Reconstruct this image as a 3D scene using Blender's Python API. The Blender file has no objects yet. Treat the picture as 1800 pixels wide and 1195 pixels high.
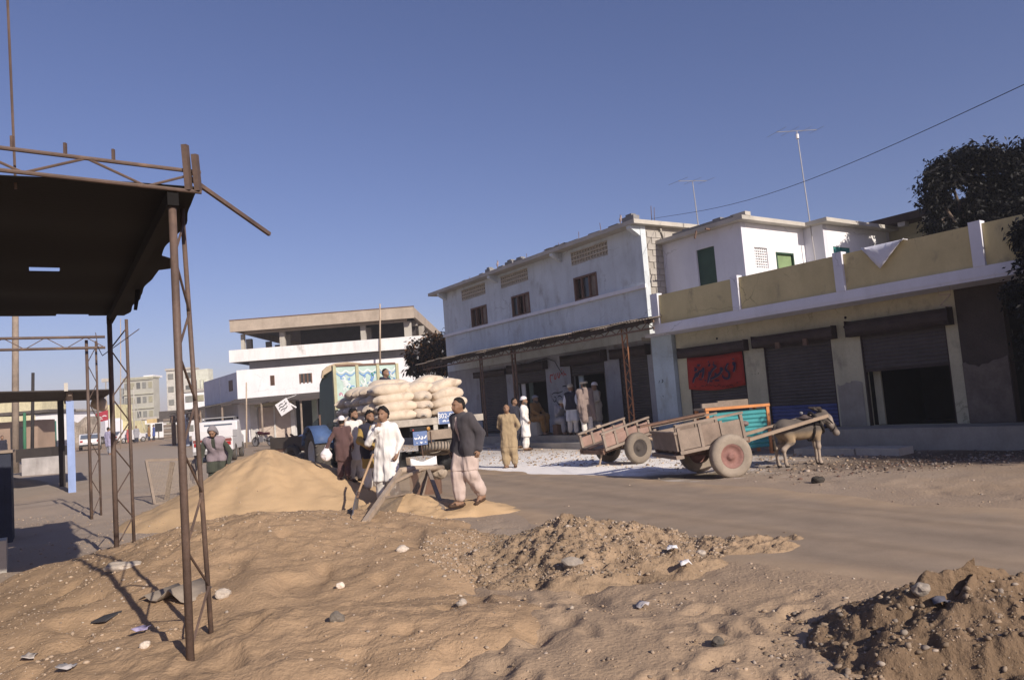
import bpy, math, random
import numpy as np
from mathutils import Vector, Matrix

random.seed(7)
rng = np.random.default_rng(7)
SC = bpy.context.scene
COL = SC.collection
R = math.radians

# ------------------------------------------------------------------ camera
EYE = 1.6
FPX, PITCH, ROLL = 1327.8, 0.08497, 0.07793
_f = np.array([0, math.cos(PITCH), math.sin(PITCH)])
_r0 = np.array([1.0, 0, 0]); _u0 = np.cross(_r0, _f)
_r = math.cos(ROLL) * _r0 - math.sin(ROLL) * _u0
_u = math.cos(ROLL) * _u0 + math.sin(ROLL) * _r0
cam_d = bpy.data.cameras.new('camera')
cam = bpy.data.objects.new('camera', cam_d); COL.objects.link(cam)
cam_d.sensor_width = 36; cam_d.lens = FPX / 1800 * 36
cam_d.clip_start = 0.05; cam_d.clip_end = 6000
m = Matrix.Identity(4)
for i in range(3):
    m[i][0], m[i][1], m[i][2] = _r[i], _u[i], -_f[i]
m[2][3] = EYE
cam.matrix_world = m
SC.camera = cam

# ------------------------------------------------------------------ daylight
SUN_EL, SUN_AZ = R(27.5), R(37.5)          # shadows run SUN_AZ to the left of the view direction
w = bpy.data.worlds.new('World'); SC.world = w; w.use_nodes = True
nt = w.node_tree; nt.nodes.clear()
sky = nt.nodes.new('ShaderNodeTexSky'); sky.sky_type = 'NISHITA'; sky.sun_disc = False
sky.sun_elevation = SUN_EL; sky.sun_rotation = math.pi - SUN_AZ
sky.air_density = 1.05; sky.dust_density = 0.8; sky.ozone_density = 4.0; sky.altitude = 0
tint = nt.nodes.new('ShaderNodeMix'); tint.data_type = 'RGBA'; tint.blend_type = 'MULTIPLY'
tint.inputs[0].default_value = 1.0; tint.inputs[7].default_value = (1.16, 0.93, 1.10, 1)
flat = nt.nodes.new('ShaderNodeMix'); flat.data_type = 'RGBA'; flat.inputs[0].default_value = 0.04; flat.inputs[7].default_value = (2.6, 3.3, 7.2, 1)
bg = nt.nodes.new('ShaderNodeBackground'); bg.inputs[1].default_value = 0.075
wo = nt.nodes.new('ShaderNodeOutputWorld')
nt.links.new(sky.outputs[0], tint.inputs[6]); nt.links.new(tint.outputs[2], flat.inputs[6]); nt.links.new(flat.outputs[2], bg.inputs[0]); nt.links.new(bg.outputs[0], wo.inputs[0])
sd = bpy.data.lights.new('sun', 'SUN'); sd.energy = 4.8; sd.angle = R(0.53); sd.color = (1.0, 0.90, 0.78)
sun = bpy.data.objects.new('sun', sd); COL.objects.link(sun)
sdir = Vector((math.sin(SUN_AZ) * math.cos(SUN_EL), -math.cos(SUN_AZ) * math.cos(SUN_EL), math.sin(SUN_EL)))
sun.rotation_euler = sdir.to_track_quat('Z', 'Y').to_euler()
sun.location = (8, -10, 20)
SC.view_settings.view_transform = 'Standard'; SC.view_settings.look = 'None'
SC.view_settings.exposure = 0.22; SC.view_settings.gamma = 1.0; SC.view_settings.use_curve_mapping = False
SC.render.engine = 'CYCLES'

# ------------------------------------------------------------------ from the photograph's sight lines to points in the street
def ray(px, py):
    return (px - 900) / FPX * _r - (py - 597.5) / FPX * _u + _f
def G(px, py, z=0.0):                      # where that sight line meets height z
    d = ray(px, py); return d * ((z - EYE) / d[2]) + np.array([0, 0, EYE])
def D(px, py, Y):                          # ... meets the distance Y
    d = ray(px, py); return d * (Y / d[1]) + np.array([0, 0, EYE])
def GT(px, py):                            # ... meets the terrain
    q = G(px, py + 1e-3)
    lo, hi = 2.0, 220.0
    d = ray(px, py)
    for _ in range(50):
        mid = (lo + hi) / 2; p = d * (mid / d[1]); p[2] += EYE
        if p[2] > float(terr(np.array([p[0]]), np.array([p[1]]))[0]): lo = mid
        else: hi = mid
    p = d * (lo / d[1]); p[2] += EYE
    return p
class Frame:                               # u along a street front, n away from the street, z up
    def __init__(s, phi, o=(0, 0, 0)):
        s.d = np.array([-math.sin(phi), math.cos(phi), 0]); s.n = np.array([math.cos(phi), math.sin(phi), 0]); s.o = np.array(o, float)
    def P(s, u, n, z): return s.o + s.d * u + s.n * n + np.array([0, 0, z])
    def at(s, px, py, n):                  # u, z where a sight line meets the plane n
        d = ray(px, py); o = np.array([0, 0, EYE]) - s.o
        t = (n - o @ s.n) / (d @ s.n); q = o + d * t
        return q @ s.d, q[2]
FL = Frame(0.58339); FR = Frame(0.61702)

# ------------------------------------------------------------------ noise
def _h(i, j, k, s):
    x = (i * 374761393 + j * 668265263 + k * 2147483647 + s * 974711) & 0xffffffff
    x = ((x ^ (x >> 13)) * 1274126177) & 0xffffffff
    x = x ^ (x >> 16)
    return (x & 0xffff) / 32767.5 - 1
def vn(x, y, z=None, s=0):
    x = np.asarray(x, float); y = np.asarray(y, float); z = np.zeros_like(x) if z is None else np.asarray(z, float)
    i = np.floor(x).astype(np.int64); j = np.floor(y).astype(np.int64); k = np.floor(z).astype(np.int64)
    a, b, c = x - i, y - j, z - k
    a = a * a * (3 - 2 * a); b = b * b * (3 - 2 * b); c = c * c * (3 - 2 * c)
    def L(p, q, t): return p + (q - p) * t
    def F(kk): return L(L(_h(i, j, kk, s), _h(i + 1, j, kk, s), a), L(_h(i, j + 1, kk, s), _h(i + 1, j + 1, kk, s), a), b)
    return L(F(k), F(k + 1), c)
def fbm(x, y, z=None, o=4, s=0, g=0.5):
    r = 0; am = 1.0; f = 1.0
    for q in range(o):
        r = r + am * vn(np.asarray(x) * f, np.asarray(y) * f, None if z is None else np.asarray(z) * f, s + q * 17); am *= g; f *= 2.03
    return r
def sstep(a, b, x):
    t = np.clip((x - a) / (b - a), 0, 1); return t * t * (3 - 2 * t)

# ------------------------------------------------------------------ materials
MATS = {}
def M(name, c, rough=0.85, v=0.18, s=2.0, fs=35.0, bump=0.25, bd=0.01, streak=0.0, metal=0.0, c2=None, c2a=0.5, c2s=None, spec=0.25, sheen=0.0, crack=0.0):
    if name in MATS: return MATS[name]
    mt = bpy.data.materials.new(name); mt.use_nodes = True; n = mt.node_tree; n.nodes.clear()
    N = lambda t: n.nodes.new('ShaderNode' + t); Lk = n.links.new
    out = N('OutputMaterial'); b = N('BsdfPrincipled'); Lk(b.outputs[0], out.inputs[0])
    b.inputs['Roughness'].default_value = rough; b.inputs['Metallic'].default_value = metal
    b.inputs['Specular IOR Level'].default_value = spec
    if sheen: b.inputs['Sheen Weight'].default_value = sheen
    tc = N('TexCoord')
    def noise(scale, det, mp=None):
        t = N('TexNoise'); t.inputs['Scale'].default_value = scale; t.inputs['Detail'].default_value = det; t.inputs['Roughness'].default_value = 0.62
        if mp is not None:
            q = N('Mapping'); q.inputs['Scale'].default_value = mp; Lk(tc.outputs['Object'], q.inputs['Vector']); Lk(q.outputs[0], t.inputs['Vector'])
        else: Lk(tc.outputs['Object'], t.inputs['Vector'])
        return t
    def mix(a, bb, fac, mode='MIX'):
        x = N('Mix'); x.data_type = 'RGBA'; x.blend_type = mode
        for sock, val in ((6, a), (7, bb), (0, fac)):
            if hasattr(val, 'is_linked') or hasattr(val, 'links'): Lk(val, x.inputs[sock])
            elif sock == 0: x.inputs[0].default_value = val
            else: x.inputs[sock].default_value = (*val, 1)
        return x.outputs[2]
    def ramp(src, a, bb):
        r_ = N('MapRange'); r_.inputs[1].default_value = a; r_.inputs[2].default_value = bb; Lk(src, r_.inputs[0]); return r_.outputs[0]
    lo = tuple(x * (1 - v) for x in c); hi = tuple(min(1, x * (1 + v)) for x in c)
    n1 = noise(s, 7); n2 = noise(fs, 4)
    col = mix(lo, hi, ramp(n1.outputs[0], 0.3, 0.7))
    g2 = ramp(n2.outputs[0], 0.25, 0.75)
    col = mix(col, (0.5, 0.5, 0.5), 0.0) if False else col
    dk = mix((1 - v * 0.8,) * 3, (1, 1, 1), g2); col = mix(col, dk, 1.0, 'MULTIPLY')
    if c2 is not None:
        n3 = noise(c2s or s * 1.7, 8, (1, 1, 0.6)); col = mix(col, c2, ramp(n3.outputs[0], 0.62 - c2a * 0.2, 0.72))
    if streak:
        n4 = noise(1.6, 6, (1.5, 1.5, 0.33)); k = mix((1, 1, 1), (1 - streak * .8, 1 - streak * .84, 1 - streak * .88), ramp(n4.outputs[0], 0.46, 0.80)); col = mix(col, k, 1.0, 'MULTIPLY')
    if crack:
        vo = N('TexVoronoi'); vo.feature = 'DISTANCE_TO_EDGE'; vo.inputs['Scale'].default_value = 0.8; nz = noise(2.5, 5); ad = N('Mix'); ad.data_type = 'RGBA'; ad.blend_type = 'ADD'; ad.inputs[0].default_value = 0.35
        Lk(tc.outputs['Object'], ad.inputs[6]); Lk(nz.outputs['Color'], ad.inputs[7]); Lk(ad.outputs[2], vo.inputs['Vector'])
        msk = N('Math'); msk.operation = 'MULTIPLY'; Lk(ramp(vo.outputs['Distance'], 0.012, 0.0), msk.inputs[0]); Lk(ramp(noise(0.7, 3).outputs[0], 0.5, 0.62), msk.inputs[1])
        col = mix(col, tuple(x * (1 - crack) for x in c), msk.outputs[0])
    Lk(col, b.inputs['Base Color'])
    if bump:
        bp = N('Bump'); bp.inputs['Strength'].default_value = bump; bp.inputs['Distance'].default_value = bd
        Lk(n2.outputs[0], bp.inputs['Height']); Lk(bp.outputs[0], b.inputs['Normal'])
    MATS[name] = mt; return mt
def vcol_mat(name, rough=0.9, v=0.15, fs=40.0, bump=0.3, bd=0.01, trans=0.0):
    """a material whose own colours come from the mesh's colour attribute (fur patches, pebbles of different stone, leaves of different age)"""
    mt = M(name, (0.5, 0.5, 0.5), rough=rough, v=v, fs=fs, bump=bump, bd=bd); n = mt.node_tree
    b = [x for x in n.nodes if x.type == 'BSDF_PRINCIPLED'][0]; old = b.inputs['Base Color'].links[0].from_socket
    at = n.nodes.new('ShaderNodeAttribute'); at.attribute_name = 'col'
    x = n.nodes.new('ShaderNodeMix'); x.data_type = 'RGBA'; x.blend_type = 'MULTIPLY'; x.inputs[0].default_value = 1
    sc = n.nodes.new('ShaderNodeMix'); sc.data_type = 'RGBA'; sc.blend_type = 'MULTIPLY'; sc.inputs[0].default_value = 1; sc.inputs[7].default_value = (2, 2, 2, 1)
    n.links.new(old, sc.inputs[6]); n.links.new(sc.outputs[2], x.inputs[6]); n.links.new(at.outputs['Color'], x.inputs[7]); n.links.new(x.outputs[2], b.inputs['Base Color'])
    if trans: b.inputs['Transmission Weight'].default_value = 0.0
    return mt

# ------------------------------------------------------------------ meshes and things
def thing(name, label, cat, loc=(0, 0, 0), group=None, kind=None):
    o = bpy.data.objects.new(name, None); COL.objects.link(o); o.empty_display_size = 0.2
    o.location = [float(x) for x in loc]; o['label'] = label; o['category'] = cat
    if group: o['group'] = group
    if kind: o['kind'] = kind
    return o
def tag(o, label, cat, group=None):
    o['label'] = label; o['category'] = cat
    if group: o['group'] = group
    return o
def origin(o):                              # world location of a thing or part (no rotations while building)
    q = np.zeros(3)
    while o is not None: q = q + np.array(o.location); o = o.parent
    return q
def mesh(name, V, F, mat, parent=None, smooth=False, kind=None, loc=None, col=None):
    """one mesh object; V in world coordinates"""
    V = np.asarray(V, float).reshape(-1, 3)
    o0 = origin(parent) if parent is not None else (np.array(loc, float) if loc is not None else np.zeros(3))
    me = bpy.data.meshes.new(name)
    if isinstance(F, np.ndarray):
        k = F.shape[1]; me.vertices.add(len(V)); me.vertices.foreach_set('co', (V - o0).astype(np.float32).ravel())
        me.loops.add(F.size); me.loops.foreach_set('vertex_index', F.astype(np.int32).ravel())
        me.polygons.add(len(F)); me.polygons.foreach_set('loop_start', np.arange(0, F.size, k, dtype=np.int32)); me.polygons.foreach_set('loop_total', np.full(len(F), k, np.int32))
        me.update(calc_edges=True); me.validate()
    else:
        me.from_pydata([tuple(x) for x in V - o0], [], F)
    if smooth: me.polygons.foreach_set('use_smooth', np.ones(len(me.polygons), bool))
    if col is not None:
        a = me.color_attributes.new('col', 'FLOAT_COLOR', 'POINT'); c4 = np.ones((len(V), 4), np.float32); c4[:, :3] = col; a.data.foreach_set('color', c4.ravel())
    if mat is not None: me.materials.append(mat)
    o = bpy.data.objects.new(name, me); COL.objects.link(o)
    if parent is not None: o.parent = parent
    elif loc is not None: o.location = [float(x) for x in loc]
    if kind: o['kind'] = kind
    return o
BOXF = [(0, 3, 2, 1), (4, 5, 6, 7), (0, 1, 5, 4), (1, 2, 6, 5), (2, 3, 7, 6), (3, 0, 4, 7)]
class MB:
    def __init__(s): s.V = []; s.F = []
    def add(s, V, F):
        k = len(s.V); s.V += [np.asarray(v, float) for v in V]; s.F += [tuple(i + k for i in f) for f in F]; return s
    def obox(s, o, a, b, c):                # corner and three edge vectors (right-handed)
        o, a, b, c = (np.asarray(x, float) for x in (o, a, b, c))
        if np.cross(a, b) @ c < 0: a, b = b, a
        return s.add([o, o + a, o + a + b, o + b, o + c, o + a + c, o + a + b + c, o + b + c], BOXF)
    def fb(s, f, u0, u1, n0, n1, z0, z1): return s.obox(f.P(u0, n0, z0), f.d * (u1 - u0), f.n * (n1 - n0), (0, 0, z1 - z0))
    def box(s, x0, x1, y0, y1, z0, z1): return s.obox((x0, y0, z0), (x1 - x0, 0, 0), (0, y1 - y0, 0), (0, 0, z1 - z0))
    def bar(s, a, b, wd, ht, up=(0, 0, 1)):  # a beam of rectangular section
        a = np.asarray(a, float); b = np.asarray(b, float); d = b - a; d0 = d / np.linalg.norm(d); up = np.asarray(up, float)
        if abs(d0 @ up) > 0.95: up = np.array([0, 1.0, 0]) if abs(d0[1]) < 0.9 else np.array([1.0, 0, 0])
        x = np.cross(d0, up); x /= np.linalg.norm(x); y = np.cross(x, d0)
        return s.obox(a - x * wd / 2 - y * ht / 2, x * wd, y * ht, d)
    def tube(s, pts, rad, n=8, cap=True, flat=1.0, up=(0, 0, 1)):
        pts = [np.asarray(p, float) for p in pts]; m_ = len(pts)
        rad = [rad] * m_ if np.isscalar(rad) else rad; k = len(s.V); up = np.asarray(up, float)
        for i, p in enumerate(pts):
            d = pts[min(i + 1, m_ - 1)] - pts[max(i - 1, 0)]; d = d / (np.linalg.norm(d) + 1e-9)
            ref = up if abs(d @ up) < 0.97 else np.array([0, 1.0, 0.03])
            x = np.cross(d, ref); x /= np.linalg.norm(x); y = np.cross(x, d)
            for j in range(n):
                t = 2 * math.pi * j / n; s.V.append(p + x * math.cos(t) * rad[i] + y * math.sin(t) * rad[i] * flat)
        for i in range(m_ - 1):
            for j in range(n): s.F.append((k + i * n + j, k + i * n + (j + 1) % n, k + (i + 1) * n + (j + 1) % n, k + (i + 1) * n + j))
        if cap: s.F.append(tuple(k + j for j in range(n))[::-1]); s.F.append(tuple(k + (m_ - 1) * n + j for j in range(n)))
        return s
    def lathe(s, c, axis, prof, n=24):      # prof: (distance along axis, radius)
        axis = np.asarray(axis, float) / np.linalg.norm(axis); c = np.asarray(c, float)
        ref = np.array([0, 0, 1.0]) if abs(axis[2]) < 0.9 else np.array([1.0, 0, 0])
        x = np.cross(axis, ref); x /= np.linalg.norm(x); y = np.cross(axis, x); k = len(s.V)
        for a, r_ in prof:
            for j in range(n):
                t = 2 * math.pi * j / n; s.V.append(c + axis * a + (x * math.cos(t) + y * math.sin(t)) * r_)
        for i in range(len(prof) - 1):
            for j in range(n): s.F.append((k + i * n + j, k + i * n + (j + 1) % n, k + (i + 1) * n + (j + 1) % n, k + (i + 1) * n + j))
        return s
    def ext(s, poly, vec):                  # polygon of 3D points, extruded
        p = [np.asarray(q, float) for q in poly]; k = len(p); vec = np.asarray(vec, float)
        F = [tuple(range(k))[::-1], tuple(range(k, 2 * k))] + [(i, (i + 1) % k, k + (i + 1) % k, k + i) for i in range(k)]
        return s.add(p + [q + vec for q in p], F)
    def build(s, name, mat, parent=None, smooth=False, kind=None, loc=None):
        return mesh(name, np.array(s.V), s.F, mat, parent, smooth, kind, loc)
def wall(f, u0, u1, z0, z1, n0, n1, holes=()):
    """a wall slab in frame f with rectangular openings cut right through it"""
    b = MB(); us = sorted({u0, u1} | {x for h in holes for x in h[:2] if u0 < x < u1}); zs = sorted({z0, z1} | {x for h in holes for x in h[2:] if z0 < x < z1})
    def solid(i, j):
        if not (0 <= i < len(us) - 1 and 0 <= j < len(zs) - 1): return False
        cu, cz = (us[i] + us[i + 1]) / 2, (zs[j] + zs[j + 1]) / 2
        return not any(h[0] < cu < h[1] and h[2] < cz < h[3] for h in holes)
    P = f.P
    for i in range(len(us) - 1):
        for j in range(len(zs) - 1):
            if not solid(i, j): continue
            a, c, e, g = us[i], us[i + 1], zs[j], zs[j + 1]
            q = lambda *pts: b.add([P(*x) for x in pts], [(0, 1, 2, 3)])
            q((c, n0, e), (a, n0, e), (a, n0, g), (c, n0, g)); q((a, n1, e), (c, n1, e), (c, n1, g), (a, n1, g))
            if not solid(i - 1, j): q((a, n0, e), (a, n1, e), (a, n1, g), (a, n0, g))
            if not solid(i + 1, j): q((c, n1, e), (c, n0, e), (c, n0, g), (c, n1, g))
            if not solid(i, j - 1): q((a, n0, e), (c, n0, e), (c, n1, e), (a, n1, e))
            if not solid(i, j + 1): q((a, n1, g), (c, n1, g), (c, n0, g), (a, n0, g))
    return b
def dup(root, loc, label=None, rotz=None):
    r = root.copy(); COL.objects.link(r); r.location = [float(x) for x in loc]
    if label: r['label'] = label
    if rotz is not None: r.rotation_euler = (0, 0, rotz)
    for ch in list(root.children):
        c = ch.copy(); COL.objects.link(c); c.parent = r
        for g in list(ch.children):
            d = g.copy(); COL.objects.link(d); d.parent = c
    return r
def corr(o, a, b, k, amp, nrm, th=0.004):
    """a corrugated sheet: corner, edge a (across the waves), edge b (along them), k waves, thickness th"""
    o, a, b, nrm = (np.asarray(x, float) for x in (o, a, b, nrm)); m_ = k * 6; V = []; F = []
    for q, off in ((0, 0), (1, -th)):
        for i in range(m_ + 1):
            p = o + a * (i / m_) + nrm * (math.sin(i / 6 * 2 * math.pi) * amp + off); V += [p, p + b]
    L_ = 2 * (m_ + 1)
    for i in range(m_): F += [(2 * i, 2 * i + 2, 2 * i + 3, 2 * i + 1), (L_ + 2 * i, L_ + 2 * i + 1, L_ + 2 * i + 3, L_ + 2 * i + 2), (2 * i, L_ + 2 * i, L_ + 2 * i + 2, 2 * i + 2), (2 * i + 1, 2 * i + 3, L_ + 2 * i + 3, L_ + 2 * i + 1)]
    return V, F
def lattice_pts(a0, a1, b0, b1, k):         # zigzag between chord a and chord b
    pts = []
    for i in range(k + 1):
        t = i / k; A = np.asarray(a0) * (1 - t) + np.asarray(a1) * t; B = np.asarray(b0) * (1 - t) + np.asarray(b1) * t
        pts.append(A if i % 2 == 0 else B)
    return pts
def strokes(name, lines, O, X, Y, nrm, wd, mat, parent, lift=0.004):
    """brush writing: polylines in a (x, y) plane, drawn as thin flat strokes that swell in the middle"""
    V = []; F = []; O, X, Y, nrm = (np.asarray(q, float) for q in (O, X, Y, nrm))
    for q, ln in enumerate(lines):
        ww = wd
        if isinstance(ln, tuple): ln, ww = ln
        p = np.array(ln, float)
        if len(p) > 2:                      # smooth the stroke
            for _ in range(2):
                n_ = [p[0]]
                for i in range(len(p) - 1): n_ += [p[i] * .75 + p[i + 1] * .25, p[i] * .25 + p[i + 1] * .75]
                p = np.array(n_ + [p[-1]])
        k = len(V); L_ = len(p)
        for i in range(L_):
            d = p[min(i + 1, L_ - 1)] - p[max(i - 1, 0)]; d = d / (np.linalg.norm(d) + 1e-9); s_ = np.array([-d[1], d[0]]) * ww * (0.35 + 0.65 * math.sin(math.pi * (0.12 + 0.76 * i / max(1, L_ - 1))))
            for sg in (1, -1):
                c = p[i] + s_ * sg; V.append(O + X * c[0] + Y * c[1] + nrm * (lift + 0.0004 * q))
        F += [(k + 2 * i, k + 2 * i + 2, k + 2 * i + 3, k + 2 * i + 1) for i in range(L_ - 1)]
    return mesh(name, V, F, mat, parent)

# ------------------------------------------------------------------ smooth solids (bodies, cloth, the donkey): a distance field turned into one surface
def solid(prims, h, k=0.03, cuts=(), subs=()):
    """prims: ('c', a, b, ra, rb) round cones, ('e', centre, 3x3 axes, radii) ellipsoids; cuts: (point, normal) keeps the side against the normal"""
    lo = np.array([1e9] * 3); hi = -lo; mg = 0.05 + k
    bb = []
    for p in prims:
        if p[0] == 'c': a, b, ra, rb = (np.asarray(x, float) for x in p[1:5]); l = np.minimum(a - ra, b - rb); q = np.maximum(a + ra, b + rb)
        else: c = np.asarray(p[1], float); rr = np.abs(np.asarray(p[2]).T * np.asarray(p[3])[None, :]).sum(1); l = c - rr; q = c + rr
        bb.append((l - mg, q + mg)); lo = np.minimum(lo, l); hi = np.maximum(hi, q)
    lo = lo - 2.5 * h; hi = hi + 2.5 * h; n = np.ceil((hi - lo) / h).astype(int) + 1
    ax = [lo[i] + h * np.arange(n[i]) for i in range(3)]; Df = np.full(n, 0.2)
    for p, (l, q) in zip(prims, bb):
        i0 = np.clip(np.floor((l - lo) / h).astype(int), 0, n); i1 = np.clip(np.ceil((q - lo) / h).astype(int) + 1, 0, n)
        sl = tuple(slice(i0[i], i1[i]) for i in range(3))
        X = ax[0][sl[0]][:, None, None]; Y = ax[1][sl[1]][None, :, None]; Z = ax[2][sl[2]][None, None, :]
        if p[0] == 'c':
            a, b, ra, rb = p[1:5]; a = np.asarray(a, float); d = np.asarray(b, float) - a; L2 = d @ d + 1e-12
            t = np.clip(((X - a[0]) * d[0] + (Y - a[1]) * d[1] + (Z - a[2]) * d[2]) / L2, 0, 1)
            dist = np.sqrt((X - a[0] - d[0] * t) ** 2 + (Y - a[1] - d[1] * t) ** 2 + (Z - a[2] - d[2] * t) ** 2) - (ra + (rb - ra) * t)
        else:
            c, A, rr = np.asarray(p[1], float), np.asarray(p[2], float), np.asarray(p[3], float); e = 0; 
            for i in range(3): e = e + (((X - c[0]) * A[i][0] + (Y - c[1]) * A[i][1] + (Z - c[2]) * A[i][2]) / rr[i]) ** 2
            dist = (np.sqrt(e) - 1) * rr.min() * 1.15
        kk = p[5] if len(p) > 5 else k
        o = Df[sl]; hh = np.maximum(kk - np.abs(o - dist), 0) / kk
        Df[sl] = np.minimum(o, dist) - hh * hh * kk * 0.25
    X = ax[0][:, None, None]; Y = ax[1][None, :, None]; Z = ax[2][None, None, :]
    for c, nn in cuts:
        Df = np.maximum(Df, (X - c[0]) * nn[0] + (Y - c[1]) * nn[1] + (Z - c[2]) * nn[2])
    for c, A, rr in subs:
        e = 0
        for i in range(3): e = e + (((X - c[0]) * A[i][0] + (Y - c[1]) * A[i][1] + (Z - c[2]) * A[i][2]) / rr[i]) ** 2
        Df = np.maximum(Df, -(np.sqrt(e) - 1) * min(rr))
    ins = Df < 0; nx, ny, nz = n; S = (slice(0, -1), slice(1, None))
    cor = {(i, j, l): Df[S[i], S[j], S[l]] for i in (0, 1) for j in (0, 1) for l in (0, 1)}
    cnt = sum((v < 0).astype(np.int8) for v in cor.values()); mk = (cnt > 0) & (cnt < 8)
    idx = np.full(mk.shape, -1, np.int64); ci = np.argwhere(mk); idx[mk] = np.arange(len(ci))
    pos = np.zeros((len(ci), 3)); num = np.zeros(len(ci))
    cv = {q: v[mk] for q, v in cor.items()}
    for q in cor:
        for a_ in range(3):
            if q[a_]: continue
            q2 = list(q); q2[a_] = 1; va, vb = cv[q], cv[tuple(q2)]; cr = (va < 0) != (vb < 0)
            t = np.where(cr, va / np.where(cr, va - vb, 1), 0); pt = np.array(q, float)[None, :].repeat(len(ci), 0); pt[:, a_] += t
            pos += pt * cr[:, None]; num += cr
    V = lo + (ci + pos / num[:, None]) * h; Fs = []
    for a_ in range(3):
        b_, c_ = (a_ + 1) % 3, (a_ + 2) % 3
        sl0 = [slice(1, -1)] * 3; sl1 = [slice(1, -1)] * 3; sl0[a_] = slice(0, -1); sl1[a_] = slice(1, None)
        A, B = ins[tuple(sl0)], ins[tuple(sl1)]
        for cond, flip in ((A & ~B, False), (~A & B, True)):
            e = np.argwhere(cond); off = np.ones(3, int); off[a_] = 0; e = e + off
            def g(db, dc):
                x = e.copy(); x[:, b_] -= db; x[:, c_] -= dc; return idx[x[:, 0], x[:, 1], x[:, 2]]
            q = np.stack([g(1, 1), g(0, 1), g(0, 0), g(1, 0)], 1)
            Fs.append(q[:, ::-1] if flip else q)
    return V, np.concatenate(Fs)
def normals(V, F):
    nrm = np.zeros_like(V); fn = np.cross(V[F[:, 2]] - V[F[:, 0]], V[F[:, 3]] - V[F[:, 1]])
    for i in range(4): np.add.at(nrm, F[:, i], fn)
    return nrm / (np.linalg.norm(nrm, axis=1, keepdims=True) + 1e-12)
def relax(V, F, it=1, a=0.5):
    for _ in range(it):
        s_ = np.zeros_like(V); c = np.zeros(len(V))
        for i in range(4):
            np.add.at(s_, F[:, i], V[F[:, (i + 1) % 4]] + V[F[:, i - 1]]); np.add.at(c, F[:, i], 2)
        V = V * (1 - a) + a * s_ / c[:, None]
    return V
# ================================================================== the setting
RD = R(28.6); RDd = np.array([-math.sin(RD), math.cos(RD)]); RDn = np.array([math.cos(RD), math.sin(RD)])   # the road's own direction
RN0, RN1 = 4.95, 8.95
def roadn(x, y): return x * RDn[0] + y * RDn[1]
def terr(x, y):
    x = np.asarray(x, float); y = np.asarray(y, float)
    rise = 1.15 * (1 - np.exp(-np.maximum(y - 22, 0) / 70.0))
    r = np.hypot(x, y); n = roadn(x, y); nf = x * FR.n[0] + y * FR.n[1]
    onroad = sstep(RN0 - 1.0, RN0 + 0.3, n) * (1 - sstep(RN1 - 0.2, RN1 + 1.2, n))
    near = 1 - sstep(20, 45, r)
    rough = (0.06 * fbm(x * 0.28, y * 0.28, o=3, s=3) + 0.016 * fbm(x * 1.1, y * 1.1, o=3, s=5) + 0.012 * fbm(x * 3.6, y * 3.6, o=3, s=9)) * near
    # trampled footprints in the soft ground by the camera
    fp = vn(x * 3.6 + .4 * y, y * 3.1, s=21); rough = rough - 0.070 * np.clip(fp - 0.45, 0, 1) * (1 - sstep(9, 15, r)) * 2
    flat = 1 - 0.93 * onroad; flat = flat * (1 - 0.75 * sstep(11.5, 13.5, nf)) * (1 - 0.55 * (1 - sstep(-1.5, 0.6, x * FR.n[0] + y * FR.n[1])))
    sand = 0.10 * np.exp(-(((x - 0.2) / 2.2) ** 2 + ((y - 4.8) / 1.6) ** 2))
    ruts = 0.012 * onroad * np.sin(n * 5.2 + 0.6 * vn(x * .3, y * .3, s=2))
    return rise + rough * flat + sand + ruts
def polar_grid(rr, aa):
    RR, AA = np.meshgrid(rr, aa, indexing='ij'); x = RR * np.sin(AA); y = RR * np.cos(AA); na, nr = len(aa), len(rr)
    i, j = np.meshgrid(np.arange(nr - 1), np.arange(na - 1), indexing='ij'); q = (i * na + j).ravel()
    return x.ravel(), y.ravel(), np.stack([q, q + na, q + na + 1, q + 1], 1)
rr = np.concatenate([[0.05, 0.6, 1.2], np.geomspace(1.6, 45, 330), np.geomspace(47, 2500, 36)])
aa = np.concatenate([np.linspace(-math.pi, R(-58), 60)[:-1], np.linspace(R(-58), R(58), 460), np.linspace(R(58), math.pi, 60)[1:]])
gx, gy, gf = polar_grid(rr, aa)
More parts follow.
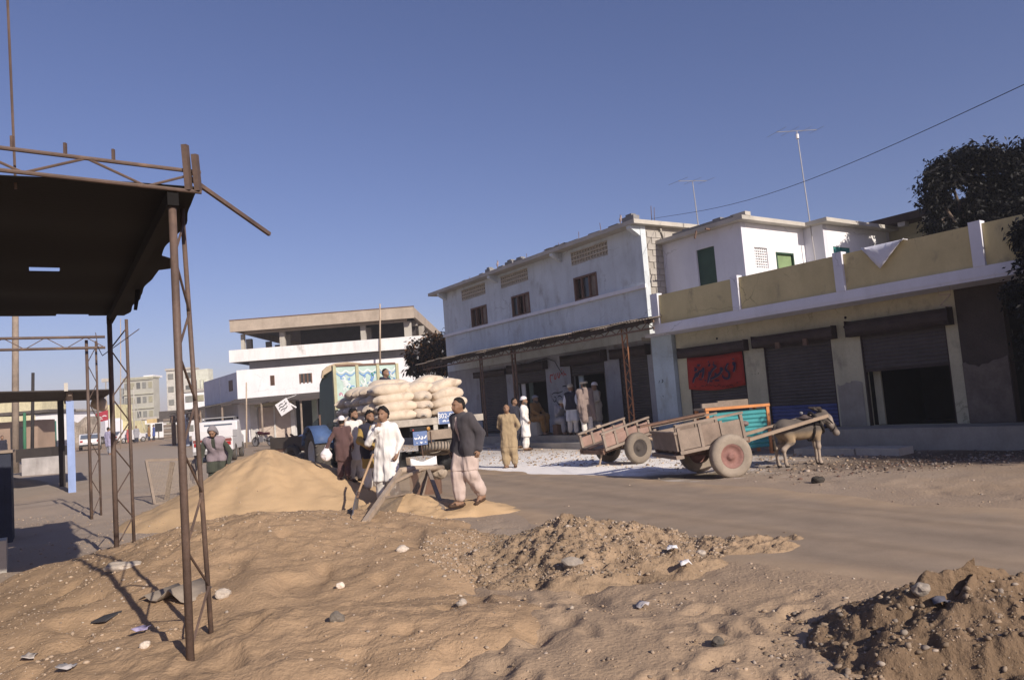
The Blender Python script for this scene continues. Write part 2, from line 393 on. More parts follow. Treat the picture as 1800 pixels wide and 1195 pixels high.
def ground_mat():
    mt = M('dusty_earth', (0.36, 0.262, 0.178), rough=0.95, v=0.15, s=0.55, fs=26, bump=0.55, bd=0.03, spec=0.08)
    n = mt.node_tree; Lk = n.links.new; N = lambda t: n.nodes.new('ShaderNode' + t)
    b = [x for x in n.nodes if x.type == 'BSDF_PRINCIPLED'][0]; base = b.inputs['Base Color'].links[0].from_socket
    geo = N('NewGeometry')
    def blob(c, rad, soft, ns, col, base, amt=1.0, ang=0.0, asp=1.0):
        mp = N('Mapping'); mp.vector_type = 'TEXTURE'; mp.inputs['Location'].default_value = (c[0], c[1], 0); mp.inputs['Rotation'].default_value = (0, 0, ang); mp.inputs['Scale'].default_value = (rad, rad * asp, 1000)
        Lk(geo.outputs['Position'], mp.inputs['Vector']); ln = N('VectorMath'); ln.operation = 'LENGTH'; Lk(mp.outputs[0], ln.inputs[0])
        no = N('TexNoise'); no.inputs['Scale'].default_value = ns; no.inputs['Detail'].default_value = 9; no.inputs['Roughness'].default_value = 0.68; Lk(geo.outputs['Position'], no.inputs['Vector'])
        ad = N('Math'); ad.operation = 'MULTIPLY_ADD'; Lk(no.outputs[0], ad.inputs[0]); ad.inputs[1].default_value = -1.5; ad.inputs[2].default_value = 0.75
        su = N('Math'); su.operation = 'ADD'; Lk(ln.outputs['Value'], su.inputs[0]); Lk(ad.outputs[0], su.inputs[1])
        rg = N('MapRange'); rg.inputs[1].default_value = 1 + soft; rg.inputs[2].default_value = 1 - soft; rg.inputs[3].default_value = 0; rg.inputs[4].default_value = amt; Lk(su.outputs[0], rg.inputs[0])
        mx = N('Mix'); mx.data_type = 'RGBA'; Lk(rg.outputs[0], mx.inputs[0]); Lk(base, mx.inputs[6]); mx.inputs[7].default_value = (*col, 1); return mx.outputs[2]
    # spilled lime before the shop, greyer street dirt beyond the road, a dark wet strip, darker brown patches at right, reddish trampled soil
    c = blob((1.6, 19.8), 9, 0.4, 0.5, (0.33, 0.262, 0.205), base, 0.85, -0.62, 1.9)
    c = blob((-14, 42), 26, 0.4, 0.2, (0.34, 0.285, 0.235), c, 0.9)
    c = blob((1.0, 19.6), 3.3, 0.32, 1.6, (0.84, 0.81, 0.78), c, 1.0, 0.58, 1.5)
    c = blob((-3.6, 27.0), 3.0, 0.4, 1.4, (0.66, 0.63, 0.60), c, 0.7, 0.58, 2.0)
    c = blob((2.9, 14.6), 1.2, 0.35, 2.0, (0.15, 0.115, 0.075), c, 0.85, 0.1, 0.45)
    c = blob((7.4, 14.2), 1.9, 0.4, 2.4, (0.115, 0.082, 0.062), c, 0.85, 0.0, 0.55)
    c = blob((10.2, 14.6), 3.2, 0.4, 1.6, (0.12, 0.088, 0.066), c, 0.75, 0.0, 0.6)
    c = blob((0.4, 4.2), 3.6, 0.4, 1.1, (0.375, 0.268, 0.175), c, 0.7)
    Lk(c, b.inputs['Base Color'])
    return mt
gz = terr(gx, gy); fr_ = np.random.default_rng(3)      # footprints trodden into the loose earth
nearm = np.where((np.hypot(gx, gy) < 14) & (gy > 2))[0]; nx_, ny_ = gx[nearm], gy[nearm]; dz_ = np.zeros(len(nearm))
for i_ in range(420):
    cy_ = 3.3 + 6.5 * fr_.random() ** 1.3; cx_ = cy_ * fr_.uniform(-.45, .72); a_ = fr_.uniform(0, math.pi); m_ = (np.abs(nx_ - cx_) < .3) & (np.abs(ny_ - cy_) < .3)
    if not m_.any(): continue
    u_ = (nx_[m_] - cx_) * math.cos(a_) + (ny_[m_] - cy_) * math.sin(a_); v_ = -(nx_[m_] - cx_) * math.sin(a_) + (ny_[m_] - cy_) * math.cos(a_); e_ = (u_ / .135) ** 2 + (v_ / .06) ** 2
    dz_[m_] += fr_.uniform(.5, 1.1) * (-.032 * np.exp(-e_ * 1.2) + .014 * np.exp(-(np.sqrt(e_) - 1.5) ** 2 * 4))
gz[nearm] += dz_ * (1 - sstep(RN0 - .3, RN0 + .5, roadn(nx_, ny_)))
ground = mesh('ground', np.stack([gx, gy, gz], 1), gf, ground_mat(), smooth=True, kind='structure')
# the worn road: a thin sheet with ragged, dust-covered edges that follows the ground
us = np.concatenate([np.linspace(-14, 40, 300), np.linspace(41, 190, 60)]); vs = np.linspace(0, 1, 46)
U, Vv = np.meshgrid(us, vs, indexing='ij'); wob0 = 0.35 * fbm(U * 0.35, U * 0 + 3.3, o=4, s=31); wob1 = 0.45 * fbm(U * 0.4, U * 0 + 9.1, o=4, s=37)
NN = (RN0 + wob0) * (1 - Vv) + (RN1 + wob1) * Vv
rx = RDd[0] * U + RDn[0] * NN; ry = RDd[1] * U + RDn[1] * NN
edge = np.minimum(Vv, 1 - Vv); rz = terr(rx, ry) + 0.012 * sstep(0, 0.06, edge) - 0.01 * (edge <= 0)
i, j = np.meshgrid(np.arange(len(us) - 1), np.arange(len(vs) - 1), indexing='ij'); q = (i * len(vs) + j).ravel()
rf = np.stack([q, q + 1, q + len(vs) + 1, q + len(vs)], 1)[:, ::-1]
dust = 1 - sstep(0.0, 0.22, edge + 0.10 * fbm(rx * 1.2, ry * 1.2, o=4, s=4)); tr = 0.5 + 0.5 * np.sin(NN * 5.2 + vn(U * .2, U * 0, s=8))
dust = np.clip(dust + 0.35 * np.clip(fbm(rx * 0.5, ry * 1.5, o=4, s=6), 0, 1) + 0.38 * (tr - .3), 0, 1)[..., None]
rc = (np.array([0.295, 0.228, 0.168]) * (1 - dust) + np.array([0.375, 0.275, 0.185]) * dust).reshape(-1, 3)
for tc_, tw_ in ((5.75, .13), (6.35, .10), (7.15, .13), (7.75, .12), (8.3, .10)):
    rc *= (1 - .20 * np.exp(-((NN - tc_ - .25 * vn(U * .12, U * 0 + tc_, s=19)) / tw_) ** 2) * (.55 + .45 * vn(U * .5, U * 0 + tc_, s=23))).reshape(-1, 1)
road = mesh('road', np.stack([rx.ravel(), ry.ravel(), rz.ravel()], 1), rf, vcol_mat('worn_road_surface', rough=0.93, v=0.12, fs=45, bump=0.35, bd=0.01), smooth=True, kind='structure', col=rc)

# ------------------------------------------------------------------ heaps of sand, gravel and earth
def heap(name, label, c, rx, ry, ang, h, mat, prof=1.15, rough=0.05, rs=2.0, fine=0.012, seed=1, ridge=0.0, nr=90, na=190, group=None, col=None, lean=(0, 0)):
    r_ = np.linspace(0, 1.12, nr) ** 0.9; a_ = np.linspace(0, 2 * math.pi, na); RR, AA = np.meshgrid(r_, a_, indexing='ij')
    wob = 1 + 0.14 * vn(np.cos(AA) * 1.7, np.sin(AA) * 1.7, s=seed) + 0.07 * vn(np.cos(AA) * 5, np.sin(AA) * 5, s=seed + 4)
    lx = RR * np.cos(AA) * rx * wob; ly = RR * np.sin(AA) * ry * wob
    k = 1 - RR / 1.0
    sk = 1 - sstep(0, 1, RR)
    lx = lx + lean[0] * sk; ly = ly + lean[1] * sk
    x = c[0] + lx * math.cos(ang) - ly * math.sin(ang); y = c[1] + lx * math.sin(ang) + ly * math.cos(ang)
    cone = np.clip(1 - np.sqrt(RR ** 2 + 0.0045), 0, 1) ** prof
    z = h * cone * (1 + ridge * vn(np.cos(AA) * 2.2, np.sin(AA) * 2.2, s=seed + 8))
    z = z + (rough * fbm(x * rs, y * rs, o=4, s=seed + 2) + fine * fbm(x * 11, y * 11, o=3, s=seed + 3)) * sstep(0, 0.15, k + 0.02)
    z = terr(x, y) + np.maximum(z, 0.0) * 1.0 - 0.10 * sstep(0.92, 1.1, RR)
    i, j = np.meshgrid(np.arange(nr - 1), np.arange(na - 1), indexing='ij'); q = (i * na + j).ravel(); F = np.stack([q, q + na, q + na + 1, q + 1], 1)
    L_ = (c[0], c[1], float(terr(np.array([c[0]]), np.array([c[1]]))[0]))
    o = mesh(name, np.stack([x.ravel(), y.ravel(), z.ravel()], 1), F, mat, None, True, None, L_)
    tag(o, label, 'heap', group)
    return o
sandm = M('builders_sand', (0.45, 0.315, 0.185), rough=0.95, v=0.09, s=1.6, fs=60, bump=0.45, bd=0.012, spec=0.06)
dirtm = M('stony_earth', (0.375, 0.258, 0.16), rough=0.95, v=0.16, s=2.2, fs=30, bump=0.6, bd=0.03, spec=0.06)
gravm = M('gravelly_earth', (0.33, 0.235, 0.152), rough=0.95, v=0.22, s=3.5, fs=22, bump=0.75, bd=0.035, spec=0.06)
darkm = M('dark_damp_earth', (0.20, 0.138, 0.088), rough=0.95, v=0.24, s=2.5, fs=26, bump=0.7, bd=0.035, spec=0.06)
HEAPS = []
HEAPS.append(heap('sand_heap', 'tall smooth heap of yellow sand behind the near iron post', (-4.75, 14.3), 2.75, 2.35, 0.1, 1.24, sandm, prof=1.05, rough=0.045, rs=1.1, fine=0.008, seed=11))
HEAPS.append(heap('sand_heap', 'low spread of sieved sand under the leaning wire sieve', (-1.65, 11.9), 1.75, 0.80, -0.12, 0.34, sandm, prof=0.95, rough=0.07, rs=1.5, fine=0.006, seed=23))
HEAPS.append(heap('earth_mound', 'broad stony mound sloping from the sand heap towards the near iron post', (-3.1, 8.9), 2.9, 3.6, 0.35, 0.62, dirtm, prof=0.85, rough=0.035, rs=1.0, fine=0.012, seed=31, nr=120, na=240))
HEAPS.append(heap('earth_mound', 'low bare earth mound in the middle foreground', (-1.75, 5.6), 1.9, 1.35, 0.25, 0.30, dirtm, prof=0.8, rough=0.025, rs=1.3, fine=0.010, seed=37))
HEAPS.append(heap('gravel_heap', 'brown gravel heap with dark streaks in the middle of the foreground', (0.50, 7.95), 1.45, 1.55, 0.15, 0.37, gravm, prof=1.12, rough=0.045, rs=3.2, fine=0.035, seed=43, nr=110, na=230, ridge=0.25))
HEAPS.append(heap('gravel_heap', 'small low gravel spill trailing right of the gravel heap', (1.95, 7.75), 0.95, 0.55, 0.3, 0.075, gravm, prof=0.95, rough=0.035, rs=3.2, fine=0.03, seed=47))
HEAPS.append(heap('earth_mound', 'dark clodded earth mound at the lower right corner', (2.58, 4.50), 1.10, 0.98, 0.3, 0.42, darkm, prof=1.0, rough=0.035, rs=2.6, fine=0.035, seed=53, nr=110, na=230, ridge=0.3))
HEAPS.append(heap('sand_heap', 'grey sand pile beside the white wall under the blue-posted shed', (-18.6, 27.0), 1.7, 1.3, 0.2, 0.55, M('grey_sand', (0.30, 0.25, 0.19), v=0.12, fs=40, bump=0.4, spec=0.06), rough=0.06, seed=59, nr=50, na=90))

# ------------------------------------------------------------------ loose stones: thousands of pebbles as one mass, the larger ones singly
ICO = None
def ico():
    global ICO
    if ICO is None:
        t = (1 + 5 ** .5) / 2
        v = np.array([(-1, t, 0), (1, t, 0), (-1, -t, 0), (1, -t, 0), (0, -1, t), (0, 1, t), (0, -1, -t), (0, 1, -t), (t, 0, -1), (t, 0, 1), (-t, 0, -1), (-t, 0, 1)], float) / math.hypot(1, t)
        f = np.array([(0, 11, 5), (0, 5, 1), (0, 1, 7), (0, 7, 10), (0, 10, 11), (1, 5, 9), (5, 11, 4), (11, 10, 2), (10, 7, 6), (7, 1, 8), (3, 9, 4), (3, 4, 2), (3, 2, 6), (3, 6, 8), (3, 8, 9), (4, 9, 5), (2, 4, 11), (6, 2, 10), (8, 6, 7), (9, 8, 1)])
        ICO = (v, f)
    return ICO
def surf_z(x, y):
    return None
def pebbles(name, label, cat, xy, z, size, cols, mat, parent=None):
    v, f = ico(); n = len(xy)
    sc = size[:, None] * rng.uniform(0.55, 1.25, (n, 3)) * np.array([1, 1, 0.7]); a = rng.uniform(0, 6.28, n); ca, sa = np.cos(a), np.sin(a)
    p = v[None] * (1 + 0.32 * rng.uniform(-1, 1, (n, 12)))[:, :, None] * sc[:, None, :]
    X = p[..., 0] * ca[:, None] - p[..., 1] * sa[:, None] + xy[:, 0:1]; Y = p[..., 0] * sa[:, None] + p[..., 1] * ca[:, None] + xy[:, 1:2]; Z = p[..., 2] + (z + size * 0.12)[:, None]
    V = np.stack([X, Y, Z], 2).reshape(-1, 3); F = (f[None] + 12 * np.arange(n)[:, None, None]).reshape(-1, 3)
    o = mesh(name, V, F, mat, parent, False, 'stuff', col=np.repeat(cols, 12, 0))
    if label: tag(o, label, cat)
    return o
from mathutils.bvhtree import BVHTree
def bvh_of(objs):
    V = []; F = []
    for o in objs:
        me = o.data; k = len(V); L_ = o.location
        a = np.empty(len(me.vertices) * 3, np.float32); me.vertices.foreach_get('co', a); V.append(a.reshape(-1, 3) + np.array(L_))
        f = np.empty(len(me.polygons) * 4, np.int32); me.loops.foreach_get('vertex_index', f); F.append(f.reshape(-1, 4) + sum(len(v) for v in V[:-1]))
    return BVHTree.FromPolygons(np.concatenate(V).tolist(), np.concatenate(F).tolist())
HB = bvh_of(HEAPS)
def top_z(x, y):                            # height of heaps or ground at a point
    h = HB.ray_cast(Vector((float(x), float(y), 20)), Vector((0, 0, -1)))
    t = float(terr(np.array([x]), np.array([y]))[0])
    return max(h[0].z, t) if h[0] is not None else t
def top_zs(xy):
    t = terr(xy[:, 0], xy[:, 1]); dn = Vector((0, 0, -1))
    for i_, (a, b) in enumerate(xy):
        h = HB.ray_cast(Vector((float(a), float(b), 20)), dn)
        if h[0] is not None and h[0].z > t[i_]: t[i_] = h[0].z
    return t
def sight(px, py):                          # first heap or ground surface met along a sight line
    d_ = ray(px, py); t_ = np.linspace(2.5, 60, 1500); p_ = np.array([0, 0, EYE]) + d_[None] * (t_ / d_[1])[:, None]
    k = np.argmax(p_[:, 2] <= terr(p_[:, 0], p_[:, 1])); q = p_[k]
    h = HB.ray_cast(Vector((0, 0, EYE)), Vector(d_))
    if h[0] is not None and h[0].y < q[1]: q = np.array(h[0])
    return q
pebm = vcol_mat('mixed_pebbles', rough=0.9, v=0.1, fs=30, bump=0.3, bd=0.005)
STONE = np.array([(0.34, 0.25, 0.17), (0.42, 0.32, 0.23), (0.29, 0.215, 0.15), (0.39, 0.32, 0.26), (0.43, 0.36, 0.29), (0.23, 0.175, 0.13)])
def stone_cols(n, dark=1.0): return STONE[rng.choice(6, n, p=[.3, .27, .18, .13, .05, .07])] * rng.uniform(0.85, 1.12, (n, 1)) * dark
# over the foreground, thinning with distance
n = 30000; yy = 3.4 + 13 * rng.random(n) ** 1.7; xx = yy * rng.uniform(-0.72, 0.78, n); nn = roadn(xx, yy)
keep = (nn < RN0 + 0.3 * rng.standard_normal(n)) | (rng.random(n) < 0.12); keep &= fbm(xx * .5, yy * .5, o=2, s=77) + rng.uniform(-.6, .6, n) > -0.15
keep &= ~(((xx + 4.75) ** 2 + (yy - 14.3) ** 2 < 5.0) & (rng.random(n) < 0.9))
xy = np.stack([xx, yy], 1)[keep]; sz = 0.0025 + 0.017 * rng.random(len(xy)) ** 6 + 0.0007 * xy[:, 1] * rng.random(len(xy))
pebbles('pebbles', 'small tan pebbles strewn over the earth of the foreground', 'pebbles', xy, top_zs(xy), sz, stone_cols(len(xy)), pebm)
# gravel heap skin
n = 9000; r_ = np.sqrt(rng.random(n)) * 1.05; a_ = rng.uniform(0, 6.28, n); xy = np.stack([0.50 + r_ * 1.55 * np.cos(a_), 8.05 + r_ * 1.3 * np.sin(a_)], 1)
sz = 0.005 + 0.020 * rng.random(n) ** 5
dk = np.where(fbm(xy[:, 0] * 3.2 + xy[:, 1] * 1.4, xy[:, 1] * 0.5, o=3, s=5) > 0.1, 0.62, 1.0)[:, None]
pebbles('gravel', 'coarse brown gravel covering the foreground gravel heap', 'gravel', xy, top_zs(xy), sz, stone_cols(n) * dk, pebm)
# clods on the dark mound
n = 2600; r_ = np.sqrt(rng.random(n)) * 1.1; a_ = rng.uniform(0, 6.28, n); xy = np.stack([2.58 + r_ * 1.15 * np.cos(a_), 4.5 + r_ * 1.02 * np.sin(a_)], 1)
sz = 0.004 + 0.024 * rng.random(n) ** 5
pebbles('earth_clods', 'dark crumbled earth clods over the lower right mound', 'clods', xy, top_zs(xy), sz, stone_cols(n, 0.62), pebm)
# rubble and rubbish strip between the road and the right-hand shops
n = 2400; xx = rng.normal(7.6, 1.5, n); yy = 13.7 + rng.normal(0, 0.5, n) + 0.05 * (xx - 7.6); sel = rng.random(n) < 0.3
xx[sel] = rng.uniform(4.5, 11.5, sel.sum()); yy[sel] = rng.uniform(12.6, 16.2, sel.sum())
xy = np.stack([xx, yy], 1); sz = 0.008 + 0.035 * rng.random(n) ** 5
pal = np.array([(0.10, 0.072, 0.055), (0.17, 0.10, 0.075), (0.27, 0.215, 0.17), (0.31, 0.26, 0.22), (0.14, 0.12, 0.11), (0.20, 0.14, 0.10)]); cc = pal[rng.choice(6, n, p=[.25, .12, .25, .1, .14, .14])] * rng.uniform(.8, 1.2, (n, 1))
pebbles('rubble', 'strip of dark rubble and rubbish along the far edge of the road', 'rubble', xy, top_zs(xy), sz, cc, pebm)
# grit on the lime patch and along the shop fronts
n = 2600; uu = rng.uniform(8, 30, n); n_ = rng.uniform(11.5, 15.2, n); xy = np.stack([FR.d[0] * uu + FR.n[0] * n_, FR.d[1] * uu + FR.n[1] * n_], 1); sz = 0.012 + 0.04 * rng.random(n) ** 3.5
pebbles('grit', 'pale grit and chips on the ground before the shop platform', 'grit', xy, top_zs(xy), sz, stone_cols(n) * rng.uniform(0.7, 1.3, (n, 1)), pebm)
def rock(name, label, c, size, col, seed, group=None, flat=0.7, sub=2):
    import bmesh
    bm = bmesh.new(); bmesh.ops.create_icosphere(bm, subdivisions=sub + 1, radius=1.0)
    P_ = np.array([v.co for v in bm.verts]); d = 1 + 0.30 * vn(P_[:, 0] * 1.3 + seed, P_[:, 1] * 1.3, P_[:, 2] * 1.3, s=seed) + 0.10 * fbm(P_[:, 0] * 3, P_[:, 1] * 3 + seed, P_[:, 2] * 3, o=2, s=seed + 1)
    P_ = P_ * d[:, None] * np.array(size); F = [tuple(v.index for v in f.verts) for f in bm.faces]; bm.free()
    z = top_z(c[0], c[1]); base = np.array([c[0], c[1], z])
    o = mesh(name, P_ + base + np.array([0, 0, size[2] * 0.45]), F, M('stone_%02d' % int(col * 100), (col, col * 0.86, col * 0.72), v=0.15, s=6, fs=40, bump=0.5), None, False, None, base)
    return tag(o, label, 'stone', group)
for px, py, s_, cl, lab in [(218, 998, (0.16, 0.10, 0.05), 0.42, 'flat pale stone at the foot of the second iron post'),
                            (392, 1047, (0.065, 0.05, 0.045), 0.46, 'whitish rock lying right of the near iron post'),
                            (1232, 975, (0.05, 0.04, 0.035), 0.45, 'pale stone on the low gravel spill'),
                            (592, 1091, (0.05, 0.04, 0.045), 0.16, 'small dark stone in the middle of the earth mound'),
                            (256, 1136, (0.035, 0.03, 0.03), 0.6, 'small orange-white chip between scraps at lower left'),
                            (598, 1033, (0.035, 0.03, 0.035), 0.72, 'small bright white stone on the earth mound'),
                            (1005, 995, (0.10, 0.06, 0.05), 0.30, 'grey slab stone half way down the gravel heap'),
                            (1440, 848, (0.10, 0.08, 0.07), 0.05, 'black lump at the road end of the rubble strip'),
                            (1262, 1136, (0.045, 0.035, 0.03), 0.10, 'dark clod on the bare earth left of the dark mound'),
                            (1620, 1040, (0.05, 0.04, 0.04), 0.30, 'pale cobble on the left slope of the dark mound'),
                            (708, 968, (0.06, 0.05, 0.04), 0.55, 'pale stone between sieve sand and earth mound'),
                            (812, 1062, (0.04, 0.03, 0.03), 0.42, 'light pebble on the right flank of the earth mound'),
                            (1356, 765, (0.20, 0.14, 0.13), 0.34, 'boulder under the teal counter beside its orange leg'),
                            (545, 792, (0.30, 0.25, 0.18), 0.36, 'boulder lying by the small tyre of the junk cart')]:
    q = sight(px, py)
    rock('stone', lab, q, s_, cl, int(px) % 97)
# ================================================================== buildings
def at_u(fr, px, py, u):                     # n, z where a sight line meets the cross wall at u
    d = ray(px, py); o = np.array([0, 0, EYE]) - fr.o; t = (u - o @ fr.d) / (d @ fr.d); q = o + d * t
    return q @ fr.n, q[2]
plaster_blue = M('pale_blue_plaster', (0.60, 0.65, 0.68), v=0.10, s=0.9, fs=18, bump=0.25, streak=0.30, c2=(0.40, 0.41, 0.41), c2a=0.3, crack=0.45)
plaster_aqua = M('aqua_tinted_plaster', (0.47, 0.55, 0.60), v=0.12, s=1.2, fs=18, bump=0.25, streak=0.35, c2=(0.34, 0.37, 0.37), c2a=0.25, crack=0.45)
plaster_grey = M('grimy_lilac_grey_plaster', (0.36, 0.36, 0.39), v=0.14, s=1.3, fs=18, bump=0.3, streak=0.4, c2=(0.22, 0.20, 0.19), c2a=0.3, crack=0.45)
plaster_white = M('whitewash', (0.78, 0.77, 0.78), v=0.05, s=0.8, fs=16, bump=0.2, streak=0.12, crack=0.45)
plaster_lilac = M('lilac_whitewash', (0.66, 0.66, 0.72), v=0.06, s=0.9, fs=18, bump=0.2, streak=0.15, crack=0.45)
plaster_yel = M('yellow_panel_plaster', (0.56, 0.47, 0.25), v=0.10, s=1.3, fs=22, bump=0.3, streak=0.15, c2=(0.36, 0.30, 0.18), c2a=0.05, crack=0.45)
plaster_cream = M('cream_plaster', (0.52, 0.48, 0.34), v=0.14, s=1.1, fs=20, bump=0.3, streak=0.30, c2=(0.30, 0.27, 0.21), c2a=0.2, crack=0.45)
concrete = M('raw_concrete', (0.36, 0.33, 0.29), v=0.18, s=1.6, fs=24, bump=0.45, bd=0.015, streak=0.25)
concrete_lt = M('pale_concrete', (0.46, 0.43, 0.38), v=0.15, s=1.6, fs=24, bump=0.4, streak=0.15)
blockm = M('cement_block', (0.40, 0.37, 0.33), v=0.16, s=4, fs=30, bump=0.6, bd=0.012)
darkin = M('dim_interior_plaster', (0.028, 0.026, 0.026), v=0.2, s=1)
woodbr = M('brown_window_wood', (0.17, 0.10, 0.07), v=0.2, s=6, fs=30, rough=0.7, streak=0.2)
woodgr = M('weathered_grey_wood', (0.27, 0.215, 0.17), v=0.22, s=3, fs=25, bump=0.5, streak=0.3)
woodtan = M('bleached_tan_wood', (0.44, 0.345, 0.26), v=0.2, s=3, fs=25, bump=0.5, streak=0.25)
glass = M('dusty_window_glass', (0.05, 0.055, 0.06), rough=0.25, v=0.1, bump=0.0, spec=0.5)
rust = M('rusty_iron', (0.17, 0.105, 0.075), rough=0.75, v=0.3, s=4, fs=30, bump=0.3, c2=(0.09, 0.055, 0.04), c2a=0.4, spec=0.3)
rust_or = M('orange_rust_primer', (0.36, 0.17, 0.085), rough=0.8, v=0.25, s=5, fs=30, bump=0.3)
shutm = M('dark_rolling_shutter_steel', (0.085, 0.070, 0.068), rough=0.6, v=0.22, s=1.5, fs=25, bump=0.15, streak=0.3, spec=0.35)
drumm = M('dark_shutter_drum', (0.06, 0.042, 0.038), rough=0.7, v=0.25, s=3)
shutblue = M('blue_painted_shutter_slats', (0.075, 0.095, 0.24), rough=0.55, v=0.15, s=3, streak=0.2)
greenp = M('dark_green_paint', (0.035, 0.075, 0.05), rough=0.5, v=0.2, s=3, fs=20)
tealp = M('teal_shutter_paint', (0.05, 0.22, 0.21), rough=0.5, v=0.15, s=3)
tin = M('weathered_corrugated_tin', (0.27, 0.225, 0.18), rough=0.6, v=0.22, s=1.8, fs=25, metal=0.0, bump=0.2, c2=(0.22, 0.14, 0.09), c2a=0.35, spec=0.4)
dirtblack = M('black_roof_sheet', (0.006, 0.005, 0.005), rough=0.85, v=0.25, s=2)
ink_red = M('red_brush_paint', (0.42, 0.05, 0.04), v=0.1); ink_blk = M('black_brush_paint', (0.02, 0.02, 0.025), v=0.1); ink_wht = M('white_brush_paint', (0.75, 0.75, 0.75), v=0.05); ink_navy = M('navy_brush_paint', (0.025, 0.02, 0.05), v=0.1)

# ---- pavement platform along the shop fronts (setting)
def struct(b, name, mat, loc=(0, 0, 0)): return b.build(name, mat, None, False, 'structure', loc)
pl = MB(); pl.fb(FL, 16.6, 33.0, 15.25, 16.99, -0.3, 0.44); struct(pl, 'pavement_platform', concrete, FL.P(24, 16, 0))
st = MB(); st.fb(FL, 18.0, 24.2, 14.85, 15.245, -0.3, 0.23); struct(st, 'pavement_step', concrete_lt, FL.P(21, 15, 0))
p2_ = MB(); p2_.fb(FR, 10.6, 16.5, 15.95, 16.99, -0.3, 0.40); p2_.fb(FR, -6.0, 10.597, 16.0, 16.99, -0.3, 0.46); struct(p2_, 'pavement_platform', concrete, FR.P(8, 16, 0))
cb = MB()
for a_, b_, z_ in ((10.4, 9.0, 0.13), (8.97, 8.05, 0.14)): cb.fb(FR, b_, a_, 14.85 + (10.4 - a_) * .03, 15.45, -0.3, z_)
struct(cb, 'kerb_slab', concrete_lt, FR.P(9, 15, 0))

# ---- two-storey pale blue shop house
B1 = thing('shop_house', 'long two-storey pale blue shop house with lattice vents under its flat roof', 'building', FL.P(24.5, 17, 0))
U0, U1 = 17.72, 31.45
wins = []; vents = []
for tl, br in (((827.3, 537.3), (857.5, 567.4)), ((898.7, 517.7), (932.8, 547.8)), ((1008, 484.6), (1051.7, 517))):
    a_, z1_ = FL.at(*tl, 17); b_, z0_ = FL.at(*br, 17); wins.append((b_, a_, 4.98 + 0.14, 5.98))
for tl, br in (((810, 502.6), (853, 508.7)), ((878.6, 480), (928, 484)), ((1002, 436), (1068, 435.8))):
    a_, z1_ = FL.at(*tl, 17); b_, z0_ = FL.at(*br, 17); vents.append((b_, a_, 6.46, 6.92))
wall(FL, U0, U1, 3.35, 7.05, 17.0, 17.22, [(a, b, c, d) for a, b, c, d in wins + vents]).build('wall', plaster_blue, B1)
bays = [(26.42, 28.6), (23.6, 25.78), (20.1, 22.05), (17.95, 19.32)]
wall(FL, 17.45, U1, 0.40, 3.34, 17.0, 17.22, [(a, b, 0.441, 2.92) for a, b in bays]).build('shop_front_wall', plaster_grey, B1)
k = MB(); k.fb(FL, U1 - 0.22, U1, 17.223, 22, 0.2, 7.05); k.fb(FL, U0, U1 - .223, 21.8, 22, 0.2, 7.05); k.build('rear_wall', plaster_blue, B1)
k = MB(); k.fb(FL, U0 - 0.08, U1 + 0.02, 16.91, 16.997, 5.0, 5.12); k.build('ledge', plaster_white, B1)
k = MB(); k.fb(FL, U0 - 0.22, U1 + 0.62, 16.55, 22.1, 7.053, 7.19); k.build('roof_slab', concrete_lt, B1)
for u in (U0 + 0.12, 22.1, 26.6, U1 - 0.3):
    k = MB(); k.ext([FL.P(u - .1, 16.997, 7.05), FL.P(u - .1, 16.60, 7.05), FL.P(u - .1, 16.60, 6.95), FL.P(u - .1, 16.997, 6.72)], FL.d * 0.2); k.build('bracket', plaster_blue, B1)
# bare block side wall by the corner, each block proud of recessed mortar
k = MB(); k.fb(FL, U0 + 0.02, U0 + 0.2, 17.223, 21.79, 3.35, 7.05); k.build('side_wall', concrete, B1)
bl = MB().fb(FL, U0 - 0.012, U0 + 0.019, -0.19, 0.19, -0.095, 0.095)
bme = None
for r_i in range(17):
    z = 3.5 + r_i * 0.205
    for c_i in range(5):
        n_ = 17.46 + c_i * 0.40 + (0.2 if r_i % 2 else 0)
        if n_ > 19.2: continue
        c = FL.P(0, n_, z)
        if bme is None:
            o = mesh('cement_block', np.array(bl.V) + c, bl.F, blockm, B1, loc=None); bme = o.data
            o.data.transform(Matrix.Translation([float(x) for x in (origin(B1) - c)])); o.location = [float(x) for x in (c - origin(B1))]
        else:
            o = bpy.data.objects.new('cement_block', bme); COL.objects.link(o); o.parent = B1; o.location = [float(x) for x in (c - origin(B1) + FL.d * random.uniform(-.006, .006))]
k = MB(); k.tube([FL.P(U0 - .06, 17.85, 7.0), FL.P(U0 - .06, 17.95, 6.7), FL.P(U0 - .06, 18.0, 3.6)], 0.035); k.build('drain_pipe', concrete, B1, True)
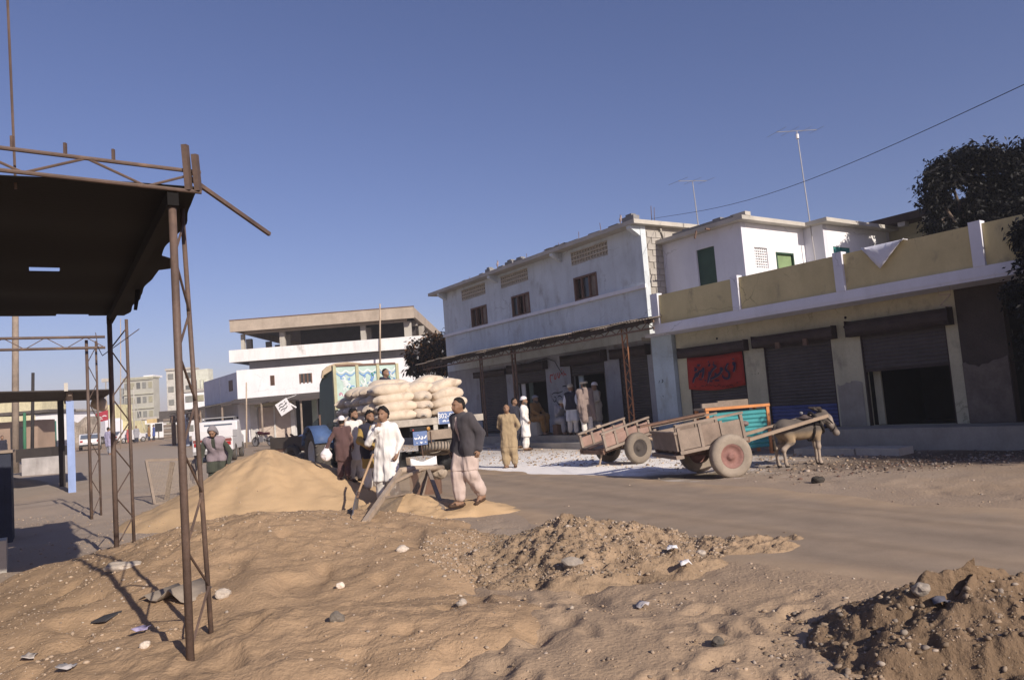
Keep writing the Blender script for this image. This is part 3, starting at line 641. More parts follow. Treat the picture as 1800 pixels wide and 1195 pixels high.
# windows
for i_, (a, b, c, d) in enumerate(wins):
    k = MB(); t = 0.07
    k.fb(FL, a, b, 16.97, 17.15, c, c + t); k.fb(FL, a, b, 16.97, 17.15, d - t, d); k.fb(FL, a, a + t, 16.972, 17.148, c + t, d - t); k.fb(FL, b - t, b, 16.972, 17.148, c + t, d - t)
    wd = b - a; nl = 3
    for q_ in range(1, nl): u = a + wd * q_ / nl; k.fb(FL, u - t / 2, u + t / 2, 16.98, 17.14, c + t, d - t)
    wn = k.build('window', woodbr, B1)
    for q_ in range(nl):
        u0 = a + wd * q_ / nl + t / 2; u1 = a + wd * (q_ + 1) / nl - t / 2
        g = MB()
        if q_ == nl - 1 and i_ != 1: continue
        if q_ == 1 and i_ != 2:            # one leaf pushed open into the room
            g.obox(FL.P(u0 + .02, 17.12, c + t), FL.d * 0.10 + FL.n * (u1 - u0) * .8, np.cross(FL.d * .10 + FL.n, [0, 0, 1]) * .02, (0, 0, d - c - 2 * t))
        else: g.fb(FL, u0, u1, 17.06, 17.075, c + t, d - t)
        g.build('pane', glass if q_ else woodgr, wn)
# lattice vents: rows of staggered openings
for a, b, c, d in vents:
    k = MB(); nc = int((b - a) / 0.15); 
    for q_ in range(nc + 1):
        u = a + (b - a) * q_ / nc; k.fb(FL, u - .022, u + .022, 17.02, 17.14, c, d)
    for q_ in range(4): z = c + (d - c) * q_ / 3; k.fb(FL, a, b, 17.0, 17.13, z - .025, z + .025)
    for q_ in range(nc):
        for r_i in range(3):
            u = a + (b - a) * (q_ + .5) / nc; z = c + (d - c) * (r_i + .5) / 3; k.fb(FL, u - .035, u + .035, 17.045, 17.12, z - .03, z + .03)
    k.build('vent_lattice', M('cream_vent_block', (0.50, 0.45, 0.36), v=0.15, s=6), B1)
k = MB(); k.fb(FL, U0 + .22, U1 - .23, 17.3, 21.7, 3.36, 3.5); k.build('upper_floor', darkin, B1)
# shop bays
def bay(B, fr, u0, u1, z0, z1, nf, shut_to=None, drum=True, blue_to=None, depth=3.2, drum_r=0.16, slat=0.085, ov=0.18):
    """recess behind an opening, rolling shutter lowered to shut_to, drum box above"""
    k = MB(); d = nf + depth; t = 0.02
    k.fb(fr, u0 - .3, u1 + .3, d, d + .1, z0 - .1, z1 + .3); k.fb(fr, u0 - .4, u0 - .3, nf + .23, d, z0 - .1, z1 + .3); k.fb(fr, u1 + .3, u1 + .4, nf + .23, d, z0 - .1, z1 + .3); k.fb(fr, u0 - .4, u1 + .4, nf + .23, d, z1 + .31, z1 + .4); k.fb(fr, u0 - .4, u1 + .4, nf + .23, d, z0 - .2, z0 - .101)
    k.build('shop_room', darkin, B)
    if shut_to is not None:
        zs = np.arange(shut_to, z1 + 0.02, slat); V = []; F = []
        def curtain(za, zb, nm, mt):
            V = []; F = []; ks = max(1, int(round((zb - za) / slat))); h_ = (zb - za) / ks
            prof = [(0.0, 0.0), (0.25, 0.018), (0.5, 0.024), (0.75, 0.018), (0.94, 0.0)]
            rows = [(za + (q_ + a) * h_, p) for q_ in range(ks) for a, p in prof] + [(zb, 0.0)]
            for off in (0, 0.012):
                for z, p in rows: V += [fr.P(u0 + .03, nf + .06 - p + off, z), fr.P(u1 - .03, nf + .06 - p + off, z)]
            m_ = len(rows)
            for q_ in range(m_ - 1): F += [(2 * q_, 2 * q_ + 2, 2 * q_ + 3, 2 * q_ + 1), (2 * (m_ + q_), 2 * (m_ + q_) + 1, 2 * (m_ + q_) + 3, 2 * (m_ + q_) + 2)]
            F += [(0, 1, 2 * m_ + 1, 2 * m_)]
            return mesh(nm, V, F, mt, B)
        if blue_to: curtain(shut_to, blue_to, 'shutter_foot', shutblue); curtain(blue_to + .002, z1, 'shutter', shutm)
        else: curtain(shut_to, z1, 'shutter', shutm)
        k = MB(); k.fb(fr, u0, u1, nf + .02, nf + .09, shut_to - .05, shut_to - .001); k.build('shutter_rail', drumm, B)
        for ua in (u0, u1 - .028): MB().fb(fr, ua, ua + .028, nf + .003, nf + .12, z0, z1).build('shutter_guide', drumm, B)
    if drum:
        k = MB(); k.lathe(fr.P(u0 - ov, nf - drum_r * .55, z1 + drum_r * .55), fr.d, [(0, 0.0), (0, drum_r * .6), (0.0, drum_r), (u1 - u0 + 2 * ov, drum_r), (u1 - u0 + 2 * ov, 0)], 14)
        for u in (u0 - ov - .012, u1 + ov): k.fb(fr, u, u + .012, nf - drum_r * 1.5, nf - .003, z1 - drum_r * .4, z1 + drum_r * 1.6)
        k.build('shutter_drum', drumm, B, False)
bay(B1, FL, *bays[0], 0.441, 2.92, 17, 0.52, drum_r=0.13)
bay(B1, FL, *bays[1], 0.441, 2.92, 17, 2.45, drum_r=0.17)
bay(B1, FL, *bays[2], 0.441, 2.92, 17, 2.50, drum_r=0.20)
bay(B1, FL, *bays[3], 0.441, 2.92, 17, 0.55, drum_r=0.17)
for u, z1_, mt in ((25.55, 2.4, plaster_white), (20.28, 2.5, woodgr), (21.75, 2.5, plaster_aqua), (25.0, 2.45, M('dull_green_door', (0.10, 0.13, 0.11), v=.15))):
    k = MB(); k.fb(FL, u - .13, u + .13, 17.23, 17.27, 0.45, z1_); k.build('door_leaf', mt, B1)
# brush writing on the pier between the two open bays
pw, pz = FL.at(962, 640, 16.998)
O_ = FL.P(23.45, 16.999, 2.2)
redl = [[(0.10, .30), (.20, .42), (.30, .36), (.36, .46)], [(.15, .42), (.12, .18), (.20, .10)], [(.42, .40), (.40, .20), (.52, .26), (.50, .44)], [(.60, .46), (.66, .24), (.74, .30), (.72, .48)], [(.80, .34), (.90, .46), (.98, .30)], [(.86, .52), (.92, .58)], [(1.0, .50), (1.04, .34), (1.10, .38), (1.16, .32)]]
strokes('wall_writing', redl, O_, -FL.d, np.array([0, 0, 1.0]), -FL.n, 0.022, ink_red, B1)
blk = [[(.10, .52), (.30, .58), (.52, .54), (.80, .60)], [(.14, .36), (.20, .22), (.34, .26), (.36, .40), (.22, .42)], [(.34, .26), (.50, .10), (.62, .22), (.80, .16), (.92, .28)], [(.46, .40), (.60, .46), (.74, .36)], [(.52, .02), (.56, -.04)], [(.66, .06), (.84, .02), (1.0, .14)], [(.86, .44), (1.0, .48), (1.10, .38)], [(.30, .08), (.40, .02)]]
strokes('wall_writing', blk, FL.P(23.4, 16.999, 1.35), -FL.d, np.array([0, 0, 1.0]), -FL.n, 0.02, ink_blk, B1)
strokes('wall_writing', [[(0, 0), (.12, .015), (.26, 0)]], FL.P(22.6, 16.999, 2.12), -FL.d, np.array([0, 0, 1.0]), -FL.n, 0.02, ink_blk, B1)
# electric meter and wiring under the awning
k = MB(); k.fb(FL, 24.25, 24.5, 16.9, 16.997, 2.98, 3.2); k.build('meter_box', woodgr, B1)
k = MB(); k.tube([FL.P(25.4, 16.96, 3.28), FL.P(24.9, 16.95, 3.12), FL.P(24.4, 16.95, 3.2), FL.P(23.4, 16.95, 3.26), FL.P(22.9, 16.95, 3.1), FL.P(22.5, 16.95, 2.6)], 0.012, 5); k.build('wiring', ink_blk, B1, True)
# blocks, tiles and iron rods on the roof
roofblk = M('roof_block', (0.22, 0.215, 0.215), v=0.2, s=5, fs=25, bump=0.5)
bls = [(1112, .55, .2), (1085, .5, .10), (1050, .6, .09), (1010, .7, .08), (968, .5, .09), (912, .62, .13), (895, .5, .17), (880, .45, .11), (857, .35, .18), (845, .3, .1), (828, .4, .06), (814, .35, .08)]
names = ['at the right-hand roof corner', 'next to the corner block', 'third from the roof corner', 'over the largest lattice vent', 'left of the largest lattice vent', 'low one over the middle lattice vent', 'tallest over the middle lattice vent', 'just left of the middle lattice vent', 'thick one between two left vents', 'small one over the left lattice vent', 'thin one over the left lattice vent', 'last one towards the left roof end']
for (px, ln, hh), nm in zip(bls, names):
    u, _z = FL.at(px, 450, 16.8); k = MB(); c = FL.P(u, 16.85, 7.19)
    ang = random.uniform(-.08, .08); dd = FL.d * math.cos(ang) + FL.n * math.sin(ang); nn_ = FL.n * math.cos(ang) - FL.d * math.sin(ang)
    k.obox(c - dd * ln / 2 - nn_ * .12, dd * ln, nn_ * .26, (0, 0, hh)); 
    if hh > .12: k.obox(c - dd * ln * .3 - nn_ * .1 + np.array([0, 0, hh]), dd * ln * .5, nn_ * .2, (0, 0, .07))
    tag(k.build('roof_block', roofblk, None, False, None, c), 'grey slab on the shop house roof edge, ' + nm, 'block', 'blocks on the shop house roof')
k = MB(); c = FL.P(22.0, 16.85, 7.19)
V = []; 
for i in range(8): t = i / 7; V += [FL.P(21.1 + 1.5 * t, 16.6 + .03 * math.sin(i * 2), 7.215 + .05 * abs(math.sin(i * 1.7))), FL.P(21.1 + 1.5 * t, 17.3, 7.23 + .03 * math.sin(i))]
F = [(2 * i, 2 * i + 1, 2 * i + 3, 2 * i + 2) for i in range(7)]; k.add(V, F); k.add([v + np.array([0, 0, .012]) for v in V], [f[::-1] for f in F])
tag(k.build('plastic_sheet', plaster_white, None, True, None, c), 'crumpled white sheet lying along the shop house roof edge', 'sheet')
for i_, (px, top, lean, nb, lab) in enumerate([(872, 1.0, .05, 1, 'thin rod with a rag knotted near its top on the shop house roof'), (893, .55, .2, 0, 'short leaning iron rod left of the rag rod'), (822, .7, -.05, 0, 'thin rod at the left end of the shop house roof'), (925, .8, 0, 0, 'thin upright rod right of the rag rod'), (983, .75, 0, 0, 'faint thin rod on the middle of the shop house roof'),
                                      (1018, .9, .15, 0, 'leaning rod over the largest lattice vent'), (1062, .9, -.25, 0, 'rod leaning left near the right roof end'), (1095, .95, .05, 1, 'rod carrying a pale bundle near the right roof end'), (1150, .85, .1, 0, 'twin thin rods behind the right roof corner')]):
    u, _z = FL.at(px, 440, 18.4); c = FL.P(u, 18.4, 7.19); t_ = thing('roof_rod', lab, 'rod', c)
    k = MB(); k.tube([c, c + np.array([lean * .3, 0, top])], 0.012, 5)
    if i_ == 8: k.tube([c + FL.d * -.12, c + FL.d * -.12 + np.array([.05, 0, top * .9])], 0.01, 5)
    k.build('rod', rust, t_)
    if nb:
        q = c + np.array([lean * .3 * .85, 0, top * .8]); V, F = solid([('e', q, np.eye(3), (0.05, 0.05, 0.09)), ('e', q + np.array([.03, 0, .10]), np.eye(3), (.03, .03, .07)), ('e', q + np.array([-.02, 0, -.12]), np.eye(3), (.02, .02, .06))], 0.02)
        mesh('rag', V, F, M('faded_rag', (0.30, 0.24, 0.24), v=.3, s=10), t_, True)

# ---- corrugated awning along the shop house
AW = thing('corrugated_awning', 'rusty corrugated awning on lattice posts along the pale blue shop house', 'awning', FL.P(23, 15, 0.44))
nsh = 17
for i in range(nsh):
    u0 = 15.6 + (30.6 - 15.6) * i / nsh; u1 = u0 + (30.6 - 15.6) / nsh + 0.10; sag = 0.05 * math.sin(i * 2.3) + 0.03 * random.uniform(-1, 1); ex = random.uniform(-.12, .10)
    zf = 3.74 + sag * .8; o = FL.P(u0, 16.98, 4.02 + (i % 2) * .006); V, F = corr(o, FL.P(u1, 16.98, 4.02) - FL.P(u0, 16.98, 4.02), FL.P(0, 15.0 + ex, zf) - FL.P(0, 16.98, 4.02), 8, 0.014, (0, 0, 1), 0.012)
    mesh('corrugated_sheet', V, F, tin, AW, False)
k = MB()
for n_, z_ in ((15.25, 3.66), (16.2, 3.80)): k.bar(FL.P(15.7, n_, z_), FL.P(30.5, n_, z_), 0.05, 0.07)
k.bar(FL.P(15.7, 15.25, 3.46), FL.P(30.5, 15.25, 3.46), 0.04, 0.05)
pts = lattice_pts(FL.P(15.7, 15.25, 3.46), FL.P(30.5, 15.25, 3.46), FL.P(15.7, 15.25, 3.64), FL.P(30.5, 15.25, 3.64), 54)
for a_, b_ in zip(pts[:-1], pts[1:]): k.bar(a_, b_, 0.02, 0.02)
k.build('edge_girder', rust, AW)
V = []; F = []; nf_ = 120
for i in range(nf_ + 1):
    u = 15.7 + (30.5 - 15.7) * i / nf_; d_ = .17 + .05 * vn(u * 2.3, .7, s=4) + .04 * vn(u * 9, .2, s=6); V += [FL.P(u, 15.19 + .02 * math.sin(u * 3), 3.74), FL.P(u, 15.17 + .03 * math.sin(u * 5), 3.74 - d_)]
F = [(2 * i, 2 * i + 2, 2 * i + 3, 2 * i + 1) for i in range(nf_)]; o = mesh('ragged_shade_strip', V, F, M('shade_strip_cloth', (.055, .04, .033), v=.3, s=2, fs=20), AW); sm = o.modifiers.new('t', 'SOLIDIFY'); sm.thickness = .015  # added strip, dark to stand in for the shade under the awning edge
for i in range(9):
    u = 15.9 + i * 1.8; k = MB(); k.bar(FL.P(u, 15.1, 3.66), FL.P(u, 16.98, 3.92), 0.05, 0.07); k.build('rafter', woodgr if i % 2 else rust, AW)
def lattice_post(parent, base, top, dirv, wd, mt, ch=0.03, k_=14, dv2=None):
    base = np.asarray(base, float); top = np.asarray(top, float); dirv = np.asarray(dirv, float); k = MB()
    k.tube([base - dirv * wd / 2, top - dirv * wd / 2], ch, 8); k.tube([base + dirv * wd / 2, top + dirv * wd / 2], ch, 8); p = k.build('post', mt, parent)
    k = MB(); pts = lattice_pts(base - dirv * wd / 2, top - dirv * wd / 2, base + dirv * wd / 2, top + dirv * wd / 2, k_)
    for a_, b_ in zip(pts[:-1], pts[1:]): k.bar(a_, b_, 0.018, 0.018)
    k.build('bracing', mt, p); return p
lattice_post(AW, FL.P(17.1, 15.35, 0.44), FL.P(17.1, 15.35, 3.64), FL.d, 0.22, rust_or, 0.026, 13)
lattice_post(AW, FL.P(23.25, 15.35, 0.44), FL.P(23.25, 15.35, 3.64), FL.d, 0.20, rust, 0.04, 13)
lattice_post(AW, FL.P(25.6, 15.35, 0.44), FL.P(25.6, 15.35, 3.64), FL.d, 0.16, rust, 0.03, 13)
lattice_post(AW, FL.P(30.2, 15.35, 0.2), FL.P(30.2, 15.35, 3.64), FL.d, 0.2, rust, 0.03, 13)

# ---- yellow balcony shop building
B2 = thing('balcony_shop_building', 'white and yellow shop building with a panelled balcony parapet and three rolling shutters', 'building', FR.P(9, 17, 0))
S1 = (13.15, 15.15); S2 = (10.55, 12.5); S3 = (7.85, 9.8); S4 = (1.8, 6.7)
wall(FR, 7.6, 15.55, 0.40, 3.30, 17.0, 17.22, [(*S1, 0.401, 2.62), (*S2, 0.401, 2.64), (*S3, 0.461, 2.64)]).build('shop_front_wall', plaster_cream, B2)
wall(FR, -6, 7.597, 0.40, 3.30, 17.0, 17.22, [(*S4, 0.461, 3.18)]).build('shade_toned_shop_front', M('shade_toned_plaster', (.075, .058, .050), v=.3, s=1.2, streak=.3), B2)  # near-black plaster: the shade of this end is put into its colour
k = MB(); k.fb(FR, 15.58, 16.42, 16.86, 17.2, 0.40, 3.30); k.build('pillar', plaster_aqua, B2)
k = MB(); k.fb(FR, -6, 15.36, 15.98, 17.25, 3.303, 3.40); k.fb(FR, 15.363, 16.4, 16.6, 17.25, 3.303, 3.40); k.build('balcony_slab', plaster_lilac, B2)
k = MB(); k.fb(FR, -6, 15.36, 16.02, 16.12, 3.402, 4.40); k.build('parapet', plaster_yel, B2)
k = MB(); k.fb(FR, -6, 15.37, 15.965, 16.018, 3.36, 3.565)
for u in (15.25, 12.42, 9.52, 6.6, 3.7, 0.8): k.fb(FR, u - .11, u + .11, 15.955, 16.16, 3.566, 4.46)
k.build('parapet_trim', plaster_lilac, B2)
k = MB(); k.fb(FR, 15.362, 15.44, 15.98, 17.0, 3.402, 4.46); k.build('parapet_end', plaster_white, B2)
# upper rooms
UE = 13.94
n1c, _ = at_u(FR, 1411, 403, UE); 
U2w = FR.at(1446, 402, n1c)[0]
doorg = (15.0, 15.72, 3.55, 5.97)
wall(FR, UE, 17.1, 3.40, 6.45, 18.5, 18.7, [doorg]).build('upper_front_wall', plaster_lilac, B2)
k = MB(); k.fb(FR, doorg[0], doorg[1], 18.56, 18.60, doorg[2], doorg[3]); k.build('door', greenp, B2)
# lit cross wall with lattice and green door: built as a frame turned a quarter
FX = Frame(FR_ := 0.61702 - math.pi / 2, FR.P(UE, 0, 0))   # its u runs along +n, its n along -u
def fx(u0, u1, n0, n1, z0, z1, b): return b.fb(FX, u0, u1, n0, n1, z0, z1)
chk = FX.P(1, 0, 0) - FX.P(0, 0, 0)
sgn = 1 if chk @ FR.n > 0 else -1
def crosswall(u, na, nb, z0, z1, holes):
    """wall across the street front at u, from na to nb, with holes (na, nb, z0, z1)"""
    b = MB(); ns = sorted({na, nb} | {x for h in holes for x in h[:2]}); zs = sorted({z0, z1} | {x for h in holes for x in h[2:]})
    for i in range(len(ns) - 1):
        for j in range(len(zs) - 1):
            cn, cz = (ns[i] + ns[i + 1]) / 2, (zs[j] + zs[j + 1]) / 2
            if any(h[0] < cn < h[1] and h[2] < cz < h[3] for h in holes): continue
            b.fb(FR, u, u + .2, ns[i], ns[i + 1], zs[j], zs[j + 1])
    return b
g0, gz1 = at_u(FR, 1325, 434, UE); g1, _ = at_u(FR, 1348, 434, UE); _, gz0 = at_u(FR, 1336, 471, UE)
d0, dz1 = at_u(FR, 1363, 443, UE); d1, _ = at_u(FR, 1394, 445, UE)
crosswall(UE, 18.703, n1c + .2, 3.40, 6.45, [(g0, g1, gz0, gz1), (d0, d1, 3.45, dz1)]).build('upper_side_wall', plaster_white, B2)
k = MB()
for i in range(7):
    t = i / 6; k.fb(FR, UE + .05, UE + .12, g0 + (g1 - g0) * t - .015, g0 + (g1 - g0) * t + .015, gz0, gz1)
for i in range(9): t = i / 8; k.fb(FR, UE + .04, UE + .13, g0, g1, gz0 + (gz1 - gz0) * t - .015, gz0 + (gz1 - gz0) * t + .015)
k.build('window_lattice', plaster_white, B2)
k = MB(); k.fb(FR, UE + .06, UE + .10, d0 + .05, d1 - .05, 3.45, dz1 - .05); k.build('door', M('pale_green_door', (0.20, 0.28, 0.14), v=.15), B2)
k = MB(); k.fb(FR, UE - .02, UE + .12, d0, d0 + .05, 3.45, dz1); k.fb(FR, UE - .02, UE + .12, d1 - .05, d1, 3.45, dz1); k.fb(FR, UE - .02, UE + .12, d0 + .05, d1 - .05, dz1 - .05, dz1); k.build('door_frame', greenp, B2)
k = MB(); k.fb(FR, U2w, UE - .003, n1c, n1c + .2, 3.40, 6.45); k.build('upper_front_wall', plaster_lilac, B2)
n2, _ = at_u(FR, 1530, 413, U2w); w0, wz1 = at_u(FR, 1464, 433, U2w); w1, _ = at_u(FR, 1494, 435, U2w); _, wz0 = at_u(FR, 1464, 455, U2w)
crosswall(U2w, n1c + .203, n2 + 1, 3.40, 6.45, [(w0, w1, wz0 - .8, wz1)]).build('upper_side_wall', plaster_white, B2)
k = MB(); k.fb(FR, U2w + .03, U2w + .08, w0, (w0 + w1) / 2 - .02, wz0 - .8, wz1); k.fb(FR, U2w + .03, U2w + .08, (w0 + w1) / 2 + .02, w1, wz0 - .8, wz1); k.build('window_shutter', tealp, B2)
k = MB()
k.ext([FR.P(17.3, 18.2, 6.453), FR.P(UE - .3, 18.2, 6.453), FR.P(UE - .3, n1c - .3, 6.453), FR.P(U2w - .35, n1c - .3, 6.453), FR.P(U2w - .35, n2 + 1.2, 6.453), FR.P(17.3, n2 + 1.2, 6.453)], (0, 0, 0.12)); k.build('roof_slab', concrete_lt, B2)
k = MB(); k.fb(FR, 17.3, U2w, n2 + .99, n2 + 1.19, 3.4, 6.45); k.build('rear_wall', plaster_lilac, B2)
k = MB(); k.fb(FR, -6, 17.2, 17.25, n2 + 2, 3.28, 3.398); k.build('terrace_floor', concrete, B2)
k = MB(); k.bar(FR.P(UE + .9, 18.2, 6.42), FR.P(UE + .9, 18.0, 6.42), .05, .05); k.build('rain_spout', rust, B2)
k = MB(); k.bar(FR.P(15.2, 18.0, 6.44), FR.P(15.2, 17.9, 6.2), .04, .04); k.build('rain_spout', rust, B2)
# shutters
bay(B2, FR, *S1, 0.401, 2.62, 17, 0.50, drum_r=0.15)
bay(B2, FR, *S2, 0.401, 2.64, 17, 0.62 - .15, blue_to=1.02, drum_r=0.16)
bay(B2, FR, *S3, 0.461, 2.64, 17, 1.76, drum_r=0.19)
bay(B2, FR, *S4, 0.461, 3.18, 17, None, drum=False, depth=5)
for u in (11.1, 11.9): k = MB(); k.fb(FR, u - .06, u + .06, 16.75, 16.83, 2.5, 2.66); k.build('drum_bracket', rust, B2)
k = MB(); k.fb(FR, 9.55, 9.72, 17.25, 17.3, 0.47, 1.75); k.build('door_leaf', plaster_cream, B2)
def patch(u0, u1, zt, n_, mt, nm):
    V = []; m_ = 14
    for i in range(m_ + 1): u = u0 + (u1 - u0) * i / m_; z = zt + .10 * fbm(np.array([u * 5]), np.array([zt]), o=3, s=7)[0]; V += [FR.P(u, n_, .47), FR.P(u, n_, z), FR.P(u, 16.9985, z + .01)]
    return mesh(nm, V, [(3 * i + j, 3 * i + 3 + j, 3 * i + 4 + j, 3 * i + 1 + j) for i in range(m_) for j in range(2)], mt, B2)
patch(6.72, 7.6, 1.75, 16.985, M('rough_dark_render', (.17, .14, .12), v=.25, s=3, fs=18, bump=.7, streak=.3), 'rough_pier_facing'); patch(9.86, 10.5, 1.5, 16.988, M('bare_grey_render', (.33, .30, .255), v=.15, s=3, streak=.3), 'bare_plaster_patch')
for u, z in ((10.15, 2.83), (9.98, 2.86), (10.1, 3.05), (14.0, 3.0)):
    k = MB(); k.lathe(FR.P(u, 16.999, z), -FR.n, [(0, .035), (.012, .03), (.012, 0)], 8); k.build('wall_hole', ink_blk, B2)
for ln, u in (([[(0, 0), (.05, .08)], [(.12, 0), (.2, .06), (.14, .1)], [(.1, -.38), (.15, -.42)]], 16.25), ([[(0, 0), (.02, .01)], [(.1, .01), (.12, 0)], [(.2, 0), (.22, .03)]], 12.95)):
    strokes('wall_writing', ln, FR.P(u, 16.858 if u > 15.5 else 16.998, 1.9), -FR.d, np.array([0, 0, 1.0]), -FR.n, 0.014, ink_blk, B2)
for i_, (px, ln, hh) in enumerate([(1190, .4, .10), (1206, .3, .14), (1222, .4, .12), (1243, .5, .12), (1262, .3, .16), (1280, .5, .10), (1300, .55, .12)]):
    u, _z = FR.at(px, 395, 18.4); c = FR.P(u, 18.45, 6.573); k = MB(); k.obox(c - FR.d * ln / 2 - FR.n * .1, FR.d * ln, FR.n * .25, (0, 0, hh))
    tag(k.build('roof_block', roofblk if i_ < 6 else concrete_lt, None, False, None, c), 'grey block on the white upper room roof, ' + ['farthest left', 'second from left', 'third from left', 'middle one', 'tall one right of the middle', 'next to the pale corner slab', 'pale slab at the near corner'][i_], 'block', 'blocks on the upper room roof')
# low lit wall end on the platform at far right
k = MB(); k.fb(FR, 3.6, 5.9, 16.25, 16.5, 0.46, 1.05); tag(k.build('low_wall', M('stained_cream_wall', (0.55, 0.46, 0.30), v=.15, streak=.5, s=2), None, False, None, FR.P(5, 16.4, .46)), 'low stained cream wall on the platform at the far right edge', 'wall')
# the Z-shaped bent rod before the dark shop front
k = MB(); zq = [FR.at(px, py, 16.25) for px, py in ((1650, 519), (1671, 517), (1653, 537), (1672, 538))]; zp = [FR.P(u, 16.25, z) for u, z in zq]; c = zp[0]
for a_, b_ in zip(zp[:-1], zp[1:]): k.bar(a_, b_, 0.022, 0.022)
for q in (zp[0], zp[1]): k.bar(q, np.array([q[0], q[1], 3.302]), .006, .006)
tag(k.build('bent_rod_bracket', woodtan, None, False, None, c), 'pale rod bent into a Z under the dark end of the balcony', 'bracket')
# white cloth drying over the parapet
pa = FR.at(1517, 439, 16.0); pb = FR.at(1590, 423, 16.0); pc = FR.at(1549, 473, 15.94)
V = []; n_ = 13
for i in range(n_):
    t = i / (n_ - 1); u = pa[0] + (pb[0] - pa[0]) * t; apex = (pc[0] - pa[0]) / (pb[0] - pa[0]); dp = (4.42 - pc[1]) * (t / apex if t < apex else (1 - t) / (1 - apex))
    V += [FR.P(u, 16.16, 4.36), FR.P(u, 16.14, 4.435), FR.P(u, 15.99, 4.43)] + [FR.P(u + .03 * math.sin(5 * q_), 15.95 - .035 * abs(math.sin(i * 1.4 + q_)), 4.43 - dp * (q_ + 1) / 4) for q_ in range(4)]
F = [(7 * i + j, 7 * i + j + 1, 7 * i + j + 8, 7 * i + j + 7) for i in range(n_ - 1) for j in range(6)]
o = mesh('drying_cloth', V, F, plaster_lilac, None, True, None, FR.P(8.3, 16, 4.4)); tag(o, 'white cloth hung in a triangle over the yellow parapet', 'cloth'); sm = o.modifiers.new('thick', 'SOLIDIFY'); sm.thickness = 0.008
# red shop banner with brush writing over the first shutter
BN = thing('shop_banner', 'red cloth banner with black Urdu lettering on the first shutter', 'banner', FR.P(14.15, 16.93, 2.2))
V = []; nb_ = 16
for i in range(nb_ + 1):
    t = i / nb_; u = S1[1] - .01 - (S1[1] - S1[0] - .02) * t
    for j in range(7):
        s_ = j / 6; V.append(FR.P(u, 16.955 - .02 * math.sin(t * 9 + s_ * 2) - .015 * s_, 2.56 - .03 * math.sin(math.pi * t) - s_ * (0.92 + .05 * math.sin(math.pi * t))))
F = [(7 * i + j, 7 * i + j + 1, 7 * i + j + 8, 7 * i + j + 7) for i in range(nb_) for j in range(6)]
o = mesh('cloth', V, F, M('red_banner_cloth', (0.33, 0.032, 0.022), v=.12, s=3, fs=60, bump=.2), BN, True); sm = o.modifiers.new('thick', 'SOLIDIFY'); sm.thickness = 0.006
# lettering traced over the banner: x from its left edge (0..2), y down from its top (0..-.9)
def bp(x, y): return ((x - 235) / 1290 * 1.98, -(y - 330 + (x - 235) * .105) / 660 * .90)
let = [[(1330, 345), (1370, 352)], [(1320, 440), (1350, 415), (1385, 435), (1360, 465), (1325, 455)], [(1375, 440), (1365, 520), (1320, 600)],
       [(1210, 440), (1160, 520), (1165, 575), (1215, 600), (1235, 650), (1215, 730), (1150, 750), (1085, 720), (1080, 670)], [(1190, 470), (1240, 430)],
       [(1030, 555), (1060, 525), (1090, 550), (1060, 590), (1030, 570)], [(1060, 590), (1000, 660), (930, 700), (860, 735), (790, 760)], [(900, 640), (935, 655), (930, 700)], [(880, 700), (915, 690)],
       [(880, 450), (950, 500), (940, 515)], [(940, 515), (860, 560), (790, 660), (745, 760), (725, 840)], [(770, 490), (810, 470), (800, 440)], [(780, 600), (760, 700)],
       [(660, 540), (640, 640), (600, 740)], [(540, 600), (590, 610), (640, 560), (660, 520)], [(430, 690), (470, 650), (520, 670), (530, 630), (560, 600)], [(510, 700), (450, 705), (400, 760), (365, 850)],
       [(440, 530), (480, 545)], [(515, 470), (560, 485), (580, 460)], [(430, 590), (470, 580), (500, 550)], [(520, 770), (600, 775)], [(660, 790), (700, 800)], [(770, 800), (840, 810)], [(890, 790), (1000, 785)], [(900, 430), (920, 400)], [(780, 420), (800, 390)],
       [(1180, 550), (1195, 560)], [(1050, 640), (1065, 650)]]
thick = [[bp(*q_) for q_ in ln] for ln in let]
OB = FR.P(S1[1] - .01, 16.90, 2.55)
strokes('lettering', thick, OB, -FR.d, np.array([0, 0, 1.0]), -FR.n, 0.034, ink_navy, BN, 0.012)
strokes('lettering_outline', [[(x + .018, y - .02) for x, y in ln] for ln in thick if len(ln) > 2], OB, -FR.d, np.array([0, 0, 1.0]), -FR.n, 0.012, M('faded_white_outline', (0.42, 0.28, 0.26)), BN, 0.004)
sub = [[bp(x + random.uniform(-8, 8), 905 + 20 * math.sin(x * .05)), bp(x + 45, 885 + 30 * math.cos(x * .09)), bp(x + 70, 915)] for x in range(560, 1240, 95)] + [[bp(380, 935), bp(420, 925), bp(430, 950)], [bp(510, 960), bp(545, 955)], [bp(1370, 830), bp(1390, 800), bp(1400, 840)]]
strokes('lettering', sub, OB, -FR.d, np.array([0, 0, 1.0]), -FR.n, 0.012, M('dark_red_ink', (0.07, 0.012, 0.012)), BN, 0.010)

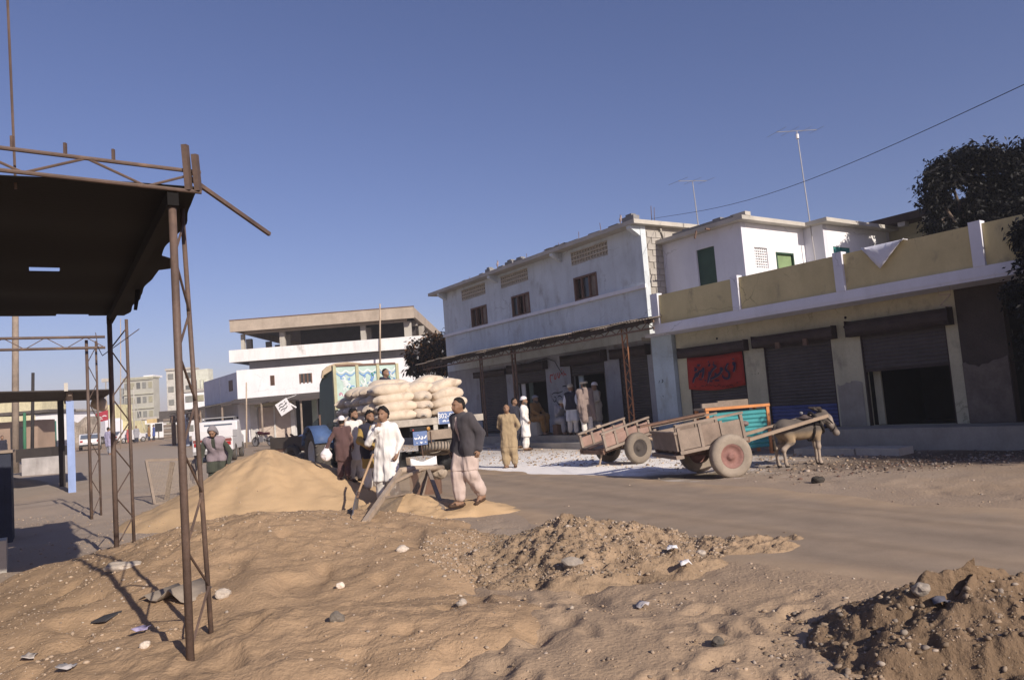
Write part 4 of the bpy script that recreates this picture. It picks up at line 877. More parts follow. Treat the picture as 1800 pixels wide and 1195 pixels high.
# ---- house behind with a dark roof, seen above the balcony at right
BH = thing('rear_house', 'cream house with a dark sagging roof behind the balcony building', 'building', FR.P(6, 25, 0))
zrb = FR.at(1600, 372, 24.7)[1] - .25; urb = FR.at(1470, 396, 24.7)[0]
k = MB(); k.fb(FR, 0, urb - .8, 25.8, 29, 3.2, zrb + .1); k.build('wall', plaster_cream, BH)
k = MB(); k.ext([FR.P(urb, 24.7, zrb), FR.P(urb, 24.7, zrb + .25), FR.P(urb, 29.5, zrb + .55), FR.P(urb, 29.5, zrb + .3)], FR.d * (-.5 - urb)); k.build('roof', M('dark_brown_roof', (0.06, 0.042, 0.035), v=.25, s=2), BH)
for i in range(9):
    k = MB(); u = urb - 2.2 - i * .8; k.fb(FR, u - .14, u + .10, 24.75, 25.0, zrb - .15, zrb - .003); k.build('eave_stone', concrete_lt if i % 3 else blockm, BH)
# ---- aerials on the white upper rooms
def aerial(name, label, base, h, nel, boom, angle, mt, rod=0.018, insul=False):
    t = thing(name, label, 'aerial', base); b = np.asarray(base, float); k = MB(); top = b + np.array([-.03 * h, 0, h]); k.tube([b, top], [rod, rod * .6], 6); k.build('mast', mt, t)
    bd_ = np.array([math.cos(angle), math.sin(angle), 0.10]); k = MB(); k.tube([top - bd_ * boom * .5, top + bd_ * boom * .5], 0.012, 5); k.build('boom', mt, t)
    sd_ = np.array([-math.sin(angle), math.cos(angle), 0]); k = MB()
    for i in range(nel):
        c = top + bd_ * boom * (i / (nel - 1) - .5); l = 0.9 - .08 * i; k.tube([c - sd_ * l / 2, c + sd_ * l / 2], 0.005, 5)
    k.build('rods', mt, t)
    if insul: k = MB(); k.lathe(top - np.array([0, 0, .25]), (0, 0, 1), [(0, 0), (0, .05), (.14, .05), (.14, 0)], 8); k.build('amplifier_can', plaster_white, t)
alu = M('dull_aluminium', (0.30, 0.29, 0.29), rough=0.5, v=.15, metal=.3)
q = FR.P(*[*FR.at(1430, 400, n1c - .1)[:1], n1c - .1, 0]); q[2] = 3.4
tz = D(1407, 230, q[1])[2]; aerial('tv_aerial', 'tall television aerial rising before the white upper rooms', q, tz - q[2], 4, 1.6, 0.35, alu, 0.024, True)
q = FR.P(FR.at(1228, 395, 19.4)[0], 19.4, 6.57); tz = D(1221, 318, q[1])[2]; aerial('tv_aerial', 'small slanted television aerial on the upper room roof', q, tz - q[2], 3, 1.3, 0.55, alu, 0.022)
# ---- overhead wire
wa, wb = D(1175, 380, 24.0), D(1830, 135, 9.5); k = MB(); pts = [wa * (1 - t) + wb * t - np.array([0, 0, 0.35 * math.sin(math.pi * t)]) for t in np.linspace(0, 1, 16)]; pts.insert(0, pts[0] + (pts[0] - pts[3]) * .6); pts.append(pts[-1] + (pts[-1] - pts[-3])); k.tube(pts, 0.006, 5)
tag(k.build('overhead_wire', ink_blk, None, True, None, wa), 'single black wire crossing the sky above the balcony building', 'wire')

# ---- white building with an unfinished top storey, across the end of the street
YW = 53.0
def X_(px, Y=YW): return (px - 900) / FPX * Y * 1.0 + 0
def dW(px, py, Y=YW): return D(px, py, Y)
gw = float(terr(np.array([-14.0]), np.array([YW]))[0])
B3 = thing('unfinished_white_building', 'large white building with an open unfinished concrete top storey', 'building', (-13, YW, gw))
xl = dW(416, 660)[0]; xr = dW(775, 640)[0] - .1; xr2 = dW(729, 545)[0]; xpl = dW(408, 620)[0]
zroof = dW(570, 553.5)[2]; zbb = zroof - 0.95; zpt = dW(409, 617)[2]; zpb = dW(409, 638)[2]; zlw = dW(416, 651)[2]; zaw = dW(416, 701)[2]
FWf = Frame(0.0)                           # u along +Y, n along +X
class AX:                                   # a frame whose u runs along +X and n along +Y
    d = np.array([1.0, 0, 0]); n = np.array([0, 1.0, 0])
    def P(s, u, n, z): return np.array([u, n, z], float)
AXF = AX()
k = wall(AXF, xl, xr + .6, gw - .2, zlw, YW, YW + .3, [(dW(476, 660)[0], dW(482, 660)[0], dW(476, 677)[2], dW(476, 660)[2]), (dW(527, 657)[0], dW(548, 657)[0], dW(527, 673)[2], dW(527, 657)[2]), (dW(452, 700)[0], dW(511, 700)[0], gw, gw + 2.7), (dW(517, 700)[0], dW(548, 700)[0], gw, gw + 2.9), (dW(556, 700)[0], dW(592, 700)[0], gw, gw + 2.9)]); k.build('wall', plaster_white, B3)
k = MB(); k.box(xl + .02, xr + .6, YW + .31, YW + 16, zlw - .3, zlw); k.build('middle_floor', concrete, B3)
k = MB(); k.box(xl + .5, xr + .3, YW + 1.2, YW + 1.4, zlw + .003, zpb + .5); k.build('recessed_wall', plaster_lilac, B3)
k = MB(); k.box(xpl, xr - .7, YW - .6, YW - .45, zpb, zpt); k.box(xpl, xpl + .15, YW - .447, YW + 14, zpb, zpt); k.box(xr - .85, xr - .7, YW - .447, YW + 14, zpb, zpt); k.build('parapet', M('stained_whitewash', (0.76, 0.75, 0.74), v=0.06, s=.5, streak=.3, c2=(.5, .48, .45), c2a=.05), B3)
k = MB(); k.box(xpl + .153, xr - .853, YW - .445, YW + 14, zpb + .05, zpb + .25); k.build('upper_floor', concrete, B3)
# roof: deep raw concrete band all round, dark inside
k = MB(); x0, x1 = dW(410, 570)[0], xr2; y0, y1 = YW - .7, YW + 19
k.box(x0, x1, y0, y0 + .2, zbb + .16, zroof); k.box(x0, x0 + .2, y0 + .203, y1, zbb + .25, zroof); k.box(x1 - .2, x1, y0 + .203, y1, zbb + .25, zroof); k.box(x0 + .203, x1 - .203, y0 + .203, y1, zroof - .25, zroof - .05)
k.box(x0 + .8, x1 - .6, y0 + .55, y0 + .8, zbb, zbb + .34); k.build('roof_band', M('shuttered_concrete', (0.42, 0.35, 0.28), v=.16, s=1.2, fs=9, bump=.5, streak=.2), B3)
k = MB(); k.box(x0 - .03, x1 + .03, y0 - .03, y0 + .22, zroof + .003, zroof + .06); k.build('roof_edge', woodbr, B3)
for i in range(5): k = MB(); k.box(x1 - 1.2, x1 - .203, y0 + 3 + 3.2 * i, y0 + 3.4 + 3.2 * i, zbb - .05, zbb + .34); k.build('roof_beam', concrete, B3)
for px, dy, wd_ in ((426, .1, .22), (437, 3.2, .4), (471, 6.0, .4), (496, .1, .35), (505, 2.2, .45), (487, 9, .4), (639, .1, .35), (648, 2.0, .4), (718, .1, .5), (742, 3.5, .4)):
    q = D(px, 600, YW + dy); k = MB(); k.box(q[0] - wd_ / 2, q[0] + wd_ / 2, YW + dy, YW + dy + .35, zpb + .25, zbb + .03); k.build('column', concrete_lt if dy < 1 else concrete, B3)
q = dW(508, 600); k = MB(); k.box(q[0], dW(722, 600)[0], YW + 3.0, YW + 3.2, zpb + .25, zroof - .3); k.build('back_wall', M('shade_toned_block_wall', (0.06, 0.05, 0.048), v=.2), B3)  # wall coloured near black to paint in the shade of the open storey
k = MB(); k.tube([dW(668, 640, YW - .7), dW(668, 534, YW - .7)], [.07, .05], 6); k.build('standpipe', woodtan, B3, True)
for px, py, w_, h_ in ((479, 668.5, 6, 17), (537.5, 665, 21, 16)):
    a_ = dW(px - w_ / 2, py - h_ / 2); b_ = dW(px + w_ / 2, py + h_ / 2); k = MB()
    k.box(a_[0], b_[0], YW + .05, YW + .09, b_[2], a_[2]); wn = k.build('window', glass, B3)
    k = MB(); 
    for t in (0, .33, .66, 1): x = a_[0] * (1 - t) + b_[0] * t; k.box(x - .05, x + .05, YW - .02, YW + .048, b_[2], a_[2])
    k.build('frame', woodbr, wn)
# shaded left wing running back up the side street
t_w = 10.4; wd0 = np.array([xl, YW, 0]); wdir = np.array([-0.565, 0.825, 0]); FW = Frame(math.asin(0.565), wd0)
k = MB(); k.fb(FW, 0.02, t_w, 0.0, 4.0, gw - .2, zlw - .12); k.build('side_wing', plaster_lilac, B3)
k = MB(); k.fb(FW, 1.2, 2.2, -.04, -.003, dW(405, 687, YW + 1)[2], dW(405, 668, YW + 1)[2]); k.build('window', woodbr, B3)
k = MB(); k.fb(FW, 4.8, 5.0, -.03, -.003, 3.4, zlw - .2); k.build('wall_seam', plaster_white, B3)
# shop shutters and dark openings under it
k = MB(); x0, x1 = dW(452, 700)[0], dW(511, 700)[0]; xm = (x0 + x1) / 2
cs = M('cream_shutter', (0.56, 0.47, 0.40), v=.1, s=2)
for a_, b_ in ((x0 + .05, xm - .06), (xm + .06, x1 - .05)):
    V = []; F = []; ks = 26
    for i in range(ks * 2 + 1): V += [(a_, YW - .03 - .03 * (i % 2), gw + .05 + 2.3 * i / ks / 2), (b_, YW - .03 - .03 * (i % 2), gw + .05 + 2.3 * i / ks / 2)]
    F = [(2 * i, 2 * i + 1, 2 * i + 3, 2 * i + 2) for i in range(ks * 2)]; mesh('shutter', V, F, cs, B3)
k.box(x0 - .1, x1 + .1, YW - .3, YW - .02, gw + 2.4, gw + 2.75); k.build('shutter_box', plaster_cream, B3)
k = MB(); k.box(xm - .055, xm + .055, YW - .12, YW - .01, gw, gw + 2.39); k.box(x1 - .04, x1 + .25, YW - .12, YW - .005, gw, gw + 2.39); k.box(x0 - .5, x0 - .02, YW - .12, YW - .005, gw, gw + 2.6); k.build('shutter_posts', M('whitish_post', (.6, .58, .55)), B3)
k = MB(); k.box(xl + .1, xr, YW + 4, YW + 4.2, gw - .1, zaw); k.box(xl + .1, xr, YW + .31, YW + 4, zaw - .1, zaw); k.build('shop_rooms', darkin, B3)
for px, w_ in ((548, 8), (592, 8)): a_ = dW(px - w_ / 2 + 4, 700)[0]; k = MB(); k.box(a_, a_ + .35, YW - .1, YW - .01, gw, gw + 3.0); k.build('door_post', M('pale_green_post', (.34, .40, .33), v=.15), B3)
A3 = thing('tarred_awning', 'dark sagging tarred awning in front of the unfinished white building', 'awning', (-16, YW - 2, gw))
V = []; n_ = 14
xs = np.linspace(xl - .2, dW(590, 690)[0] + 1.5, n_)
for q_, off in ((0, 0), (1, -.09)):
    for i, x in enumerate(xs): V += [(x, YW - .02, zaw - .02 + off + .10 * i / n_), (x, YW - 2.6 + .2 * math.sin(i * 2.1), zaw - .42 + off + .15 * math.sin(i * 1.3) * .4)]
F = []
for i in range(n_ - 1): F += [(2 * i, 2 * i + 1, 2 * i + 3, 2 * i + 2), (2 * n_ + 2 * i, 2 * n_ + 2 * i + 2, 2 * n_ + 2 * i + 3, 2 * n_ + 2 * i + 1), (2 * i + 1, 2 * n_ + 2 * i + 1, 2 * n_ + 2 * i + 3, 2 * i + 3)]
mesh('sheet', V, F, M('tarred_sheet', (0.07, 0.055, 0.05), v=.25, s=1.2), A3)
for i in (0, 4, 8, 12): k = MB(); k.tube([(xs[i], YW - 2.4, gw - .1), (xs[i], YW - 2.4, zaw - .5)], .07, 6); k.build('post', woodgr, A3)
A4 = thing('lattice_awning', 'corrugated awning on a lattice girder along the shaded wing', 'awning', FW.P(5, -1.5, gw))
for i in range(6):
    V, F = corr(FW.P(-.2 + i * 1.8, -.02, zaw - .1), FW.d * 1.85, FW.P(0, -2.6, zaw - .55 + .05 * (i % 2)) - FW.P(0, -.02, zaw - .1), 6, .03, (0, 0, 1), .03); mesh('corrugated_sheet', V, F, M('dark_tin', (.10, .085, .075), v=.25), A4)
k = MB(); k.bar(FW.P(-.2, -2.55, zaw - .7), FW.P(11, -2.55, zaw - .7), .08, .08); k.bar(FW.P(-.2, -2.55, zaw - 1.2), FW.P(11, -2.55, zaw - 1.2), .08, .08)
pts = lattice_pts(FW.P(-.2, -2.55, zaw - 1.2), FW.P(11, -2.55, zaw - 1.2), FW.P(-.2, -2.55, zaw - .7), FW.P(11, -2.55, zaw - .7), 18)
for a_, b_ in zip(pts[:-1], pts[1:]): k.bar(a_, b_, .05, .05)
k.build('girder', rust, A4)
for u, mt in ((0.3, woodgr), (4.6, M('pale_blue_post', (.36, .40, .50))), (9.5, rust)): k = MB(); k.fb(FW, u - .14, u + .14, -2.7, -2.42, gw - .1, zaw - .75); k.build('post', mt, A4)
k = MB(); k.fb(FW, 0.1, 10, -.35, -.01, gw + .9, zaw - 1.25); k.build('shop_fronts', M('dim_stall_boards', (.05, .042, .04), v=.4, s=3), A4)
for i in range(5): k = MB(); k.fb(FW, .8 + i * 1.9, 1.7 + i * 1.9, -.6, -.37, gw - .1, gw + .9); k.build('counter', M('stall_yellow_board', (.30, .22, .10), v=.3, s=2), A4)
for px, py0, py1, Y_, r_, lab in ((433, 783, 672, 44.0, .06, 'slender pale pole standing before the dark awning'), (212, 782, 560, 62.0, .05, 'thin grey pole far down the street')):
    a_ = D(px, py0, Y_); a_[2] = float(terr(a_[:1], a_[1:2])[0]); b_ = D(px, py1, Y_); k = MB(); k.tube([a_ - np.array([0, 0, .2]), b_], [r_, r_ * .6], 6); tag(k.build('pole', woodtan, None, True, None, a_), lab, 'pole')
# hanging white sign cloth
SG = thing('hanging_sign', 'white square sign with Urdu writing hanging askew from the dark awning', 'sign', D(500, 715, 49.6))
c = D(499, 715, 49.6); ax_ = np.array([.76, -.1, .40]); ay_ = np.array([-.42, 0, .80]); w_ = .95
k = MB(); k.obox(c - ax_ * w_ * .55 - ay_ * w_ * .5, ax_ * w_ * 1.1, np.array([0, .03, 0]), ay_ * w_); k.build('board', plaster_white, SG)
strokes('lettering', [[(.1, .5), (.3, .62), (.5, .5), (.7, .6)], [(.2, .7), (.4, .78), (.6, .72)], [(.15, .35), (.4, .4), (.6, .3), (.8, .4)], [(.3, .2), (.5, .25)], [(.7, .75), (.85, .8)], [(.75, .5), (.8, .68), (.9, .6)]], c - ax_ * w_ * .55 - ay_ * w_ * .5, ax_, ay_, np.array([0, -1.0, 0]), .035, ink_blk, SG, .01)
k = MB(); k.tube([c + ay_ * w_ * .5 + ax_ * .2, c + np.array([.5, 1.2, .75])], .015, 5); k.tube([c + ax_ * .5, c + ax_ * .5 + np.array([.35, .3, -.3])], .05, 5); k.build('cord', plaster_white, SG)
# ================================================================== iron shed at left
ironm = M('brown_painted_iron', (0.115, 0.078, 0.062), rough=0.6, v=0.3, s=3, fs=30, bump=0.3, c2=(0.20, 0.13, 0.09), c2a=0.3, spec=0.35)
SF = Frame(R(31.9), (-2.23, 5.02, 0))       # u along the line of posts, n towards the road
def tz(x, y): return float(terr(np.array([x]), np.array([y]))[0])
def topz(p): return top_z(p[0], p[1])
SH = thing('open_shed', 'open iron shed with a black sheet roof on three lattice posts, nearest at left', 'shed', (-3, 5, 0))
for (x, y), zt, dv, r_, rc_, tl in (((-2.23, 5.02), 3.20, (-.03, .43), .026, .018, -.09), ((-5.27, 9.86), 3.15, (.02, .40), .031, .022, 0), ((-8.66, 15.3), 3.58, (-.04, .42), .03, .022, 0)):
    k = MB(); zb = top_z(x, y) - .25
    k.tube([(x, y, zb), (x, y, zt)], r_, 10); p = k.build('post', ironm, SH, True)
    k = MB(); a1 = np.array([x + dv[0], y + dv[1], zb]); k.tube([a1, a1 + np.array([tl, 0, zt - zb + .02])], rc_, 8); k.build('chord', ironm, p, True)
    k = MB(); pts = lattice_pts((x, y, zb + .3), (x, y, zt - .1), a1 + np.array([0, 0, .3]), a1 + np.array([tl * .95, 0, zt - zb - .1]), 9)
    for a_, b_ in zip(pts[:-1], pts[1:]): k.tube([a_, b_], .009, 6)
    k.build('bracing', ironm, p)
ZR = 3.22
def sab(px, py): q = G(px, py, ZR) - SF.o; return q @ SF.d, q @ SF.n
h1 = [sab(44, 468), sab(96, 476)]; h2 = [sab(92, 551), sab(160, 554)]
us_ = np.linspace(-0.05, 6.0, 60); ns_ = np.linspace(-7, 0.24, 60)
V = []; F = []
idx = {}
def rv(i, j, off):
    key = (i, j, off)
    if key not in idx:
        u, n_ = us_[i], ns_[j]
        if j == 59: n_ += .05 * vn(u * 2.2, 0.3, s=3) - .04 + (.10 if 2.2 < u < 2.7 else 0)
        if i == 59: u += .06 * vn(n_ * 2, 0.5, s=8)
        sag = .05 * vn(u * .6, n_ * .6, s=12) - .02 * math.sin(u * 2.0) ** 2
        idx[key] = len(V); V.append(SF.P(u, n_, ZR + sag + off * .35))
    return idx[key]
uh = (h1[0][0] + h1[1][0]) / 2; uh2 = (h2[0][0] + h2[1][0]) / 2
def hole(u, n_): return (abs(u - uh) < .11 and min(h1[0][1], h1[1][1]) < n_ < max(h1[0][1], h1[1][1])) or (abs(u - uh2) < .06 and min(h2[0][1], h2[1][1]) < n_ < max(h2[0][1], h2[1][1]))
for i in range(59):
    for j in range(59):
        if hole((us_[i] + us_[i + 1]) / 2, (ns_[j] + ns_[j + 1]) / 2): continue
        F += [(rv(i, j, .02), rv(i + 1, j, .02), rv(i + 1, j + 1, .02), rv(i, j + 1, .02)), (rv(i, j, 0), rv(i, j + 1, 0), rv(i + 1, j + 1, 0), rv(i + 1, j, 0))]
        if j == 58: F.append((rv(i, j + 1, 0), rv(i, j + 1, .02), rv(i + 1, j + 1, .02), rv(i + 1, j + 1, 0)))
        if i == 0: F.append((rv(i, j, 0), rv(i, j, .02), rv(i, j + 1, .02), rv(i, j + 1, 0)))
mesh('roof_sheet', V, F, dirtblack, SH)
k = MB(); k.bar(SF.P(-.05, 0, ZR - .06), SF.P(6.05, 0, ZR - .06), .07, .10); k.build('edge_beam', dirtblack, SH)
def girder(u, z0, z1, n0, n1, kk, th=.028, dr=0.0):
    k = MB(); k.tube([SF.P(u, n0, z0 + 2 * dr), SF.P(u, n1, z0 - dr)], th, 8); k.tube([SF.P(u, n0, z1 + 2 * dr), SF.P(u, n1, z1 - dr)], th, 8); g = k.build('girder', ironm, SH)
    k = MB(); pts = lattice_pts(SF.P(u, n0, z0 + 2 * dr), SF.P(u, n1, z0 - dr), SF.P(u, n0, z1 + 2 * dr), SF.P(u, n1, z1 - dr), kk)
    for a_, b_ in zip(pts[:-1], pts[1:]): k.tube([a_, b_], .009, 6)
    k.build('bracing', ironm, g)
girder(-.06, 3.30, 3.44, -7, 0.18, 21, .014, .09); girder(11.95, 3.40, 3.62, -8, 0.3, 24, .028)
for n_, h_ in ((.10, .30), (.16, .24)): k = MB(); k.bar(SF.P(-.06, n_, ZR), SF.P(-.10, n_ - .02, ZR + h_), .035, .05); k.build('roof_stub', ironm, SH)
for n_ in (-.35, -.62, -.9): k = MB(); k.bar(SF.P(-.06, n_, 3.36 - n_ * .037), SF.P(-.06, n_, 3.44 - n_ * .037), .015, .02); k.build('roof_stub', ironm, SH)
k = MB(); a_ = D(332, 312, 5.1); b_ = D(474, 412, 5.75); k.bar(a_, b_, .024, .028); k.build('loose_bar', ironm, SH)
a_ = D(248, 470, 8.3); k = MB(); k.tube([a_, a_ + np.array([-.04, 0, -.22]), D(238, 545, 8.3)], [.012, .03, .02], 6, flat=.4); k.build('hanging_strip', dirtblack, SH)
k = MB(); a_ = D(27, 305, 4.62); b_ = D(12, -30, 4.62); k.tube([a_ - np.array([0, 0, .1]), b_], .0085, 6); k.build('upright_rod', ironm, SH)
k = MB(); a_ = D(192, 590, 9.9); k.tube([a_ + np.array([.25, .3, .1]), D(180, 625, 10.3), D(172, 610, 10.6), D(168, 585, 10.8)], .006, 5); k.build('dangling_wire', ironm, SH)
# dark cabinet and blocks under the shed
q = G(22, 950); k = MB(); k.fb(SF, (q - SF.o) @ SF.d, (q - SF.o) @ SF.d + 1.0, (q - SF.o) @ SF.n - 1.4, (q - SF.o) @ SF.n, -.2, 1.45)
CBt = thing('stall_cabinet', 'dark blue wooden cabinet standing under the iron shed at the left edge', 'cabinet', q)
mcb = M('dark_blue_cabinet', (0.035, 0.04, 0.06), v=.25, s=2); k.build('carcass', mcb, CBt)
k = MB(); k.fb(SF, (q - SF.o) @ SF.d - .03, (q - SF.o) @ SF.d + 1.03, (q - SF.o) @ SF.n - 1.43, (q - SF.o) @ SF.n + .03, 1.452, 1.50); k.build('top', woodgr, CBt)
k = MB(); k.fb(SF, (q - SF.o) @ SF.d - .02, (q - SF.o) @ SF.d - .002, (q - SF.o) @ SF.n - 1.3, (q - SF.o) @ SF.n - .72, .2, 1.3); k.fb(SF, (q - SF.o) @ SF.d - .02, (q - SF.o) @ SF.d - .002, (q - SF.o) @ SF.n - .68, (q - SF.o) @ SF.n - .1, .2, 1.3); k.build('doors', mcb, CBt)
q = G(12, 1010); k = MB(); c_ = (q - SF.o); k.fb(SF, c_ @ SF.d, c_ @ SF.d + .35, c_ @ SF.n - .6, c_ @ SF.n, -.1, .42); tag(k.build('concrete_footing', concrete_lt, None, False, None, q), 'square concrete footing at the left edge below the dark cabinet', 'footing')

# half-buried roof tile, scrap, rags and the pale straight edge in the foreground
q = sight(290, 1062); V = []; F = []
ax1 = np.array([.62, -.18, -.02]) * .75; ax2 = np.array([.15, .30, .02])
for i in range(9):
    t = i / 8; 
    for j in range(2): V.append(q + ax1 * (t - .55) + ax2 * j + np.array([0, 0, .02 + .10 * math.exp(-((t - .62) / .16) ** 2) + .05 * math.exp(-((t - .12) / .1) ** 2)]))
F = [(2 * i, 2 * i + 2, 2 * i + 3, 2 * i + 1) for i in range(8)]
o = mesh('bent_tin_sheet', V, F, M('grey_tin', (.30, .25, .20), rough=.6, v=.2), None, True, None, q); tag(o, 'bent grey tin sheet half buried behind the near iron post', 'tin sheet'); sm = o.modifiers.new('t', 'SOLIDIFY'); sm.thickness = .008
q = sight(187, 1090); k = MB(); k.add([q + np.array(p) for p in ((-.10, -.05, .01), (.03, -.07, .02), (.10, .05, .06), (-.05, .06, .03))], [(0, 1, 2, 3)]); o = k.build('tar_paper_scrap', M('tar_paper', (.05, .048, .052)), None, False, None, q); tag(o, 'dark torn scrap of tar paper on the bare earth at lower left', 'scrap'); sm = o.modifiers.new('t', 'SOLIDIFY'); sm.thickness = .012
for px, py, cl, lab in ((1182, 968, (.75, .74, .76), 'torn white plastic scrap at the upper right of the gravel heap'), (1205, 995, (.7, .68, .68), 'small white paper scrap right of the gravel heap'), (250, 1113, (.34, .30, .45), 'faded violet rag near the foot of the near post'), (52, 1160, (.45, .40, .36), 'greyish scrap in the lower left corner'), (120, 1178, (.38, .36, .36), 'grey rag at the bottom edge left'), (1655, 1065, (.12, .12, .15), 'dark blue-grey rag caught on the dark mound'), (1130, 1070, (.45, .42, .42), 'grey scrap at the front foot of the gravel heap')):
    q = sight(px, py); V = []; F = []
    for i in range(4):
        for j in range(4): V.append(q + np.array([(i - 1.5) * .030 + random.uniform(-.012, .012), (j - 1.5) * .03 + random.uniform(-.012, .012), .02 + random.uniform(0, .035)]))
    F = [(4 * i + j, 4 * i + j + 4, 4 * i + j + 5, 4 * i + j + 1) for i in range(3) for j in range(3)]
    o = mesh('scrap', V, F, M('scrap_%d' % px, cl, v=.1), None, True, None, q); tag(o, lab, 'scrap'); sm = o.modifiers.new('t', 'SOLIDIFY'); sm.thickness = .004

# ================================================================== second shed with the blue post
s2 = G(127, 866); S2F = Frame(R(31.9), s2)
SH2 = thing('tin_shed', 'dark low tin shed with a pale blue corner post at left', 'shed', s2)
bluem = M('pale_blue_paint', (0.25, 0.33, 0.55), rough=.6, v=.12, s=2, streak=.2)
zt = D(125, 690, s2[1])[2]
k = MB(); k.fb(S2F, -.11, .11, -.10, .10, -.2, zt - .25); k.build('post', bluem, SH2)
k = MB(); k.fb(S2F, -.09, .09, -.08, .08, zt - .248, zt); k.build('post_top', woodtan, SH2)
for u, n_ in ((2.9, -.2), (0.1, -4.6), (3.0, -5)): k = MB(); k.fb(S2F, u - .09, u + .09, n_ - .09, n_ + .09, -.2, zt - .1); k.build('post', M('dark_post', (.035, .03, .03)), SH2)
for i in range(6):
    u0 = -.6 + i * 1.05; V, F = corr(S2F.P(u0, -7, zt + .26 + .01 * (i % 2)), S2F.P(u0 + 1.1, -7, zt + .26) - S2F.P(u0, -7, zt + .26), S2F.P(0, 1.15, zt + .0) - S2F.P(0, -7, zt + .26), 7, .02, (0, 0, 1), .02); mesh('corrugated_sheet', V, F, M('dark_tin', (.10, .085, .075)), SH2)
k = MB(); k.bar(S2F.P(-.4, -.0, zt + .02 - .06), S2F.P(5.4, 0, zt - .04), .1, .14); k.bar(S2F.P(-.4, -5, zt + .1), S2F.P(5.4, -5, zt + .1), .1, .12); k.build('beam', woodgr, SH2)
for n_ in (-3.2, -.1): k = MB(); k.fb(S2F, -.66, -.60, n_ - .05, n_ + .05, zt + .02, zt + .26); k.build('sheet_clip', concrete_lt, SH2)
q = S2F.P(2.4, .9, zt - .28); V, F = solid([('e', q, np.eye(3), (.26, .22, .22)), ('e', q + np.array([.1, 0, -.14]), np.eye(3), (.18, .18, .14))], .05); mesh('hanging_bundle', V, F, woodtan, SH2, True)
k = MB(); k.tube([S2F.P(1.5, -6, zt + .32), S2F.P(1.5, -2.4, zt + .22)], [.14, .12], 8); tag(k.build('rolled_mat', woodtan, None, True, None, S2F.P(1.5, -4, zt + .3)), 'tan rolled mat lying on the dark tin shed roof', 'mat')
# timber pole, thinner poles and low white wall beyond that shed
for px, py, tp, Y_, r_, mt, lab in ((27, 833, 520, 36, .16, woodgr, 'thick weathered timber pole rising behind the tin shed'), (56, 812, 655, 40, .09, M('dark_post', (.035, .03, .03)), 'dark leaning pole right of the thick timber pole'), (43, 790, 725, 46, .10, M('green_post_paint', (.05, .16, .09)), 'short green post left of the white shop wall')):
    a_ = D(px, py, Y_); a_[2] = min(a_[2], tz(a_[0], a_[1])) - .2; b_ = D(px - (0 if px != 56 else -2), tp, Y_); k = MB(); k.tube([a_, b_], [r_, r_ * .85], 8); tag(k.build('pole', mt, None, True, None, a_), lab, 'pole')
a_, b_ = D(38, 818, 33), D(116, 812, 33); k = MB(); zb = tz(a_[0], a_[1]); k.obox((a_[0], 33, zb - .2), (b_[0] - a_[0], 0, 0), (0, .3, 0), (0, 0, .95)); WLm = k.build('low_wall', M('grimy_whitewash', (.46, .43, .41), v=.2, s=1.5, streak=.4), None, False, None, (a_[0], 33, zb)); tag(WLm, 'low whitewashed wall under the tin shed roof, behind the grey sand', 'wall')
a_, b_ = D(38, 800, 34.0), D(100, 800, 34.0); k = MB(); k.obox((a_[0], 33.6, zb + .6), (b_[0] - a_[0], 0, 0), (0, 1.2, 0), (0, 0, .55)); tag(k.build('market_bench', M('dark_bench_boards', (.05, .042, .038)), None, False, None, (a_[0], 33.6, zb + .6)), 'long dark bench top on the low white wall', 'bench')
# far side of the street at left: whitewashed shop with green doors, rubble wall, stalls
def far_box(b, px0, px1, pyt, Y_, dep=6, zb=None):
    a_ = D(px0, pyt, Y_); c_ = D(px1, pyt, Y_); z0 = tz(0, Y_) - .3 if zb is None else zb; b.box(a_[0], c_[0], Y_, Y_ + dep, z0, a_[2]); return a_, c_
WS = thing('whitewashed_shop', 'small whitewashed shop with a dark green double door, far left across the street', 'building', (D(85, 760, 88)[0], 88, tz(0, 88)))
k = MB(); far_box(k, 62, 121, 728, 88); k.build('wall', plaster_white, WS)
k = MB(); far_box(k, 60, 124, 724, 87.6, 7, D(60, 728, 88)[2] + .02); k.build('roof_edge', concrete, WS)
k = MB(); far_box(k, 80, 89, 740, 87.9, .09); k.build('door', greenp, WS); k = MB(); far_box(k, 89.4, 98, 740, 87.9, .09); k.build('door', M('sea_green_door', (.04, .16, .12)), WS)
k = MB(); far_box(k, 74, 79, 738, 87.85, .14); k.build('door_post', woodtan, WS)
OS = thing('orange_stall', 'orange-walled market stall beyond the thick timber pole', 'stall', (D(45, 760, 80)[0], 80, tz(0, 80)))
k = MB(); far_box(k, -30, 66, 745, 80, 3); k.build('wall', M('orange_wall', (.33, .24, .18), v=.2, s=.5), OS); k = MB(); a_ = D(-30, 728, 78); c_ = D(84, 733, 78); k.box(a_[0], c_[0], 78, 83, a_[2] - .3, a_[2]); k.build('roof', M('dark_tin', (.1, .085, .075)), OS); k = MB(); far_box(k, 18, 40, 752, 79.9, .09); k.build('doorway', darkin, OS)
YB = thing('pale_yellow_house', 'pale yellow flat-roofed house showing above the tin shed beams', 'building', (D(50, 720, 110)[0], 110, tz(0, 110))); k = MB(); far_box(k, -40, 74, 706, 110); k.build('wall', M('pale_yellow_wall', (.60, .55, .36)), YB); k = MB(); far_box(k, -42, 76, 702, 109.6, 7, D(0, 706, 110)[2]); k.build('roof_edge', concrete_lt, YB)
RW = thing('rubble_wall', 'broken rubble stone wall left of the white hatchback', 'wall', (D(140, 760, 84)[0], 84, tz(0, 84)))
xs = np.linspace(D(119, 740, 84)[0], D(172, 740, 84)[0], 16); V = []
